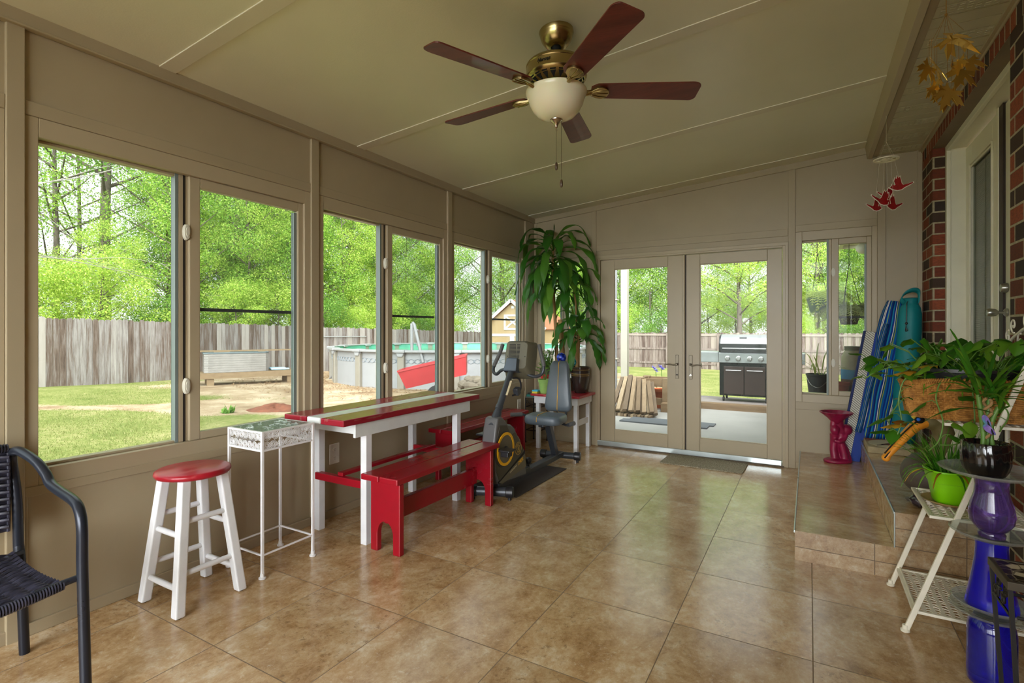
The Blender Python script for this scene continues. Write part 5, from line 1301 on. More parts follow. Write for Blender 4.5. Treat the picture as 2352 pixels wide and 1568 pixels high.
b = MB(); b.tube(bez([(.565,3.50,.55),(.605,3.505,.62),(.615,3.505,.70),(.585,3.495,.765),(.545,3.485,.775)],6), [.062]*6+[.052]*6+[.048]*6+[.046]*6+[.030], 18); b.ball((.555,3.487,.765),(.056,.048,.042),20,14)
o = b.build('neck', M['pel_neck'], pe, smooth=180); remesh(o, .007, 4, .5)
b = MB(); bill = bez([(.535,3.480,.762),(.49,3.462,.735),(.43,3.432,.668),(.372,3.402,.595),(.352,3.392,.565)], 6); b.tube(bill, [.040-.0009*k for k in range(25)], 16, sq=.75); b.ball((.356,3.394,.568),.021,14,10)
pb = b.build('bill', M['pel_orange'], pe, smooth=180)
b = MB()
for off in (-.013, .012):
    pts = [p + V((-.012,-.026+.0002*i,.004+off)) for i, p in enumerate(bill[4:22])]; b.tube(pts, .0035, 6)
b.build('bill_line', M['black'], pb)
b = MB(); b.ball((.505,3.442,.775),(.022,.016,.020),16,12); b.build('eye', M['black'], pe, smooth=180)
b = MB(); b.ball((.499,3.428,.778),(.009,.006,.009),12,8); b.build('iris', mat('eye_blue', (40,110,220), .15), pe, smooth=180)
b = MB(); b.tube(bez([(.475,3.445,.782),(.50,3.447,.802),(.535,3.455,.806)],5), .010, 8); b.build('brow', mat('brow_yellow', (214,190,50), .5), pe)
b = MB(); b.ball((0,0,0), (.058,.042,.036), 14, 9, Matrix.Translation((.505,3.352,Z2+.036)))
for i, p in enumerate(b.v): b.v[i] = V((p.x+.004*math.sin(i*7.1), p.y+.004*math.sin(i*3.7), p.z+.003*math.sin(i*5.3)))
rk = b.build('glass_rock', NT('dark_glass_rock').p(color=s2l((48,38,44)), rough=.12, coat=.5).m, None, smooth=30, loc=(.505,3.352,Z2)); tag(rk, 'glossy dark lump of slag glass at the front of the upper step', 'rock')

# ------------------------------------------------------------------ tower of glass plates and vases
gxx, gyy = .559, 2.43; KT = .74
def glassy(name, col, rough=.05, tr=.8, extra=0):
    t = NT(name); c = s2l(col); t.p(color=c, rough=rough, trans=tr, ior=1.45, coat=.3); return t.m
M['purple_glass'] = glassy('purple_glass', (104,74,158), .06, .75); M['cobalt'] = glassy('cobalt_glass', (30,26,214), .05, .55); M['deepblue'] = glassy('deep_blue_glass', (24,22,180), .05, .6)
M['clear'] = glass_thin('frosted_plate_glass', (.82,.85,.80,1), .16, 1.6)
tw = thing('glass_totem', 'stacked garden totem of blue and purple glass vases between clear plates', 'garden totem', (gxx, gyy, 0))
def lv(name, prof, m, n=48):
    b = MB(); b.lathe([(r*KT, z) for r, z in prof], (gxx, gyy, 0), n); return b.build(name, m, tw, smooth=50)
lv('jar', [(0,.0),(.082,.0),(.092,.008),(.093,.03),(.092,.19),(.086,.215),(.070,.232),(.066,.238),(.0,.238)], M['deepblue'])
def plate(z, R, h=.022, m='clear'):
    return lv('plate', [(0,z),(R*.45,z),(R*.52,z+.002),(R*.85,z+h*.55),(R,z+h),(R+.002,z+h+.003),(R-.003,z+h+.005),(R*.84,z+h*.55+.005),(R*.5,z+.007),(0,z+.006)], M[m], 72)
plate(.240, .158, .020); plate(.262, .150, .026)
lv('vase', [(0,.272),(.098,.272),(.099,.282),(.090,.32),(.076,.38),(.064,.44),(.060,.49),(.063,.508),(0,.508)], M['cobalt'])
plate(.509, .158, .026)
lv('vase', [(0,.520),(.050,.520),(.052,.532),(.046,.540),(.060,.548),(.083,.575),(.087,.600),(.080,.635),(.066,.670),(.062,.700),(.066,.724),(.068,.728),(0,.728)], M['purple_glass'])
plate(.729, .200, .024)
bp = thing('potted_lucky_bamboo', 'braided lucky bamboo in a fluted black ceramic pot on the totem', 'plant', (.540, 2.418, .737))
def flute(r, z, a): return r*(1+.055*abs(math.cos(a*9+ (1.4 if z > .045 else -1.4)*(z-.045)*14))**.7 if r > .045 else 1)
b = MB(); b.lathe([(.044,0),(.050,.003),(.060,.022),(.066,.045),(.067,.08),(.064,.114),(.062,.118),(.057,.114),(.055,.095),(0,.095)], (.540,2.418,.737), 108, None, 0, flute); b.build('pot', NT('black_glaze').p(color=s2l((12,12,14)), rough=.12, coat=.5).m, bp, smooth=50)
b = MB(); b.lathe([(0,.102),(.053,.098)], (.540,2.418,.737), 24); b.build('soil', M['soil'], bp)
b = MB(); br = MB(); fo = MB()
tops = []
for (dx, dy, hx, hy, h) in ((-.012,-.01,-.02,.0,.20),(.012,.008,.015,.01,.22),(.0,.014,.0,.02,.18),(.024,-.004,.035,.0,.16)):
    P = bez([(.54+dx,2.418+dy,.82),(.54+dx*.6,2.418+dy*.6,.87),(.54+hx*.5,2.418+hy,.93),(.54+hx,2.418+hy,.82+h)],6); b.tube(P, .0075, 10); tops.append(P[-1])
    for i in range(3, len(P)-1, 5): b.tube([P[i]-V((0,0,.002)), P[i]+V((0,0,.002))], .0092, 10)
for ph in (0, PI): br.tube([(.545+.011*math.cos(k*.55+ph), 2.418+.011*math.sin(k*.55+ph), .86+.006*k) for k in range(26)], .005, 8)
for tpt in tops:
    for k in range(10):
        a = random.uniform(0, 2*PI); strap_leaf(fo, tpt+V((0,0,random.uniform(-.03,.02))), a, random.uniform(.3,1.3), random.uniform(.13,.25), .013, random.uniform(3,7), 10, .002, .3)
b.build('cane', M['stem_green'], bp); br.build('braided_stem', M['trunk'], bp); fo.build('foliage', M['pothos'], bp, smooth=180)
bf = thing('butterfly_ornament', 'purple and teal butterfly pick in the lucky bamboo', 'ornament', (.548, 2.385, .915))
M['wing'] = NT('butterfly_wing'); M['wing'] = (lambda t: (t.p(color=t.ramp(t.noise(t.obj(), 30, 3), [(.35, s2l((70,170,160))), (.5, s2l((128,104,190))), (.65, s2l((176,150,214)))]), rough=.3), t.m)[1])(M['wing'])
for (c_, a, l) in (((.538,2.383,.925), 2.1, .055), ((.545,2.380,.900), 2.45, .055)):
    b = MB(); Mx = Matrix.Translation(c_) @ Matrix.Rotation(TH, 4, 'Z') @ Matrix.Rotation(PI/2, 4, 'X') @ Matrix.Rotation(a, 4, 'Z')
    b.prism([(l*.5*math.cos(t)+l*.1, (.34+.1*math.cos(t))*l*.5*1.1*math.sin(t)) for t in [2*PI*k/20 for k in range(20)]], -.001, .001, Mx); b.build('wing', M['wing'], bf, smooth=0)
b = MB(); b.tube([(.532,2.384,.945),(.552,2.381,.888)], .003, 6); b.tube([(.548,2.384,.90),(.545,2.41,.83)], .001, 5); b.build('body', M['black'], bf)

# small wrought-iron side table
it = thing('mosaic_side_table', 'black wrought-iron side table with a pebble mosaic top beside the totem', 'table', (.60, 2.03, 0))
ix0, ix1, iy0, iy1, iz = .478, .70, 1.935, 2.122, .55
b = MB()
for (x0,x1,y0,y1) in ((ix0,ix1,iy0,iy0+.012),(ix0,ix1,iy1-.012,iy1),(ix0,ix0+.012,iy0,iy1),(ix1-.012,ix1,iy0,iy1)): b.box(x0,x1,y0,y1,iz-.024,iz)
b.build('top_frame', mat('dark_iron_edge', (66,58,44), .5, .3), it, smooth=0, bevel=.002)
t = NT('pebble_mosaic'); v = t.node('TexVoronoi'); v.inputs['Scale'].default_value = 34; t.l.new(t.obj(), v.inputs[0]); v2 = t.node('TexVoronoi', feature='DISTANCE_TO_EDGE'); v2.inputs['Scale'].default_value = 34; t.l.new(t.obj(), v2.inputs[0])
cc_ = t.ramp(v.outputs['Color'], [(0, s2l((24,22,20))), (.45, s2l((196,186,160))), (.6, s2l((40,34,28))), (.8, s2l((170,150,110)))], 'CONSTANT'); t.p(color=t.mix(t.ramp(v2.outputs[0], [(.04, G(1)), (.06, G(0))]), cc_, s2l((120,112,96))), rough=.2)
b = MB(); b.box(ix0+.012,ix1-.012,iy0+.012,iy1-.012,iz-.02,iz-.002); b.build('mosaic_top', t.m, it, smooth=0)
for (x, y, ex, ey) in ((ix0+.008,iy0+.008,.03,.02),(ix1-.008,iy0+.008,-.03,.02),(ix1-.008,iy1-.008,-.03,-.02),(ix0+.008,iy1-.008,.03,-.02)):
    b = MB(); b.bar((x,y,iz-.024),(x+ex,y+ey,0), .010, .010); b.build('leg', M['black_iron'], it, smooth=0)
b = MB()
for ax, o, L0, L1 in ((1, ix0+.010, iy0+.02, iy1-.02), (0, iy0+.010, ix0+.02, ix1-.02), (1, ix1-.01, iy0+.02, iy1-.02), (0, iy1-.01, ix0+.02, ix1-.02)):
    zz = iz-.10; A = (lambda u, z: (o, u, z)) if ax == 1 else (lambda u, z: (u, o, z))
    b.tube([A(L0+.003, zz), A(L1-.003, zz)], .0045, 6)
    for k, fl_ in ((.28, 1), (.72, -1)):
        c_ = L0+(L1-L0)*k; S_ = spiral(c_-.012, iz-.045, .022, fl_, 1.4)[::-1] ; S2 = spiral(c_+.012, zz+.022, .02, fl_, 1.4)
        b.tube([A(u, z) for u, z in S_], .0035, 6); b.tube([A(u, z) for u, z in S2], .0035, 6); b.tube([A(*S_[0]), A(c_, iz-.062), A(*S2[-1])], .0035, 6)
b.build('scrollwork', M['black_iron'], it)

# ------------------------------------------------------------------ hanging ornaments under the eave
def poly_maple(s):
    half = [(0,-.30),(.02,.0),(.18,-.08),(.42,-.28),(.38,-.10),(.52,-.02),(.24,.08),(.50,.10),(.80,.30),(.58,.32),(.60,.48),(.20,.28),(.20,.48),(.34,.66),(.15,.64)]
    top = [(0,1.0)]
    pts = [(x, z) for x, z in half] + top + [(-x, z) for x, z in half[::-1][:-1]]
    return [(x*s, z*s) for x, z in pts]
M['goldleaf'] = NT('gold_leaf_metal').p(color=s2l((214,176,84)), metal=.85, rough=.36).m; M['string'] = mat('brown_string', (150,110,50), .7)
lcx, lcy = .528, 2.958
lc_ = thing('leaf_wind_chime', 'gold maple-leaf wind chime hanging from the soffit above the house door', 'wind chime', (lcx, lcy, 2.712))
b = MB(); b.tube([(lcx,lcy,2.713),(lcx,lcy,2.65)], .002, 5)
b.ball((lcx,lcy,2.65), .006, 8, 6)
for k in range(8): a = 2*PI*k/8; b.tube([(lcx,lcy,2.65),(lcx+.06*math.cos(a),lcy+.06*math.sin(a),2.545+.02*math.cos(a))], .0008, 4)
b.build('string', M['string'], lc_)
def leaf3(c_, s, rz, rx, ry, name='leaf'):
    Mx = Matrix.Translation(c_) @ Matrix.Rotation(rz, 4, 'Z') @ Matrix.Rotation(rx, 4, 'X') @ Matrix.Rotation(ry, 4, 'Y') @ Matrix(((1,0,0,0),(0,0,-1,0),(0,-1,0,0),(0,0,0,1)))
    b = MB(); b.prism([(x + .0, z) for x, z in poly_maple(s)], -.0012, .0012, Mx)
    for i, p in enumerate(b.v): d = (p - V(c_)); b.v[i] = p + V((0,0,-.8*(d.x*d.x+d.y*d.y)/max(s,.01)*.6))
    return b.build(name, M['goldleaf'], lc_, smooth=0)
leaf3((lcx, lcy-.02, 2.535), .125, TH+1.4, -1.25, .2, 'top_leaf')
for (u_, z, s, rz, rx, ry, dd) in ((-.075,2.345,.075,.2,.1,.6,0),(-.02,2.375,.082,.9,-.5,.2,.04),(.03,2.355,.062,1.5,.1,.1,-.03),(.055,2.37,.045,.7,0,.3,.03),(.095,2.375,.075,-.3,-.2,-.2,0),(-.025,2.290,.060,1.3,0,.1,.02),(-.065,2.255,.058,.3,.1,-.7,0),(.05,2.315,.085,0,-.1,.5,-.03),(.03,2.255,.088,.1,.1,.1,.03),(.0,2.225,.078,-.2,.1,.5,-.03)):
    p = V((lcx, lcy, z)) + V((math.cos(TH), math.sin(TH), 0))*u_ + V((-math.sin(TH), math.cos(TH), 0))*dd
    p.z += .075; o = leaf3(p, s*1.15, TH+rz, rx, ry)
    q = MB(); q.tube([p+V((0,0,.01)), (p.x, p.y, 2.54)], .0008, 4); q.build('string', M['string'], o)
bcx_, bcy_ = .452, 4.30
bm2 = thing('bird_mobile', 'red cardinal bird mobile hanging from a pierced white disc', 'mobile', (bcx_, bcy_, 2.712))
M['mob_white'] = mat('mobile_white', (232,226,206), .4); M['mob_red'] = mat('mobile_red', (150,22,28), .3, var=.3, vscale=40)
b = MB(); ring3 = []
for k in range(6):
    a = 2*PI*k/6; b.lathe([(.0135,0),(.0135,.004)], (bcx_+.042*math.cos(a), bcy_+.042*math.sin(a), 2.398), 10)
b2 = MB()
def annulus(bb, r0, r1, z0, z1, n=40):
    rows = [[(bcx_+r*math.cos(2*PI*k/n), bcy_+r*math.sin(2*PI*k/n), z) for k in range(n)] for r, z in ((r0,z0),(r1,z0),(r1,z1),(r0,z1),(r0,z0))]
    bb.sheet(rows, wrap=True)
annulus(b2, .056, .074, 2.398, 2.404); annulus(b2, .018, .030, 2.398, 2.404); annulus(b2, .0, .010, 2.398, 2.404)
for k in range(6): a = 2*PI*(k+.5)/6; b2.bar((bcx_+.005*math.cos(a),bcy_+.005*math.sin(a),2.401),(bcx_+.058*math.cos(a),bcy_+.058*math.sin(a),2.401), .010, .005)
b2.build('disc', M['mob_white'], bm2, smooth=0)
b = MB(); b.tube([(bcx_,bcy_,2.712),(bcx_,bcy_,2.52)], .0008, 4)
for k in range(4): a = PI/4+PI/2*k; b.tube([(bcx_,bcy_,2.52),(bcx_+.06*math.cos(a),bcy_+.06*math.sin(a),2.403)], .0006, 4)
b.build('string', M['mob_white'], bm2)
bird = [(-.043,.001),(-.034,.007),(-.031,.017),(-.024,.009),(-.018,.011),(-.023,.030),(-.017,.047),(-.012,.040),(-.007,.055),(-.002,.044),(.004,.052),(.007,.036),(.010,.016),(.016,.006),(.036,.010),(.058,.016),(.060,.011),(.040,.002),(.022,-.006),(.008,-.016),(-.010,-.018),(-.026,-.012),(-.036,-.006)]
for i, (u_, v_, fl_, sc_) in enumerate(((2057,431,1,1.3),(2041,449,-1,1.1),(2021,463,-1,1.35),(2016,474,-1,1.15),(2041,476,1,1.35))):
    F_ = -.4976*bcx_+.8674*bcy_; k_ = F_/1190; off = (u_-2034)*k_; z = 1.25-(v_-757)*k_; dd = (-.03,.02,-.02,.03,-.04)[i]
    p = V((bcx_, bcy_, z)) + V((math.cos(TH), math.sin(TH), 0))*off + V((-math.sin(TH), math.cos(TH), 0))*dd
    Mx = Matrix.Translation(p) @ Matrix.Rotation(TH+(.15*i-.3), 4, 'Z') @ Matrix.Rotation(-.25*fl_*(1 if i in (1,2) else .2), 4, 'Y') @ Matrix(((1,0,0,0),(0,0,-1,0),(0,1,0,0),(0,0,0,1)))
    b = MB(); b.prism([(x*fl_*sc_, y*sc_) for x, y in bird][::fl_], -.0012, .0012, Mx); o = b.build('bird', M['mob_red'], bm2, smooth=0)
    c_ = (0.0,.006); b = MB(); b.prism([((c_[0]+(x-c_[0])*1.07)*fl_*sc_+(.0018*(1 if x>0 else -1))*fl_, (c_[1]+(y-c_[1])*1.08)*sc_+.0022*(1 if y > .006 else -1)) for x, y in bird][::fl_], -.0008, .0008, Mx); b.build('white_edge', M['mob_white'], o, smooth=0)
    b = MB(); b.tube([p+V((0,0,.03*sc_)), (p.x*.6+bcx_*.4, p.y*.6+bcy_*.4, 2.40)], .0005, 4); b.build('string', M['mob_white'], o)
# ------------------------------------------------------------------ outside: ground and lawn
PC = V((-10.48, 14.74)); PR = 4.3; PRZ = .68
def nz2(x, y, s=1.0):
    return (math.sin(x*1.7*s+1.3*math.sin(y*.9*s)) + math.sin(y*2.1*s+1.7*math.sin(x*1.1*s)) + math.sin((x+y)*.73*s+2))/3
def dirt(x, y):
    n = .9*nz2(x, y, .55) + .45*nz2(x, y, 1.9)
    d1 = 1 - (math.hypot(x-PC.x, y-PC.y) - PR - 2.1)/1.5           # round the pool
    tt = max(0, min(1, ((x+12.2)*5.2+(y-4.2)*3.9)/42.3)); d2 = 1 - (math.hypot(x+12.2-5.2*tt, y-4.2-3.9*tt) - .15 - 1.15*tt)/.8   # worn strip
    d3 = 1 - (math.hypot((x+14.2)/1.5, (y-9.5)/1.4) - 1.4)/1.2
    return max(0, min(1, max(d1, d2*.9, d3) + n*.8))
xs = np.concatenate([np.arange(-60,-20,2.), np.arange(-20,-2.6,.35), np.arange(-2.6,31,2.)]); ys = np.concatenate([np.arange(-14,-.1,1.), np.arange(0,30,.35), np.arange(30,70,2.)])
me = bpy.data.meshes.new('ground'); nx, ny = len(xs), len(ys)
vs = [(x, y, gz(y)+.03*nz2(x, y, .8)) for y in ys for x in xs]
me.from_pydata(vs, [], [(j*nx+i, j*nx+i+1, (j+1)*nx+i+1, (j+1)*nx+i) for j in range(ny-1) for i in range(nx-1)])
at = me.attributes.new('dirt', 'FLOAT', 'POINT'); at.data.foreach_set('value', [dirt(x, y) for y in ys for x in xs])
t = NT('lawn_and_dirt'); a_ = t.node('Attribute', attribute_name='dirt'); p_ = t.pos()
n1 = t.noise(p_, 1.1, 6, .65); n2 = t.noise(p_, 14, 5, .7); n3 = t.noise(p_, 45, 3, .7)
grass = t.ramp(t.math('MULTIPLY_ADD', n2, .5, t.math('MULTIPLY', n1, .5)), [(.35, s2l((90,104,50))), (.5, s2l((122,128,72))), (.62, s2l((154,148,102)))])
soil = t.ramp(t.math('MULTIPLY_ADD', n3, .4, t.math('MULTIPLY', n1, .6)), [(.34, s2l((112,88,66))), (.48, s2l((160,138,112))), (.62, s2l((196,178,154)))])
fac = t.ramp(t.math('ADD', a_.outputs['Fac'], t.math('MULTIPLY_ADD', n2, .9, -.45)), [(.36, G(0)), (.58, G(1))])
t.p(color=t.mix(fac, grass, soil), rough=.95, spec=.1); t.bump(n2, .5, .03)
me.materials.append(t.m); me.shade_smooth()
S(bpy.data.objects.new('ground', me)); COL.objects.link(bpy.data.objects['ground'])

def quads_mesh(name, P, A, B, m, tri=False):
    """P centres, A half-length vectors, B half-width vectors -> rhombic leaves (or blades when tri)"""
    n = len(P)
    if tri:
        v = np.stack([P-B, P+B, P+A], 1).reshape(-1, 3); k = 3
    else:
        v = np.stack([P-A, P-B+A*.1, P+A, P+B+A*.1], 1).reshape(-1, 3); k = 4
    me = bpy.data.meshes.new(name); me.vertices.add(n*k); me.vertices.foreach_set('co', v.ravel())
    me.loops.add(n*k); me.loops.foreach_set('vertex_index', np.arange(n*k)); me.polygons.add(n)
    me.polygons.foreach_set('loop_start', np.arange(n)*k); me.update(calc_edges=True); me.materials.append(m); return me
def unit(a): return a/np.linalg.norm(a, axis=1, keepdims=True)
M['grass'] = leafmat('grass_blade', (96,114,50), (128,140,74), (168,164,112), .4, .6)
n = 150000; ang = rng.uniform(1.05, 2.75, n) + PI/2 - .35; r = 3.0 + 15*rng.random(n)**1.6
gx_ = -np.abs(r*np.sin(ang))-.0; gy_ = r*np.cos(ang)
gx_ = -2.95 - 13.8*rng.random(n)**1.35; gy_ = -1.0 + 14*rng.random(n)
keep = np.array([dirt(x, y) < .45 + .3*q for x, y, q in zip(gx_, gy_, rng.random(n))]) & (gx_ > -16.9)
gx_, gy_ = gx_[keep], gy_[keep]; n = len(gx_)
x2 = -4.5+6.5*rng.random(26000); y2 = 10.4+14*rng.random(26000)**1.4; gx_ = np.concatenate([gx_, x2]); gy_ = np.concatenate([gy_, y2]); n = len(gx_)
P = np.stack([gx_, gy_, -.125-.022*gy_], 1); h = rng.uniform(.015, .04, n)
A = np.stack([rng.normal(0,.5,n)*h, rng.normal(0,.5,n)*h, h], 1); th = rng.uniform(0, 2*PI, n); B = np.stack([np.cos(th), np.sin(th), 0*th], 1)*.0045
go = bpy.data.objects.new('grass', quads_mesh('grass', P, A, B, M['grass'], True)); COL.objects.link(go)
tag(go, 'short patchy green and straw-coloured lawn grass outside the windows', 'grass', kind='stuff')

# ------------------------------------------------------------------ trees
def foliage_mesh(name, clusters, n, size, m, flat=.5):
    C_ = np.array([c[:3] for c in clusters]); R_ = np.array([c[3] for c in clusters]); pw = R_**2; idx = rng.choice(len(clusters), n, p=pw/pw.sum())
    d = unit(rng.normal(size=(n, 3))); rad = R_[idx]*(.35+.68*rng.random(n)**.6); d[:, 2] *= .75
    P = C_[idx] + d*rad[:, None]
    nrm = unit(d*.5 + np.array([0, 0, flat]) + rng.normal(0, .55, (n, 3))); u = unit(np.cross(nrm, rng.normal(size=(n, 3)))); w = np.cross(nrm, u)
    s = size*rng.uniform(.6, 1.35, n)[:, None]
    return quads_mesh(name, P, u*s*.5, w*s*.27, m)
M['leafA'] = leafmat('tree_leaf_mid', (76,120,40), (128,172,66), (192,214,106), .5, .5)
M['leafB'] = leafmat('tree_leaf_bright', (106,150,46), (164,198,76), (222,230,128), .52, .5)
M['leafC'] = leafmat('tree_leaf_dark', (54,96,34), (98,144,56), (156,188,86), .45, .5)
M['bark'] = mat('tree_bark', (94,84,76), .9, var=.3, vscale=8, bump=.6, bscale=20)
def tree(name, H, R, z0, ncl, rcl, nleaf, size, m, rt, shape=.5, bark='bark', flat=.5):
    root = thing(name, None, 'tree')
    cl = []; b = MB(); b.tube(bez([(0,0,-.2),(.1,.05,H*.3),(-.08,.1,H*.6),(.05,0,H*.95)], 4), [rt]+[rt*(1-.8*k/12) for k in range(12)], 8)
    for k in range(ncl):
        t = (k+.5)/ncl; z = z0+(H-z0)*t; prof = math.sin(PI*(.12+.80*t))**shape
        a = k*2.39996+random.uniform(-.4,.4); rr_ = R*prof*math.sqrt(random.uniform(.18,1)); r = rcl*random.uniform(.7,1.25)
        c = (rr_*math.cos(a), rr_*math.sin(a), z); cl.append((*c, r))
        zb_ = max(.3, z-rr_*.55-.3); b.tube(bez([(0,0,zb_),(c[0]*.5,c[1]*.5,zb_+(z-zb_)*.45),c], 3), [rt*.32,rt*.3,rt*.26,rt*.22,rt*.18,rt*.1,rt*.06][:7], 5)
        for q in range(2):
            c2 = (c[0]+random.uniform(-1,1)*r, c[1]+random.uniform(-1,1)*r, c[2]+random.uniform(-.5,.6)*r); b.tube([c, c2], [rt*.08, rt*.02], 4)
    b.build('trunk', M[bark], root, smooth=60)
    o = bpy.data.objects.new('foliage', foliage_mesh('foliage', cl, nleaf, size, m, flat)); COL.objects.link(o); o.parent = root
    return root
protos = {
 'oakA': tree('oak_tree', 13.5, 4.4, 2.5, 34, 1.35, 62000, .088, M['leafA'], .20),
 'oakB': tree('oak_tree', 12.0, 4.0, 3.2, 28, 1.25, 46000, .088, M['leafC'], .18),
 'young': tree('young_tree', 8.2, 2.6, 1.0, 28, .85, 34000, .072, M['leafB'], .09),
 'youngB': tree('young_tree', 7.0, 2.4, .8, 26, .8, 30000, .072, M['leafA'], .08),
 'sparse': tree('sparse_tree', 11.0, 3.6, 3.0, 24, 1.0, 14000, .085, M['leafA'], .12),
 'pine': tree('pine_tree', 19, 3.0, 8.0, 18, 1.2, 9000, .13, M['leafC'], .24, .5),
 'shrub': tree('shrub', 3.4, 1.4, .3, 18, .6, 20000, .062, M['leafB'], .05),
 'shrubB': tree('shrub', 3.0, 1.4, .3, 18, .6, 18000, .06, M['leafC'], .05),
}
LAB = {'oakA': 'broad leafy tree in the woods beyond the garden fence', 'oakB': 'dark green leafy tree in the woods beyond the garden fence', 'young': 'bright yellow-green young tree just beyond the garden fence',
 'youngB': 'mid-green young tree just beyond the garden fence', 'sparse': 'thin-crowned tree with sky showing through beyond the left fence', 'pine': 'tall bare-stemmed pine rising behind the garden fence', 'shrub': 'bright green bush crowding the far side of the fence', 'shrubB': 'dark green bush crowding the far side of the fence'}
used = set(); rt_ = random.Random(3)
def put(kind, x, y, s=1., rz=None, label=None, sz=None):
    o = protos[kind] if kind not in used else copy_tree(protos[kind]); used.add(kind)
    o.location = (x, y, gz(min(y, 30))); o.rotation_euler = (0, 0, rt_.uniform(0, 6.28) if rz is None else rz); o.scale = (s, s, sz or s)
    o['label'] = label or LAB[kind]; o['category'] = 'bush' if 'shrub' in kind else 'tree'
    o['group'] = ('bushes' if 'shrub' in kind else {'pine': 'pines', 'oakA': 'broad trees', 'oakB': 'dark trees', 'young': 'bright young trees', 'youngB': 'mid-green young trees', 'sparse': 'thin-crowned trees'}[kind]) + ' beyond the fence'
    if label: del o['group']
    return o
# along the left fence
for i, y in enumerate(np.arange(1.5, 27, 2.1)): put('shrub' if i % 3 != 1 else 'shrubB', -19.2-rt_.random()*.8, float(y), .8+.3*rt_.random())
for i, y in enumerate(np.arange(.5, 30, 2.7)):
    gap = 4 < y < 11
    put('young' if i % 2 else 'youngB', -20.6-rt_.random()*1.4, float(y), (.46 if gap else .95)+.18*rt_.random())
for (x, y) in ((-23.5,4.6),(-25.5,8.6),(-24.5,12.2),(-23,1.2),(-30,11)): put('sparse', x, y, .95+.2*rt_.random())
for (k, x, y, s) in (('oakA',-24.5,15.5,1.0),('oakB',-27,16.5,1.0),('oakA',-25,20,1.05),('oakB',-29,17.5,1.1),('oakA',-24,25,1.0),('oakB',-30,23.5,1.15),('oakA',-29,29,1.1),('oakB',-23,30,1.0),('oakA',-33,6.0,.8),('oakB',-31,2.0,.9),('oakA',-24,-2.5,.9)): put(k, x, y, s)
put('pine', -25, 10.1, 1.0, label='tall pine trunk standing clear in the sky gap beyond the left fence'); put('pine', -28, 15.2, 1.0); put('pine', -27.5, 21, .95); put('pine', -26.5, 24.5, .9)
# beyond the back fence
for i, x in enumerate(np.arange(-16.5, 7, 2.3)):
    if not -5.2 < x < -1.2: put('shrub' if i % 2 else 'shrubB', float(x), 29.2+rt_.random(), .75+.3*rt_.random())
for i, x in enumerate(np.arange(-17, 8, 2.9)):
    if not -6 < x < -.6: put('youngB' if i % 2 else 'young', float(x), 31+1.5*rt_.random(), .9+.25*rt_.random())
for (k, x, y, s) in (('oakA',-15,35,1.1),('oakB',-11,34,1.15),('oakA',-8,36,1.1),('oakB',-4.2,47,.8),('oakA',0.5,35,.9),('oakB',4.5,34,1.1),('oakA',1,50,.8),('oakB',9,36,1.1),('oakA',-18.5,31,1.0)): put(k, x, y, s)
put('shrub', -4.4, 38, 1.25, label='yellow-green bush far behind the grill beyond the back fence'); put('shrub', -1.2, 39, 1.3, label='yellow-green bush further back, right of the layered tree'); put('shrub', -6.5, 40, 1.4, label='yellow-green bush at the far edge of the clearing')
put('pine', -10.2, 31.5, .9); put('pine', -7.4, 32.5, .8); put('pine', -13.5, 33, 1.0)
# layered tree seen over the grill
root = thing('layered_tree', 'slender tree with spreading layered branches behind the grill', 'tree')
b = MB(); b.tube(bez([(0,0,-.2),(.03,.02,2.5),(-.04,0,5),(.02,0,9.5)],4), [.16]*2+[.155-.012*k for k in range(11)], 10); cl = []
for k in range(24):
    z = 2.2+6.6*k/24; a = k*2.39996+random.uniform(-.3,.3); L_ = (3.1-1.6*k/24)*random.uniform(.75,1.1); e = V((L_*math.cos(a), L_*math.sin(a), z+L_*.42))
    P = bez([(0,0,z),(e.x*.5,e.y*.5,z+L_*.28),e], 4); b.tube(P, [.045-.004*i for i in range(len(P))], 6)
    for s in (.45,.62,.8,1.0): q = P[min(len(P)-1, int(s*(len(P)-1)))]; cl.append((q.x+random.uniform(-.3,.3), q.y+random.uniform(-.3,.3), q.z+.1, .55))
b.build('trunk', M['bark'], root, smooth=60)
o = bpy.data.objects.new('foliage', foliage_mesh('foliage', [(c[0],c[1],c[2],c[3]*1.1) for c in cl], 30000, .095, M['leafB'], 1.4)); COL.objects.link(o); o.parent = root
root.location = (-3.2, 29.6, gz(29)); root.rotation_euler = (0,0,.8)
# bare pale-barked branches reaching in from the left
root = thing('bare_tree', 'leafless pale grey tree with thin branches reaching across the left window', 'tree', (-9.6, 1.2, gz(1)))
b = MB(); M['palebark'] = mat('pale_bark', (150,146,138), .8, var=.15)
b.tube(bez([(-9.6,1.2,-.3),(-9.65,1.25,1.2),(-9.5,1.3,2.4),(-9.6,1.4,4.2)],5), [.13-.006*k for k in range(16)], 10)
def twig(p, d, L_, r, depth):
    pts = [V(p)]; dd = V(d).normalized()
    for k in range(7):
        dd = (dd + V((random.uniform(-.2,.2), random.uniform(-.1,.1), random.uniform(-.24,.22)))).normalized(); pts.append(pts[-1]+dd*L_/7)
    Pb = bez(pts, 3); b.tube(Pb, [r*(1-.8*k/(len(Pb)-1)) for k in range(len(Pb))], 5)
    if depth:
        for k in (2,3,4,5,6):
            if random.random() < .6: twig(pts[k], dd+V((random.uniform(-.5,.5), random.uniform(-.1,.5), random.uniform(-.6,.6))), L_*.45, r*.4, depth-1)
for (z, d, L_, r) in ((2.75,(-.25,1,-.16),5.2,.013),(3.05,(-.1,1,-.02),4.8,.014),(3.2,(-.3,1,.16),4.0,.012),(2.4,(0,1,-.12),4.2,.010)): twig((-9.55,1.35,z), d, L_, r, 2)
b.build('trunk', M['palebark'], root, smooth=60)

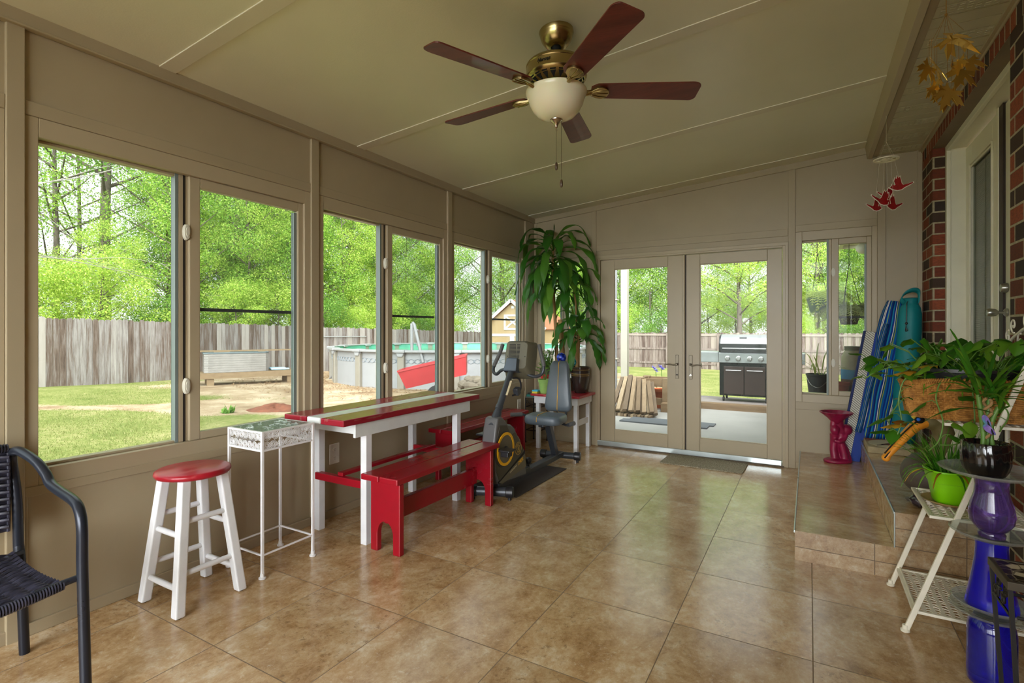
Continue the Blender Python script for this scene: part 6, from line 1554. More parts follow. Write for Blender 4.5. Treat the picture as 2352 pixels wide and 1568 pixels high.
# ------------------------------------------------------------------ fences
t = NT('weathered_fence'); g_ = t.node('NewGeometry'); p_ = t.pos()
nn = t.noise(t.map(p_, (12,12,.9)), 1.6, 7, .72); nb = t.noise(p_, .8, 3)
rnd = g_.outputs['Random Per Island']
base = t.ramp(t.math('MULTIPLY_ADD', nn, .75, t.math('MULTIPLY', rnd, .25)), [(.28, s2l((66,55,49))), (.42, s2l((100,86,77))), (.52, s2l((124,117,114))), (.68, s2l((152,147,143)))])
t.p(color=t.mix(t.math('MULTIPLY', t.ramp(rnd, [(.70, G(0)), (.95, G(1))]), .6), base, s2l((158,149,141))), rough=.9, spec=.15); t.bump(nn, .4, .01); M['fence'] = t.m
t.m.name = 'weathered_fence_grey'
def fence(label, a, c, name='wooden_fence', rails=False):
    a, c = V((*a, 0)), V((*c, 0)); L_ = (c-a).length; d = (c-a)/L_; nrm = V((-d.y, d.x, 0))
    root = thing(name, label, 'fence', (a.x, a.y, gz(a.y)))
    q = MB(); s = 0; k = 0
    while s < L_:
        p = a + d*(s+.07); h = 1.83+random.uniform(-.035,.02); z = gz(p.y)-.02
        Mx = Matrix((d, nrm, V((0,0,1)))).transposed().to_4x4(); Mx.translation = (p.x, p.y, z)
        w_ = .069; q.prism([(-w_,0),(w_,0),(w_,h-.04),(w_-.025,h),(-w_+.025,h),(-w_,h-.04)], -.009+random.uniform(-.004,.004), .009, Mx @ Matrix(((1,0,0,0),(0,0,1,0),(0,1,0,0),(0,0,0,1)))); s += .143
    fm_ = M['fence2'] if rails else M['fence']; q.build('pickets', fm_, root, smooth=0)
    if rails:
        q = MB()
        for zz in (.28, 1.0, 1.70):
            q.bar(a - nrm*rails*.03 + V((0,0,gz(a.y)+zz)), c - nrm*rails*.03 + V((0,0,gz(c.y)+zz)), .04, .09)
        q.build('rail', fm_, root, smooth=0)
        s = 1.0
        while s < L_:
            p = a + d*s; q = MB(); q.box(p.x-.05-nrm.x*rails*.07, p.x+.05-nrm.x*rails*.07, p.y-.05-nrm.y*rails*.07, p.y+.05-nrm.y*rails*.07, gz(p.y)-.1, gz(p.y)+1.78); q.build('post', fm_, root, smooth=0); s += 2.44
fence('long weathered grey picket fence along the left side of the yard', (-17, -2), (-17, 27))
M['fence2'] = M['fence'].copy(); M['fence2'].name = 'weathered_fence_dimmed'  # same fence wood, colour darkened to offset the sky glow falling on it
for nd_ in M['fence2'].node_tree.nodes:
    if nd_.bl_idname == 'ShaderNodeValToRGB' and len(nd_.color_ramp.elements) == 4:
        for e_, c_ in zip(nd_.color_ramp.elements, ((62,50,46),(88,74,68),(112,100,94),(136,126,120))): e_.color = s2l(c_)
    if nd_.bl_idname == 'ShaderNodeMix': nd_.inputs[7].default_value = s2l((140,128,118))
fence('weathered wooden fence with rails and posts across the back of the yard', (-17, 27.2), (9, 26.2), rails=1)
b = MB(); b.tube([(-16.93,13.0,.98),(-16.93,16.6,.95)], .022, 8); tag(b.build('metal_pole', mat('galvanised_pole', (176,178,178), .4, .6), None, loc=(-16.93,14.8,.96)), 'thin metal pole fixed along the left fence', 'pole')
q = MB(); q.box(-16.98,-16.96,13.0,13.06,.7,1.0); 

# ------------------------------------------------------------------ pool
zg = gz(PC.y)
pool = thing('swimming_pool', 'round above-ground pool with white scroll-patterned wall and green water', 'pool', (PC.x, PC.y, zg))
M['poolw'] = mat('pool_wall_white', (134,134,136), .45, var=.04); M['poolp'] = mat('pool_post_cream', (124,118,108), .45, var=.05)
b = MB(); NS = 128
for (r, z0, z1) in ((PR-.05, zg-.05, PRZ-.02),): b.sheet([[(PC.x+r*math.cos(2*PI*k/NS), PC.y+r*math.sin(2*PI*k/NS), z) for k in range(NS)] for z in (z0, z1)], wrap=True)
b.build('wall', M['poolw'], pool)
b = MB(); r = PR-.06; b.sheet([[(PC.x+r*math.cos(2*PI*k/NS), PC.y+r*math.sin(2*PI*k/NS), z) for k in range(NS)] for z in (zg, PRZ-.02)], wrap=True); b.build('liner', mat('pool_liner_teal', (84,150,130), .4), pool)
b = MB(); b.lathe([(0,PRZ-.17),(PR-.06,PRZ-.17)], (PC.x,PC.y,0), 96); t = NT('pool_water'); t.p(color=s2l((96,160,110)), rough=.08, spec=.6); t.bump(t.noise(t.pos(), 3, 3), .15, .03); b.build('water', t.m, pool)
b = MB(); b.sheet([[(PC.x+r*math.cos(2*PI*k/NS), PC.y+r*math.sin(2*PI*k/NS), z) for k in range(NS)] for (r, z) in ((PR-.10,PRZ-.01),(PR-.10,PRZ+.01),(PR-.06,PRZ+.025),(PR+.06,PRZ+.025),(PR+.085,PRZ+.01),(PR+.085,PRZ-.03),(PR+.06,PRZ-.05),(PR-.10,PRZ-.01))], wrap=True); b.build('top_rail', M['poolw'], pool, smooth=50)
b = MB()
for k in range(150):
    a = 2*PI*k/150; da = 2*PI/150; r = PR-.043
    for sg_ in (-1, 1):
        pts = [(PC.x+r*math.cos(a+da*1.3*s), PC.y+r*math.sin(a+da*1.3*s), PRZ-.28+sg_*(.05-.11*math.sin(PI*s))) for s in [q/8 for q in range(9)]]; b.tube(pts, .007, 4)
b.build('scroll_pattern', mat('pool_scroll_grey', (120,126,132), .6), pool)
for k in range(18):
    a = 2*PI*k/18+.06; Mx = Matrix.Translation((PC.x+PR*math.cos(a), PC.y+PR*math.sin(a), 0)) @ Matrix.Rotation(a, 4, 'Z')
    q = MB(); q.box(-.07,.045,-.10,.10,zg-.03,PRZ-.03,Mx); po_ = q.build('upright', M['poolp'], pool, smooth=0, bevel=.02)
    q = MB(); q.box(-.13,.115,-.15,.15,PRZ-.05,PRZ+.035,Mx); q.prism([(-.12,PRZ-.05),(.12,PRZ-.05),(.07,PRZ-.16),(-.07,PRZ-.16)], -.02,.085, Mx @ Matrix(((0,0,1,0),(1,0,0,0),(0,1,0,0),(0,0,0,1)))); q.build('cap', M['poolw'], po_, smooth=0, bevel=.02)
ld = thing('pool_ladder', 'white A-frame ladder standing in the near side of the pool', 'ladder', (-9.16, 10.65, PRZ))
c0 = V((-9.16, 10.62, 0)); rx_ = V((math.cos(TH), math.sin(TH), 0)); dp = V((-9.16, 10.62, 0)).normalized()
for s in (0, .55):
    b = MB(); b.tube([c0+dp*s+V((0,0,PRZ-.05)), c0+dp*s+V((0,0,1.40)), c0+dp*s+rx_*.03+V((0,0,1.435)), c0+dp*s+rx_*.06+V((0,0,1.40)), c0+dp*s+rx_*.30+V((0,0,PRZ-.3))], .042, 10); b.build('rail', M['poolw'], ld)
b = MB()
for f_ in (.15,.55,.9):
    p = c0+rx_*(.06+.24*f_)+V((0,0,1.40-(1.40-PRZ+.3)*f_)); b.bar(p, p+dp*.55, .14, .03)
b.build('tread', M['poolw'], ld, smooth=0)

# ------------------------------------------------------------------ shed
SX0, SX1, SY0, SY1 = -14.35, -11.02, 22.2, 25.2; sz = gz(23); ez, pz = 1.42, 2.70; mx_ = (SX0+SX1)/2
shed = thing('garden_shed', 'tan gable garden shed with white trim beyond the pool', 'shed', (mx_, 23.7, sz))
M['tan'] = mat('shed_tan', (160,136,100), .6, var=.05); M['shedw'] = mat('shed_white', (196,196,196), .5); M['shingle'] = mat('shed_shingles', (150,92,64), .85, var=.2, vscale=30)
b = MB(); b.prism([(SX0,sz),(SX1,sz),(SX1,ez),(mx_,pz-.08),(SX0,ez)], 0, SY1-SY0, Matrix(((1,0,0,0),(0,0,1,SY0),(0,1,0,0),(0,0,0,1)))); b.build('wall', M['tan'], shed, smooth=0)
for s, x in ((-1, SX0), (1, SX1)):
    b = MB(); e = V((x+s*.22, 0, ez-.16)); p = V((mx_, 0, pz)); b.bar((e.x+ (mx_-e.x)/2, SY0-.2, (e.z+pz)/2), (e.x+(mx_-e.x)/2, SY1+.2, (e.z+pz)/2), math.hypot(mx_-e.x, pz-e.z), .06, (s*(pz-e.z), 0, abs(mx_-e.x)) ); b.build('roof', M['shingle'], shed, smooth=0)
    b = MB(); b.bar((e.x, SY0-.21, e.z), (mx_, SY0-.21, pz), .03, .15, (0,0,1)); b.build('bargeboard', M['shedw'], shed, smooth=0)
b = MB()
for x in (SX0, SX1): b.box(x-.06, x+.06, SY0-.02, SY0+.04, sz, ez)
b.box(SX0+.2, SX1-.2, SY0-.03, SY0, .93, 1.05)
for x in (SX0+.32, mx_-.09, mx_+.03, SX1-.32): b.box(x-.06, x+.06, SY0-.035, SY0, sz, .95)
b.build('trim', M['shedw'], shed, smooth=0)
b = MB(); hx0, hx1, hz0, hz1 = mx_-.50, mx_+.50, 1.24, 2.0
b.box(hx0,hx1,SY0-.03,SY0,hz0,hz0+.09); b.box(hx0,hx1,SY0-.03,SY0,hz1-.09,hz1); b.box(hx0,hx0+.09,SY0-.03,SY0,hz0,hz1); b.box(hx1-.09,hx1,SY0-.03,SY0,hz0,hz1); b.bar((hx0+.05,SY0-.015,hz0+.05),(hx1-.05,SY0-.015,hz1-.05),.03,.08,(0,0,1)); b.bar((hx0+.05,SY0-.015,hz1-.05),(hx1-.05,SY0-.015,hz0+.05),.03,.08,(0,0,1)); b.build('loft_hatch', M['shedw'], shed, smooth=0)
b = MB(); b.box(mx_-.08,mx_+.08,SY0-.03,SY0,2.30,2.42); b.build('vent', M['shedw'], shed, smooth=0)

# ------------------------------------------------------------------ deck box on a low platform by the fence
pf = thing('wooden_platform', 'low wooden platform on stub legs in front of the left fence', 'platform', (-14.6, 9.4, gz(9.4)))
M['lumber'] = wood('pale_lumber', (104,82,58), (140,118,90), 'Y', 1.5, .75, .2); M['lumberx'] = wood('pale_lumber_cross', (104,80,56), (138,114,86), 'X', 1.5, .75, .2)
RP = Matrix.Translation((-14.45, 9.45, gz(9.4))) @ Matrix.Rotation(math.radians(64), 4, 'Z')
b = MB()
for k in range(5): b.box(-1.45, 1.25, -.42+.17*k, -.27+.17*k, .32, .36, RP)
b.box(-1.45,1.25,-.44,-.40,.20,.36,RP); b.box(-1.45,1.25,.41,.45,.20,.36,RP); b.build('deck', M['lumber'], pf, smooth=0)
for (x, y) in ((-1.0,-.36),(1.1,-.36),(1.1,.36),(-1.0,.36)):
    b = MB(); b.box(x-.09,x+.09,y-.05,y+.05,-.05,.32,RP); b.build('leg', M['lumber'], pf, smooth=0)
dbx = thing('deck_box', 'grey plastic storage box with ribbed sides on the wooden platform', 'storage box', (-14.5, 9.3, gz(9.4)+.36))
M['dbox'] = mat('deck_box_grey', (136,130,126), .5); M['dboxl'] = mat('deck_box_lid', (92,102,106), .5)
b = MB(); out = [(-1.15,-.30),(-1.05,-.36),(.0,-.40),(.42,-.37),(.50,-.30),(.50,.30),(-1.15,.30)]
for k in range(8): b.prism([(x*(1 if k % 1 else 1), y) for x, y in out], .365+.066*k, .365+.066*k+.060, RP); b.prism([(x*.985, y*.985) for x, y in out], .365+.066*k+.058, .365+.066*(k+1), RP)
b.build('body', M['dbox'], dbx, smooth=0)
b = MB(); b.prism([(x*1.02, y*1.04) for x, y in out], .893, .93, RP); b.build('lid', M['dboxl'], dbx, smooth=0, bevel=.01)
b = MB(); b.box(-1.5,1.25,-.10,.06,.945,.985,RP); b.box(-.9,-.5,-.1,.06,.93,.945,RP); b.box(.25,.45,-.1,.06,.93,.945,RP); tag(b.build('plank', M['lumber'], None, smooth=0, loc=RP @ V((0,0,.95))), 'long loose plank resting across the lid of the storage box', 'plank')
b = MB(); b.cbox((.80,-.05,.40),(.45,.3,.06),(.05,.02,.1)); b.cbox((.88,-.05,.385),(.5,.2,.04),(0,0,-.15)); 
b.v = [RP @ p for p in b.v]; tag(b.build('tarp_bundle', mat('blue_white_tarp', (170,200,220), .6, var=.2), None, smooth=0, bevel=.02, loc=RP @ V((.8,-.05,.37))), 'folded pale blue bundle beside the box on the platform', 'bundle')

# ------------------------------------------------------------------ dump cart, rocks, garden debris
ct = thing('dump_cart', 'red metal dump cart tipped up in front of the pool', 'cart', (-7.2, 8.9, gz(8.9)))
M['cartred'] = mat('cart_red', (166,50,54), .5, var=.08); zc_ = gz(8.9)
RC = Matrix.Translation((-7.05, 9.0, zc_+.62)) @ Matrix.Rotation(TH+.05, 4, 'Z') @ Matrix.Rotation(math.radians(-13), 4, 'Y')
b = MB(); l0, l1, w_ = -.70, .66, .36
def tray(bb):
    o_ = [(l0-.04,-w_-.03,.24),(l1+.04,-w_-.03,.24),(l1+.04,w_+.03,.24),(l0-.04,w_+.03,.24)]; i_ = [(l0+.04,-w_+.03,-.14),(l1-.04,-w_+.03,-.14),(l1-.04,w_-.03,-.14),(l0+.04,w_-.03,-.14)]
    bb.add(o_+i_, [(0,1,5,4),(1,2,6,5),(2,3,7,6),(3,0,4,7),(4,5,6,7)], RC)
tray(b); tr_ = b.build('tub', M['cartred'], ct, smooth=0); s = tr_.modifiers.new('thickness','SOLIDIFY'); s.thickness = .02
b = MB(); rim = [(l0-.04,-w_-.03,.24),(l1+.04,-w_-.03,.24),(l1+.04,w_+.03,.24),(l0-.04,w_+.03,.24)]
for i in range(4): b.bar(RC @ V(rim[i]), RC @ V(rim[(i+1)%4]), .05, .035)
for x in (-.3,.1,.62): b.bar(RC @ V((x,-w_-.02,.22)), RC @ V((x+.0,-w_+.04,-.13)), .03,.03)
b.build('rim', M['cartred'], ct, smooth=0)
for sy_ in (-.42, .42):
    Mw = Matrix.Translation(V((-6.95,8.95,zc_+.20)) ) @ Matrix.Rotation(TH, 4, 'Z') @ Matrix.Translation((0,sy_,0)) @ Matrix.Rotation(PI/2, 4, 'X')
    q = MB(); q.lathe([(.06,-.05),(.15,-.06),(.195,-.045),(.205,0),(.195,.045),(.15,.06),(.06,.05)], (0,0,0), 28, Mw); wl_ = q.build('wheel', M['rubber'], ct, smooth=40)
    q = MB(); q.lathe([(0,-.045),(.10,-.052),(.12,-.04),(.12,.04),(.10,.052),(0,.045)], (0,0,0), 24, Mw); q.build('hub', M['dbox'], wl_, smooth=40)
b = MB(); RCz = Matrix.Translation((-6.95,8.95,zc_)) @ Matrix.Rotation(TH, 4, 'Z'); b.bar(RCz @ V((0,-.42,.2)), RCz @ V((0,.42,.2)), .04,.04); b.bar(RCz @ V((0,0,.2)), RCz @ V((-.55,0,.05)), .05,.05); b.bar(RCz @ V((0,-.2,.2)), RCz @ V((.1,-.2,.5)), .04,.04); b.bar(RCz @ V((0,.2,.2)), RCz @ V((.1,.2,.5)), .04,.04); b.build('chassis', mat('cart_rust', (140,80,58), .8), ct, smooth=0)
M['rock'] = mat('sandstone', (112,103,90), .9, var=.2, vscale=6, bump=.6, bscale=18)
def rock(c_, r, lab, grp):
    b = MB(); r *= 1.15; b.ball((0,0,0), (r, r*random.uniform(.7,.95), r*random.uniform(.5,.75)), 9, 6); ph = random.uniform(0,9)
    R_ = Matrix.Rotation(random.uniform(0,6),4,'Z') @ Matrix.Rotation(random.uniform(-.5,.5),4,'X')
    b.v = [R_ @ (p*(1+.18*math.sin(p.x*30/r*.12+ph)+.12*math.sin(p.y*40/r*.1+ph*2))) + V(c_) for p in b.v]
    return tag(b.build('rock', M['rock'], None, smooth=0, loc=c_), lab, 'rock', grp)
rcx, rcy = -7.25, 10.75; zr_ = gz(rcy)
k = 0
for lay, (nn_, zz, sp_r) in enumerate(((9,.08,.42),(6,.22,.28),(3,.34,.14))):
    for i in range(nn_):
        a = 2*PI*i/nn_+lay; rock((rcx+sp_r*math.cos(a)*random.uniform(.6,1), rcy+sp_r*math.sin(a)*random.uniform(.6,1), zr_+zz), random.uniform(.13,.19), 'pale sandstone rock in the heap before the pool', 'rock heap before the pool')
M['clay'] = mat('red_clay_soil', (118,70,50), .95, var=.3, vscale=12, bump=.9, bscale=30)
b = MB(); rows = []; u_, v_ = V((math.cos(TH), math.sin(TH), 0)), V((-math.sin(TH), math.cos(TH), 0)); c_ = V((-8.6, 6.15, gz(6.15)))
for k_ in range(10):
    r = k_/9
    rows.append([c_ + u_*(.62*r*math.cos(a)*(1+.15*math.sin(3*a))) + v_*(.42*r*math.sin(a)) + V((0,0,.10*(1-r**1.6)*(1+.4*math.sin(a*2+1))+random.uniform(-.022,.022)*(1-r)-.02*r)) for a in [2*PI*k/44 for k in range(44)]])
b.sheet(rows, wrap=True); tag(b.build('clay_mound', M['clay'], None, smooth=180, loc=c_), 'low mound of red clay soil on the worn lawn', 'soil', kind='stuff')
b = MB(); b.tube([(-12.95,12.2,gz(12)),(-12.95,12.2,gz(12)+.42)], .10, 12); b.tube([(-12.95,12.2,gz(12)+.42),(-12.95,12.2,gz(12)+.56)], .07, 12); b.tube(bez([(-12.9,12.15,gz(12)+.3),(-13.2,11.8,gz(12)+.34),(-13.5,11.6,gz(12)+.02)],5), .02, 6); tag(b.build('pool_pump', mat('pump_dark', (92,88,88), .5), None, loc=(-12.95,12.2,gz(12))), 'dark pool pump canister standing at the left end of the pool', 'pump')
# straw mulch round the pool
n = 9000; a = rng.uniform(PI*.9, PI*1.95, n); r = PR+.15+2.6*rng.random(n)**1.5
P = np.stack([PC.x+r*np.cos(a), PC.y+r*np.sin(a), 0*a], 1); P[:, 2] = -.10-.022*P[:, 1]+.02; th = rng.uniform(0, 2*PI, n)
A = np.stack([np.cos(th), np.sin(th), rng.normal(0,.2,n)], 1)*.045; B = np.stack([-np.sin(th), np.cos(th), 0*th], 1)*.010
ro = bpy.data.objects.new('leaf_litter', quads_mesh('leaf_litter', P, A, B, leafmat('litter', (96,66,44), (142,108,74), (182,156,120), .1, .8))); COL.objects.link(ro); tag(ro, 'brown leaf and bark litter on the sand round the pool', 'leaf litter', kind='stuff')
# weed on the worn strip
wd = thing('weed', 'small bright green weed growing on the worn strip of lawn', 'plant', (-9.0, 5.5, gz(5.5))); b = MB()
for k in range(34): strap_leaf(b, (-9.0+random.uniform(-.08,.08),5.5+random.uniform(-.08,.08),gz(5.5)), random.uniform(0,6.28), random.uniform(.5,1.4), random.uniform(.08,.2), .035, 5, 6)
b.build('foliage', M['herb'], wd, smooth=180)
# ------------------------------------------------------------------ patio beyond the french door
M['concrete'] = mat('patio_concrete', (160,158,154), .8, var=.10, vscale=1.5, bump=.2, bscale=60)
b = MB(); b.box(-3.4, 3.2, YB+.10, 8.9, -.5, -.04); S(b.build('path', M['concrete'], smooth=0)).name = 'patio_slab'
b = MB(); b.box(-3.4, 2.0, 9.04, 10.1, -.6, .03); o = S(b.build('patio_ledge', mat('patio_ledge', (150,140,138), .8, var=.1), smooth=0))
b = MB(); b.box(-3.4, 2.0, 8.9, 9.04, -.6, .062); o = S(b.build('kerb_timber', M['lumberx'], smooth=0, bevel=.008))
# porch post and downspout
pp = thing('porch_post', 'square white porch post outside the double door', 'post', (-2.72, 8.60, -.04)); M['postw'] = mat('porch_white', (172,166,152), .5, var=.04)
b = MB(); b.box(-2.775,-2.665,8.545,8.655,-.04,2.62); b.box(-2.79,-2.65,8.53,8.67,-.04,.08); b.build('shaft', M['postw'], pp, smooth=0, bevel=.004)
b = MB(); b.box(-3.0,-2.6,8.5,8.7,2.62,2.82); b.build('beam', M['postw'], pp, smooth=0)
ds = thing('downspout', 'white metal downspout with a curved top beside the porch post', 'downspout', (-2.86, 8.53, -.04))
b = MB(); b.tube(bez([(-3.0,8.52,2.50),(-2.93,8.52,2.46),(-2.865,8.52,2.38),(-2.86,8.52,2.28)],5)+[V((-2.86,8.52,.10)), V((-2.87,8.44,.02))], .038, 10, sq=.8); b.build('pipe', M['poolw'], ds)
b = MB()
for z in (.75, 1.75): b.box(-2.91,-2.81,8.475,8.56,z,z+.02)
b.build('strap', M['postw'], ds, smooth=0)
# lumber heap
k = 0
LM = [wood('lumber_tone_%d' % q_, *c_, 'Y', 1.5, .75, .2) for q_, c_ in enumerate((((120,96,70),(150,130,104)),((94,74,54),(122,102,78)),((134,112,86),(162,144,118)),((84,68,52),(112,94,74))))]
for lay, nb_ in enumerate((8, 7, 4)):
    for i in range(nb_):
        f = (i+.5*(lay % 2)+(1.6 if lay == 2 else 0))/7; base = V((-2.64+.70*f, 7.60+.05*lay*-1+.03*math.sin(i*2.3), .022+.02*lay)); top = V((-2.70+.50*f, 8.36-.055*lay-.03*abs(f-.4), .47-.13*abs(f-.35)+.02*lay+random.uniform(-.02,.02)))
        if lay == 0: top.y += .02
        b = MB(); b.bar(base, top, random.choice((.062,.058,.066)), random.choice((.030,.022)), (.0, -.5, 1)); tag(b.build('lumber_board', LM[(i*5+lay*3) % 4], None, smooth=0, bevel=.002, loc=base), 'pale lumber board leaning in the heap on the patio', 'board', 'leaning lumber on the patio')
for i in range(13):
    x = -2.63+.052*i; y0 = 7.48+random.uniform(-.03,.05); b = MB(); p = V((x, y0, -.0185)); q = V((x+random.uniform(-.004,.004), y0+.42, -.0185))
    b.bar(p, q, .042, .040); tag(b.build('lumber_offcut', LM[(i*3+1) % 4], None, smooth=0, bevel=.002, loc=p), 'short square lumber end at the foot of the heap', 'board', 'lumber offcuts on the patio')
for i in range(6):
    p = V((-3.10+.012*i, 7.55+.085*i, -.02+.004*i)); b = MB(); b.bar(p, p+V((.30,.55,.15)), .060, .030); tag(b.build('lumber_board', M['lumber'], None, smooth=0, bevel=.002, loc=p), 'lumber board slanting at the left side of the heap', 'board', 'slanting lumber at left of the heap')
# timber planter
pl = thing('timber_planter', 'square timber planter of thick boards behind the lumber heap', 'planter', (-2.18, 8.55, -.04))
x0, x1, y0, y1 = -2.40, -1.98, 8.42, 8.82
for (x, y) in ((x0,y0),(x1,y0),(x1,y1),(x0,y1)):
    b = MB(); b.box(x-.055,x+.055,y-.055,y+.055,-.04,.47); b.build('post', M['lumberz'] if 'lumberz' in M else M['lumber'], pl, smooth=0, bevel=.004)
for z0, z1 in ((.33,.46),(.04,.15)):
    b = MB(); b.box(x0+.055,x1-.055,y0-.02,y0+.02,z0,z1); b.box(x0+.055,x1-.055,y1-.02,y1+.02,z0,z1); b.box(x0-.02,x0+.02,y0+.055,y1-.055,z0,z1); b.box(x1-.02,x1+.02,y0+.055,y1-.055,z0,z1); b.build('side_board', M['lumberx'], pl, smooth=0, bevel=.003)
st2 = thing('timber_step', 'stack of thick timber offcuts stepping down beside the planter', 'timber', (-1.75, 8.30, -.04))
b = MB(); b.box(-2.02,-1.66,8.20,8.45,-.04,.10); b.box(-1.90,-1.60,8.52,8.80,-.04,.20); b.build('block', M['lumberx'], st2, smooth=0, bevel=.006)
tp2 = thing('terracotta_pot', 'terracotta pot standing inside the timber planter', 'pot', (-2.17,8.64,-.04)); b = MB(); b.lathe([(.07,0),(.10,.27),(.115,.275),(.115,.32),(.10,.32),(.095,.28),(0,.28)], (-2.17,8.64,-.04), 28); b.build('pot', mat('terracotta', (190,104,62), .7), tp2, smooth=40)
fl2 = thing('flowering_plant', 'purple-blue flowering plant growing above the timber planter', 'plant', (-2.0,8.95,gz(9)))
M['purple_fl'] = leafmat('purple_petal', (96,90,190), (136,130,214), (186,182,236), .4, .5); b = MB(); q = MB(); q2 = MB()
for (x, y, z, l) in ((-1.93,8.92,.66,.10),(-1.90,8.95,.56,.08),(-2.30,9.0,.53,.09),(-2.20,8.98,.57,.07)):
    b.tube(bez([(x,9.02,-.3),(x+.02,9.0,.2),(x,y,z)],5), .006, 6)
    for k in range(46):
        t_ = random.random(); strap_leaf(q, (x-.9*l*t_+.03+random.uniform(-.012,.012), y+random.uniform(-.02,.02), z+l*t_*.9+random.uniform(-.012,.012)), random.uniform(0,6.28), random.uniform(-.5,1), .035, .022, 4, 4, 0, .3)
for k in range(16): strap_leaf(q2, (-1.92+random.uniform(-.1,.1),9.0,.1), random.uniform(0,6.28), 1.0, .45, .02, 3, 8)
b.build('stem', M['stem_green'], fl2); q.build('flowers', M['purple_fl'], fl2, smooth=0); q2.build('foliage', M['spider'], fl2, smooth=180)
b = MB(); b.box(-2.32,-1.15,7.08,7.28,-.0395,-.022); b.box(-2.24,-1.10,7.29,7.50,-.0395,-.024); tag(b.build('rubber_mat', mat('grey_rubber_mat', (92,96,102), .8, bump=.4, bscale=120), None, smooth=0, bevel=.002, loc=(-1.7,7.3,-.04)), 'dark grey rubber mat lying on the patio before the lumber', 'mat')
# gas grill
gr = thing('gas_grill', 'stainless and black four-burner gas grill with side shelf on the patio edge', 'grill', (-.95, 9.72, .03))
M['inox'] = mat('grill_stainless', (176,178,178), .34, .9, var=.04); M['grillg'] = mat('grill_grey_panel', (150,156,156), .4, .5); M['enamel'] = mat('grill_black', (30,34,32), .25); M['brownd'] = mat('grill_cabinet_brown', (58,48,44), .4)
gx0, gx1, gy0, gy1 = -1.335, -.555, 9.45, 9.98; g0 = .03
b = MB(); b.box(gx0,gx1,gy0+.03,gy1,g0+.10,g0+.66); b.build('cabinet', M['enamel'], gr, smooth=0, bevel=.006)
for (a, c) in ((gx0+.07,(gx0+gx1)/2-.006),((gx0+gx1)/2+.006,gx1-.07)):
    q = MB(); q.box(a,c,gy0+.012,gy0+.032,g0+.13,g0+.60); d_ = q.build('door', M['brownd'], gr, smooth=0, bevel=.004)
    q = MB(); q.tube([(a+.04,gy0+.0,g0+.535),(a+.04,gy0-.02,g0+.535),(c-.04,gy0-.02,g0+.535),(c-.04,gy0+.0,g0+.535)], .009, 8); q.build('door_handle', M['inox'], d_)
b = MB(); b.box(gx0-.01,gx1+.01,gy0,gy1,g0+.66,g0+.83); b.build('control_panel', M['grillg'], gr, smooth=0, bevel=.008)
for i in range(4):
    x = gx0+.13+.172*i; q = MB(); q.lathe([(.042,0),(.042,.008),(.030,.012),(.028,.032),(.0,.034)], (0,0,0), 24, Matrix.Translation((x,gy0+.001,g0+.735)) @ Matrix.Rotation(PI/2,4,'X')); q.build('knob', M['inox'], gr, smooth=40)
prof = [(gy0+.01,.835),(gy0-.005,.86),(gy0-.005,.98),(gy0+.03,1.06),(gy0+.11,1.12),(gy0+.22,1.14),(gy1-.08,1.135),(gy1,1.08),(gy1,.835)]
MXP = Matrix(((0,0,1,0),(1,0,0,0),(0,1,0,g0),(0,0,0,1)))
b = MB(); b.prism(prof, gx0+.02, gx1-.02, MXP); b.build('lid', M['inox'], gr, smooth=30)
b = MB(); b.prism([(y-.004 if y < 9.7 else y+.003, z+.004) for y, z in prof], gx0-.005, gx0+.02, MXP); b.prism([(y-.004 if y < 9.7 else y+.003, z+.004) for y, z in prof], gx1-.02, gx1+.005, MXP); b.build('lid_end', M['enamel'], gr, smooth=30)
b = MB(); b.box(gx0+.02,gx1-.02,gy0-.012,gy0+.0,g0+.835,g0+.985); b.build('lid_front_band', M['enamel'], gr, smooth=0)
b = MB(); b.tube([(gx0+.06,gy0-.01,g0+.905),(gx0+.06,gy0-.05,g0+.905),(gx1-.06,gy0-.05,g0+.905),(gx1-.06,gy0-.01,g0+.905)], .012, 10); b.build('lid_handle', M['inox'], gr)
b = MB(); b.cbox(((gx0+gx1)/2-.02,gy0+.052,g0+1.082),(.11,.006,.022),(math.radians(-50),0,0)); b.build('thermometer_plate', M['enamel'], gr, smooth=0)
b = MB(); b.box(gx0-.62,gx0-.012,gy0+.02,gy1-.03,g0+.80,g0+.84); b.box(gx0-.62,gx0-.012,gy0+.01,gy0+.03,g0+.66,g0+.84); b.build('side_shelf', M['grillg'], gr, smooth=0, bevel=.008)
b = MB(); b.box(gx1+.012,gx1+.5,gy0+.02,gy1-.03,g0+.80,g0+.84); b.box(gx1+.012,gx1+.5,gy0+.01,gy0+.03,g0+.66,g0+.84); b.build('side_shelf', M['grillg'], gr, smooth=0, bevel=.008)
for (x, y) in ((gx0+.06,gy0+.08),(gx1-.06,gy0+.08),(gx1-.06,gy1-.05),(gx0+.06,gy1-.05)):
    q = MB(); q.lathe([(.012,.10),(.012,.06)], (x,y,g0), 8); q.lathe([(.02,-.015),(.036,-.014),(.036,.014),(.02,.015)], (0,0,0), 16, Matrix.Translation((x,y,g0+.037)) @ Matrix.Rotation(PI/2,4,'Y')); q.build('caster', M['rubber'], gr)
# brush hanging at the shelf
b = MB(); b.cbox((gx0-.33,gy0-.01,g0+.60),(.09,.05,.07)); b.tube([(gx0-.33,gy0+.0,g0+.65),(gx0-.33,gy0+.02,g0+.70)], .008, 6); b.build('igniter_box', M['enamel'], gr, smooth=0, bevel=.006)

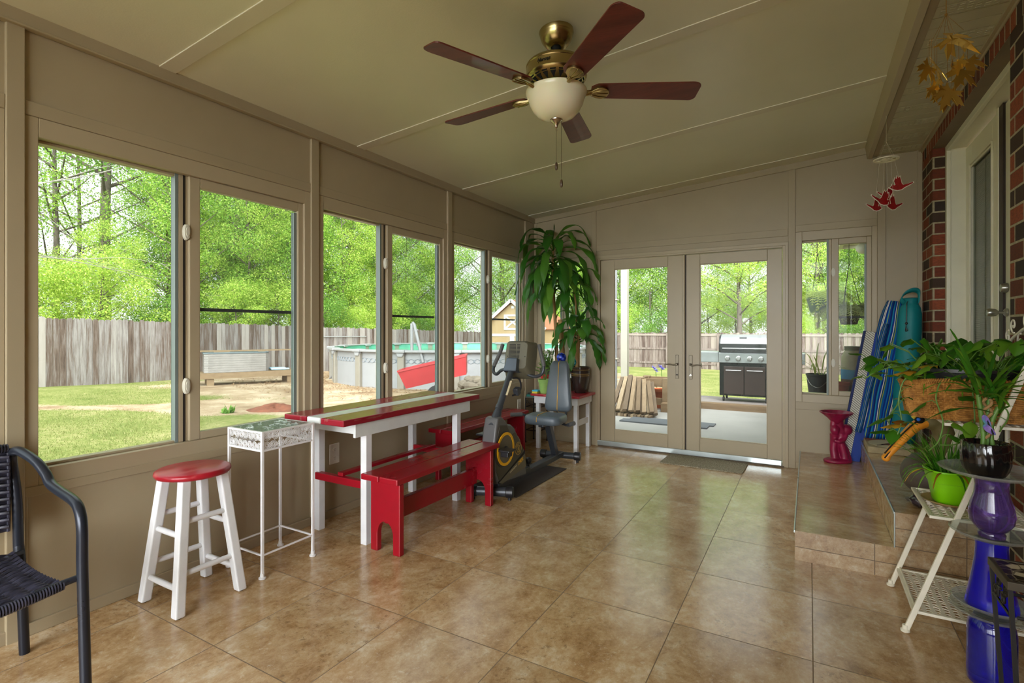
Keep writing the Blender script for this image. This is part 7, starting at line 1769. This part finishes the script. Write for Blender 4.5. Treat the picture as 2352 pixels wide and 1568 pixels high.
# hanging ferns, pots and light seen through the narrow window
M['fern'] = leafmat('fern_frond', (110,146,40), (160,190,64), (206,222,110), .5, .5); M['fern2'] = leafmat('fern_frond_olive', (92,110,52), (132,146,76), (176,186,110), .4, .5)
def fern(c_, r, m, lab, n_, L_, pm):
    root = thing('hanging_fern', lab, 'plant', c_)
    b = MB(); b.lathe([(r*.62,-.16),(r*.95,0),(r,.005),(r,.02),(r*.9,.02),(r*.85,-.01),(0,-.01)], c_, 28); b.build('basket', pm, root, smooth=40)
    q = MB(); 
    for k in range(n_):
        a = k*2.39996; p = V(c_)+V((.4*r*math.cos(a),.4*r*math.sin(a),0)); d = V((math.cos(a),math.sin(a),random.uniform(.5,1.6))).normalized(); sd_ = V((-math.sin(a),math.cos(a),0)); Lk = L_*random.uniform(.7,1.1); pts = []
        for i in range(15):
            pts.append(p); p = p + d*Lk/15; d = (d+V((0,0,-.17))).normalized()
        for i in range(1, 15):
            w = .055*math.sin(PI*(.12+.86*i/15)); t_ = (pts[i]-pts[i-1]).normalized()
            for s in (-1, 1): q.add([pts[i]-t_*.008, pts[i]+t_*.008, pts[i]+sd_*s*w+t_*.014-V((0,0,.012)), pts[i]+sd_*s*w*.7-t_*.004-V((0,0,.01))], [(0,1,2,3)])
        q.tube(pts, .002, 4)
    q.build('foliage', m, root, smooth=0)
    h = MB()
    for k in range(3): a = 2*PI*k/3; h.tube([(c_[0]+r*.95*math.cos(a), c_[1]+r*.95*math.sin(a), c_[2]+.01), (c_[0],c_[1],c_[2]+.55)], .003, 4)
    h.tube([(c_[0],c_[1],c_[2]+.55),(c_[0],c_[1],2.71)], .003, 4); h.build('hanger', M['black_iron'], root)
fern((.40,7.15,1.47), .13, M['fern2'], 'hanging fern in a brown basket below the eave outside the narrow window', 56, .42, mat('fern_basket_brown', (92,84,66), .8))
fern((.085,7.35,1.62), .12, M['fern'], 'bright yellow-green hanging fern in a green pot left of the brown basket', 48, .55, mat('fern_pot_green', (70,110,62), .5))
sl_ = thing('security_light', 'round white outdoor light under the corner of the house eave', 'light', (.745, 9.6, 2.52)); b = MB(); b.lathe([(.04,.12),(.05,.19),(.05,.08),(.03,.08),(.03,.04)], (.745,9.6,2.51), 20); b.build('bracket', M['postw'], sl_); b = MB(); b.ball((.72,9.58,2.50), (.10,.09,.085), 20, 14); b.build('globe', M['white_trim'], sl_, smooth=180)
pb_ = thing('patio_bench', 'low white patio table under the narrow window outside', 'table', (.38, 7.75, -.04)); b = MB(); b.box(-.10,.80,7.48,8.02,.37,.41); b.build('top', M['poolw'], pb_, smooth=0, bevel=.006)
for (x, y) in ((-.05,7.53),(.75,7.53),(.75,7.97),(-.05,7.97)):
    b = MB(); b.box(x-.025,x+.025,y-.025,y+.025,-.04,.37); b.build('leg', M['poolw'], pb_, smooth=0)
bu = thing('bucket', 'black bucket with a wire handle holding a plant outside the narrow window', 'bucket', (.10, 7.66, .41)); b = MB(); b.lathe([(.105,0),(.132,.255),(.140,.258),(.140,.278),(.130,.278),(.125,.25),(0,.22)], (.10,7.66,.411), 36); b.build('pail', mat('bucket_black', (52,54,58), .5, var=.2, vscale=20), bu, smooth=40)
b = MB(); b.tube(bez([(-.035,7.64,.66),(.02,7.52,.56),(.10,7.50,.53),(.17,7.53,.58),(.235,7.64,.66)],5), .003, 5); b.build('handle', M['steel'], bu)
q = MB()
for k in range(12): strap_leaf(q, (.10+random.uniform(-.06,.06),7.66,.64), random.uniform(0,6.28), random.uniform(.7,1.4), random.uniform(.4,.75), .016, random.uniform(1.5,4), 10)
q.build('foliage', M['fern2'], bu, smooth=180)
jr = thing('storage_jar', 'tall jar of brown bark with a blue band on the patio table', 'jar', (.475, 7.80, .41)); b = MB(); b.lathe([(.11,0),(.125,.02),(.125,.22),(.120,.22)], (.475,7.80,.411), 30); b.build('lower_part', mat('bark_fill', (110,84,66), .8, var=.4, vscale=25), jr, smooth=40)
b = MB(); b.lathe([(.1265,.22),(.1265,.34),(.12,.34)], (.475,7.80,.411), 30); b.build('blue_band', mat('label_blue', (70,140,190), .5), jr, smooth=40)
b = MB(); b.lathe([(.125,.34),(.122,.50),(.09,.57),(.085,.58)], (.475,7.80,.411), 30); b.build('glass_wall', mat('jar_cloudy', (170,160,140), .3), jr, smooth=40)
b = MB(); b.lathe([(.09,.58),(.092,.63),(0,.635)], (.475,7.80,.411), 30); b.build('lid', mat('jar_lid_grey', (120,122,110), .5), jr, smooth=40)
cp = thing('clay_pot', 'broken terracotta pot beside the jar on the patio table', 'pot', (.34, 7.62, .41)); b = MB(); b.lathe([(.06,0),(.085,.15),(.095,.155),(.095,.19),(.08,.19),(.07,.12),(0,.12)], (.345,7.62,.411), 28); b.build('pot', M['terra'], cp, smooth=40)
bpy.context.view_layer.update()
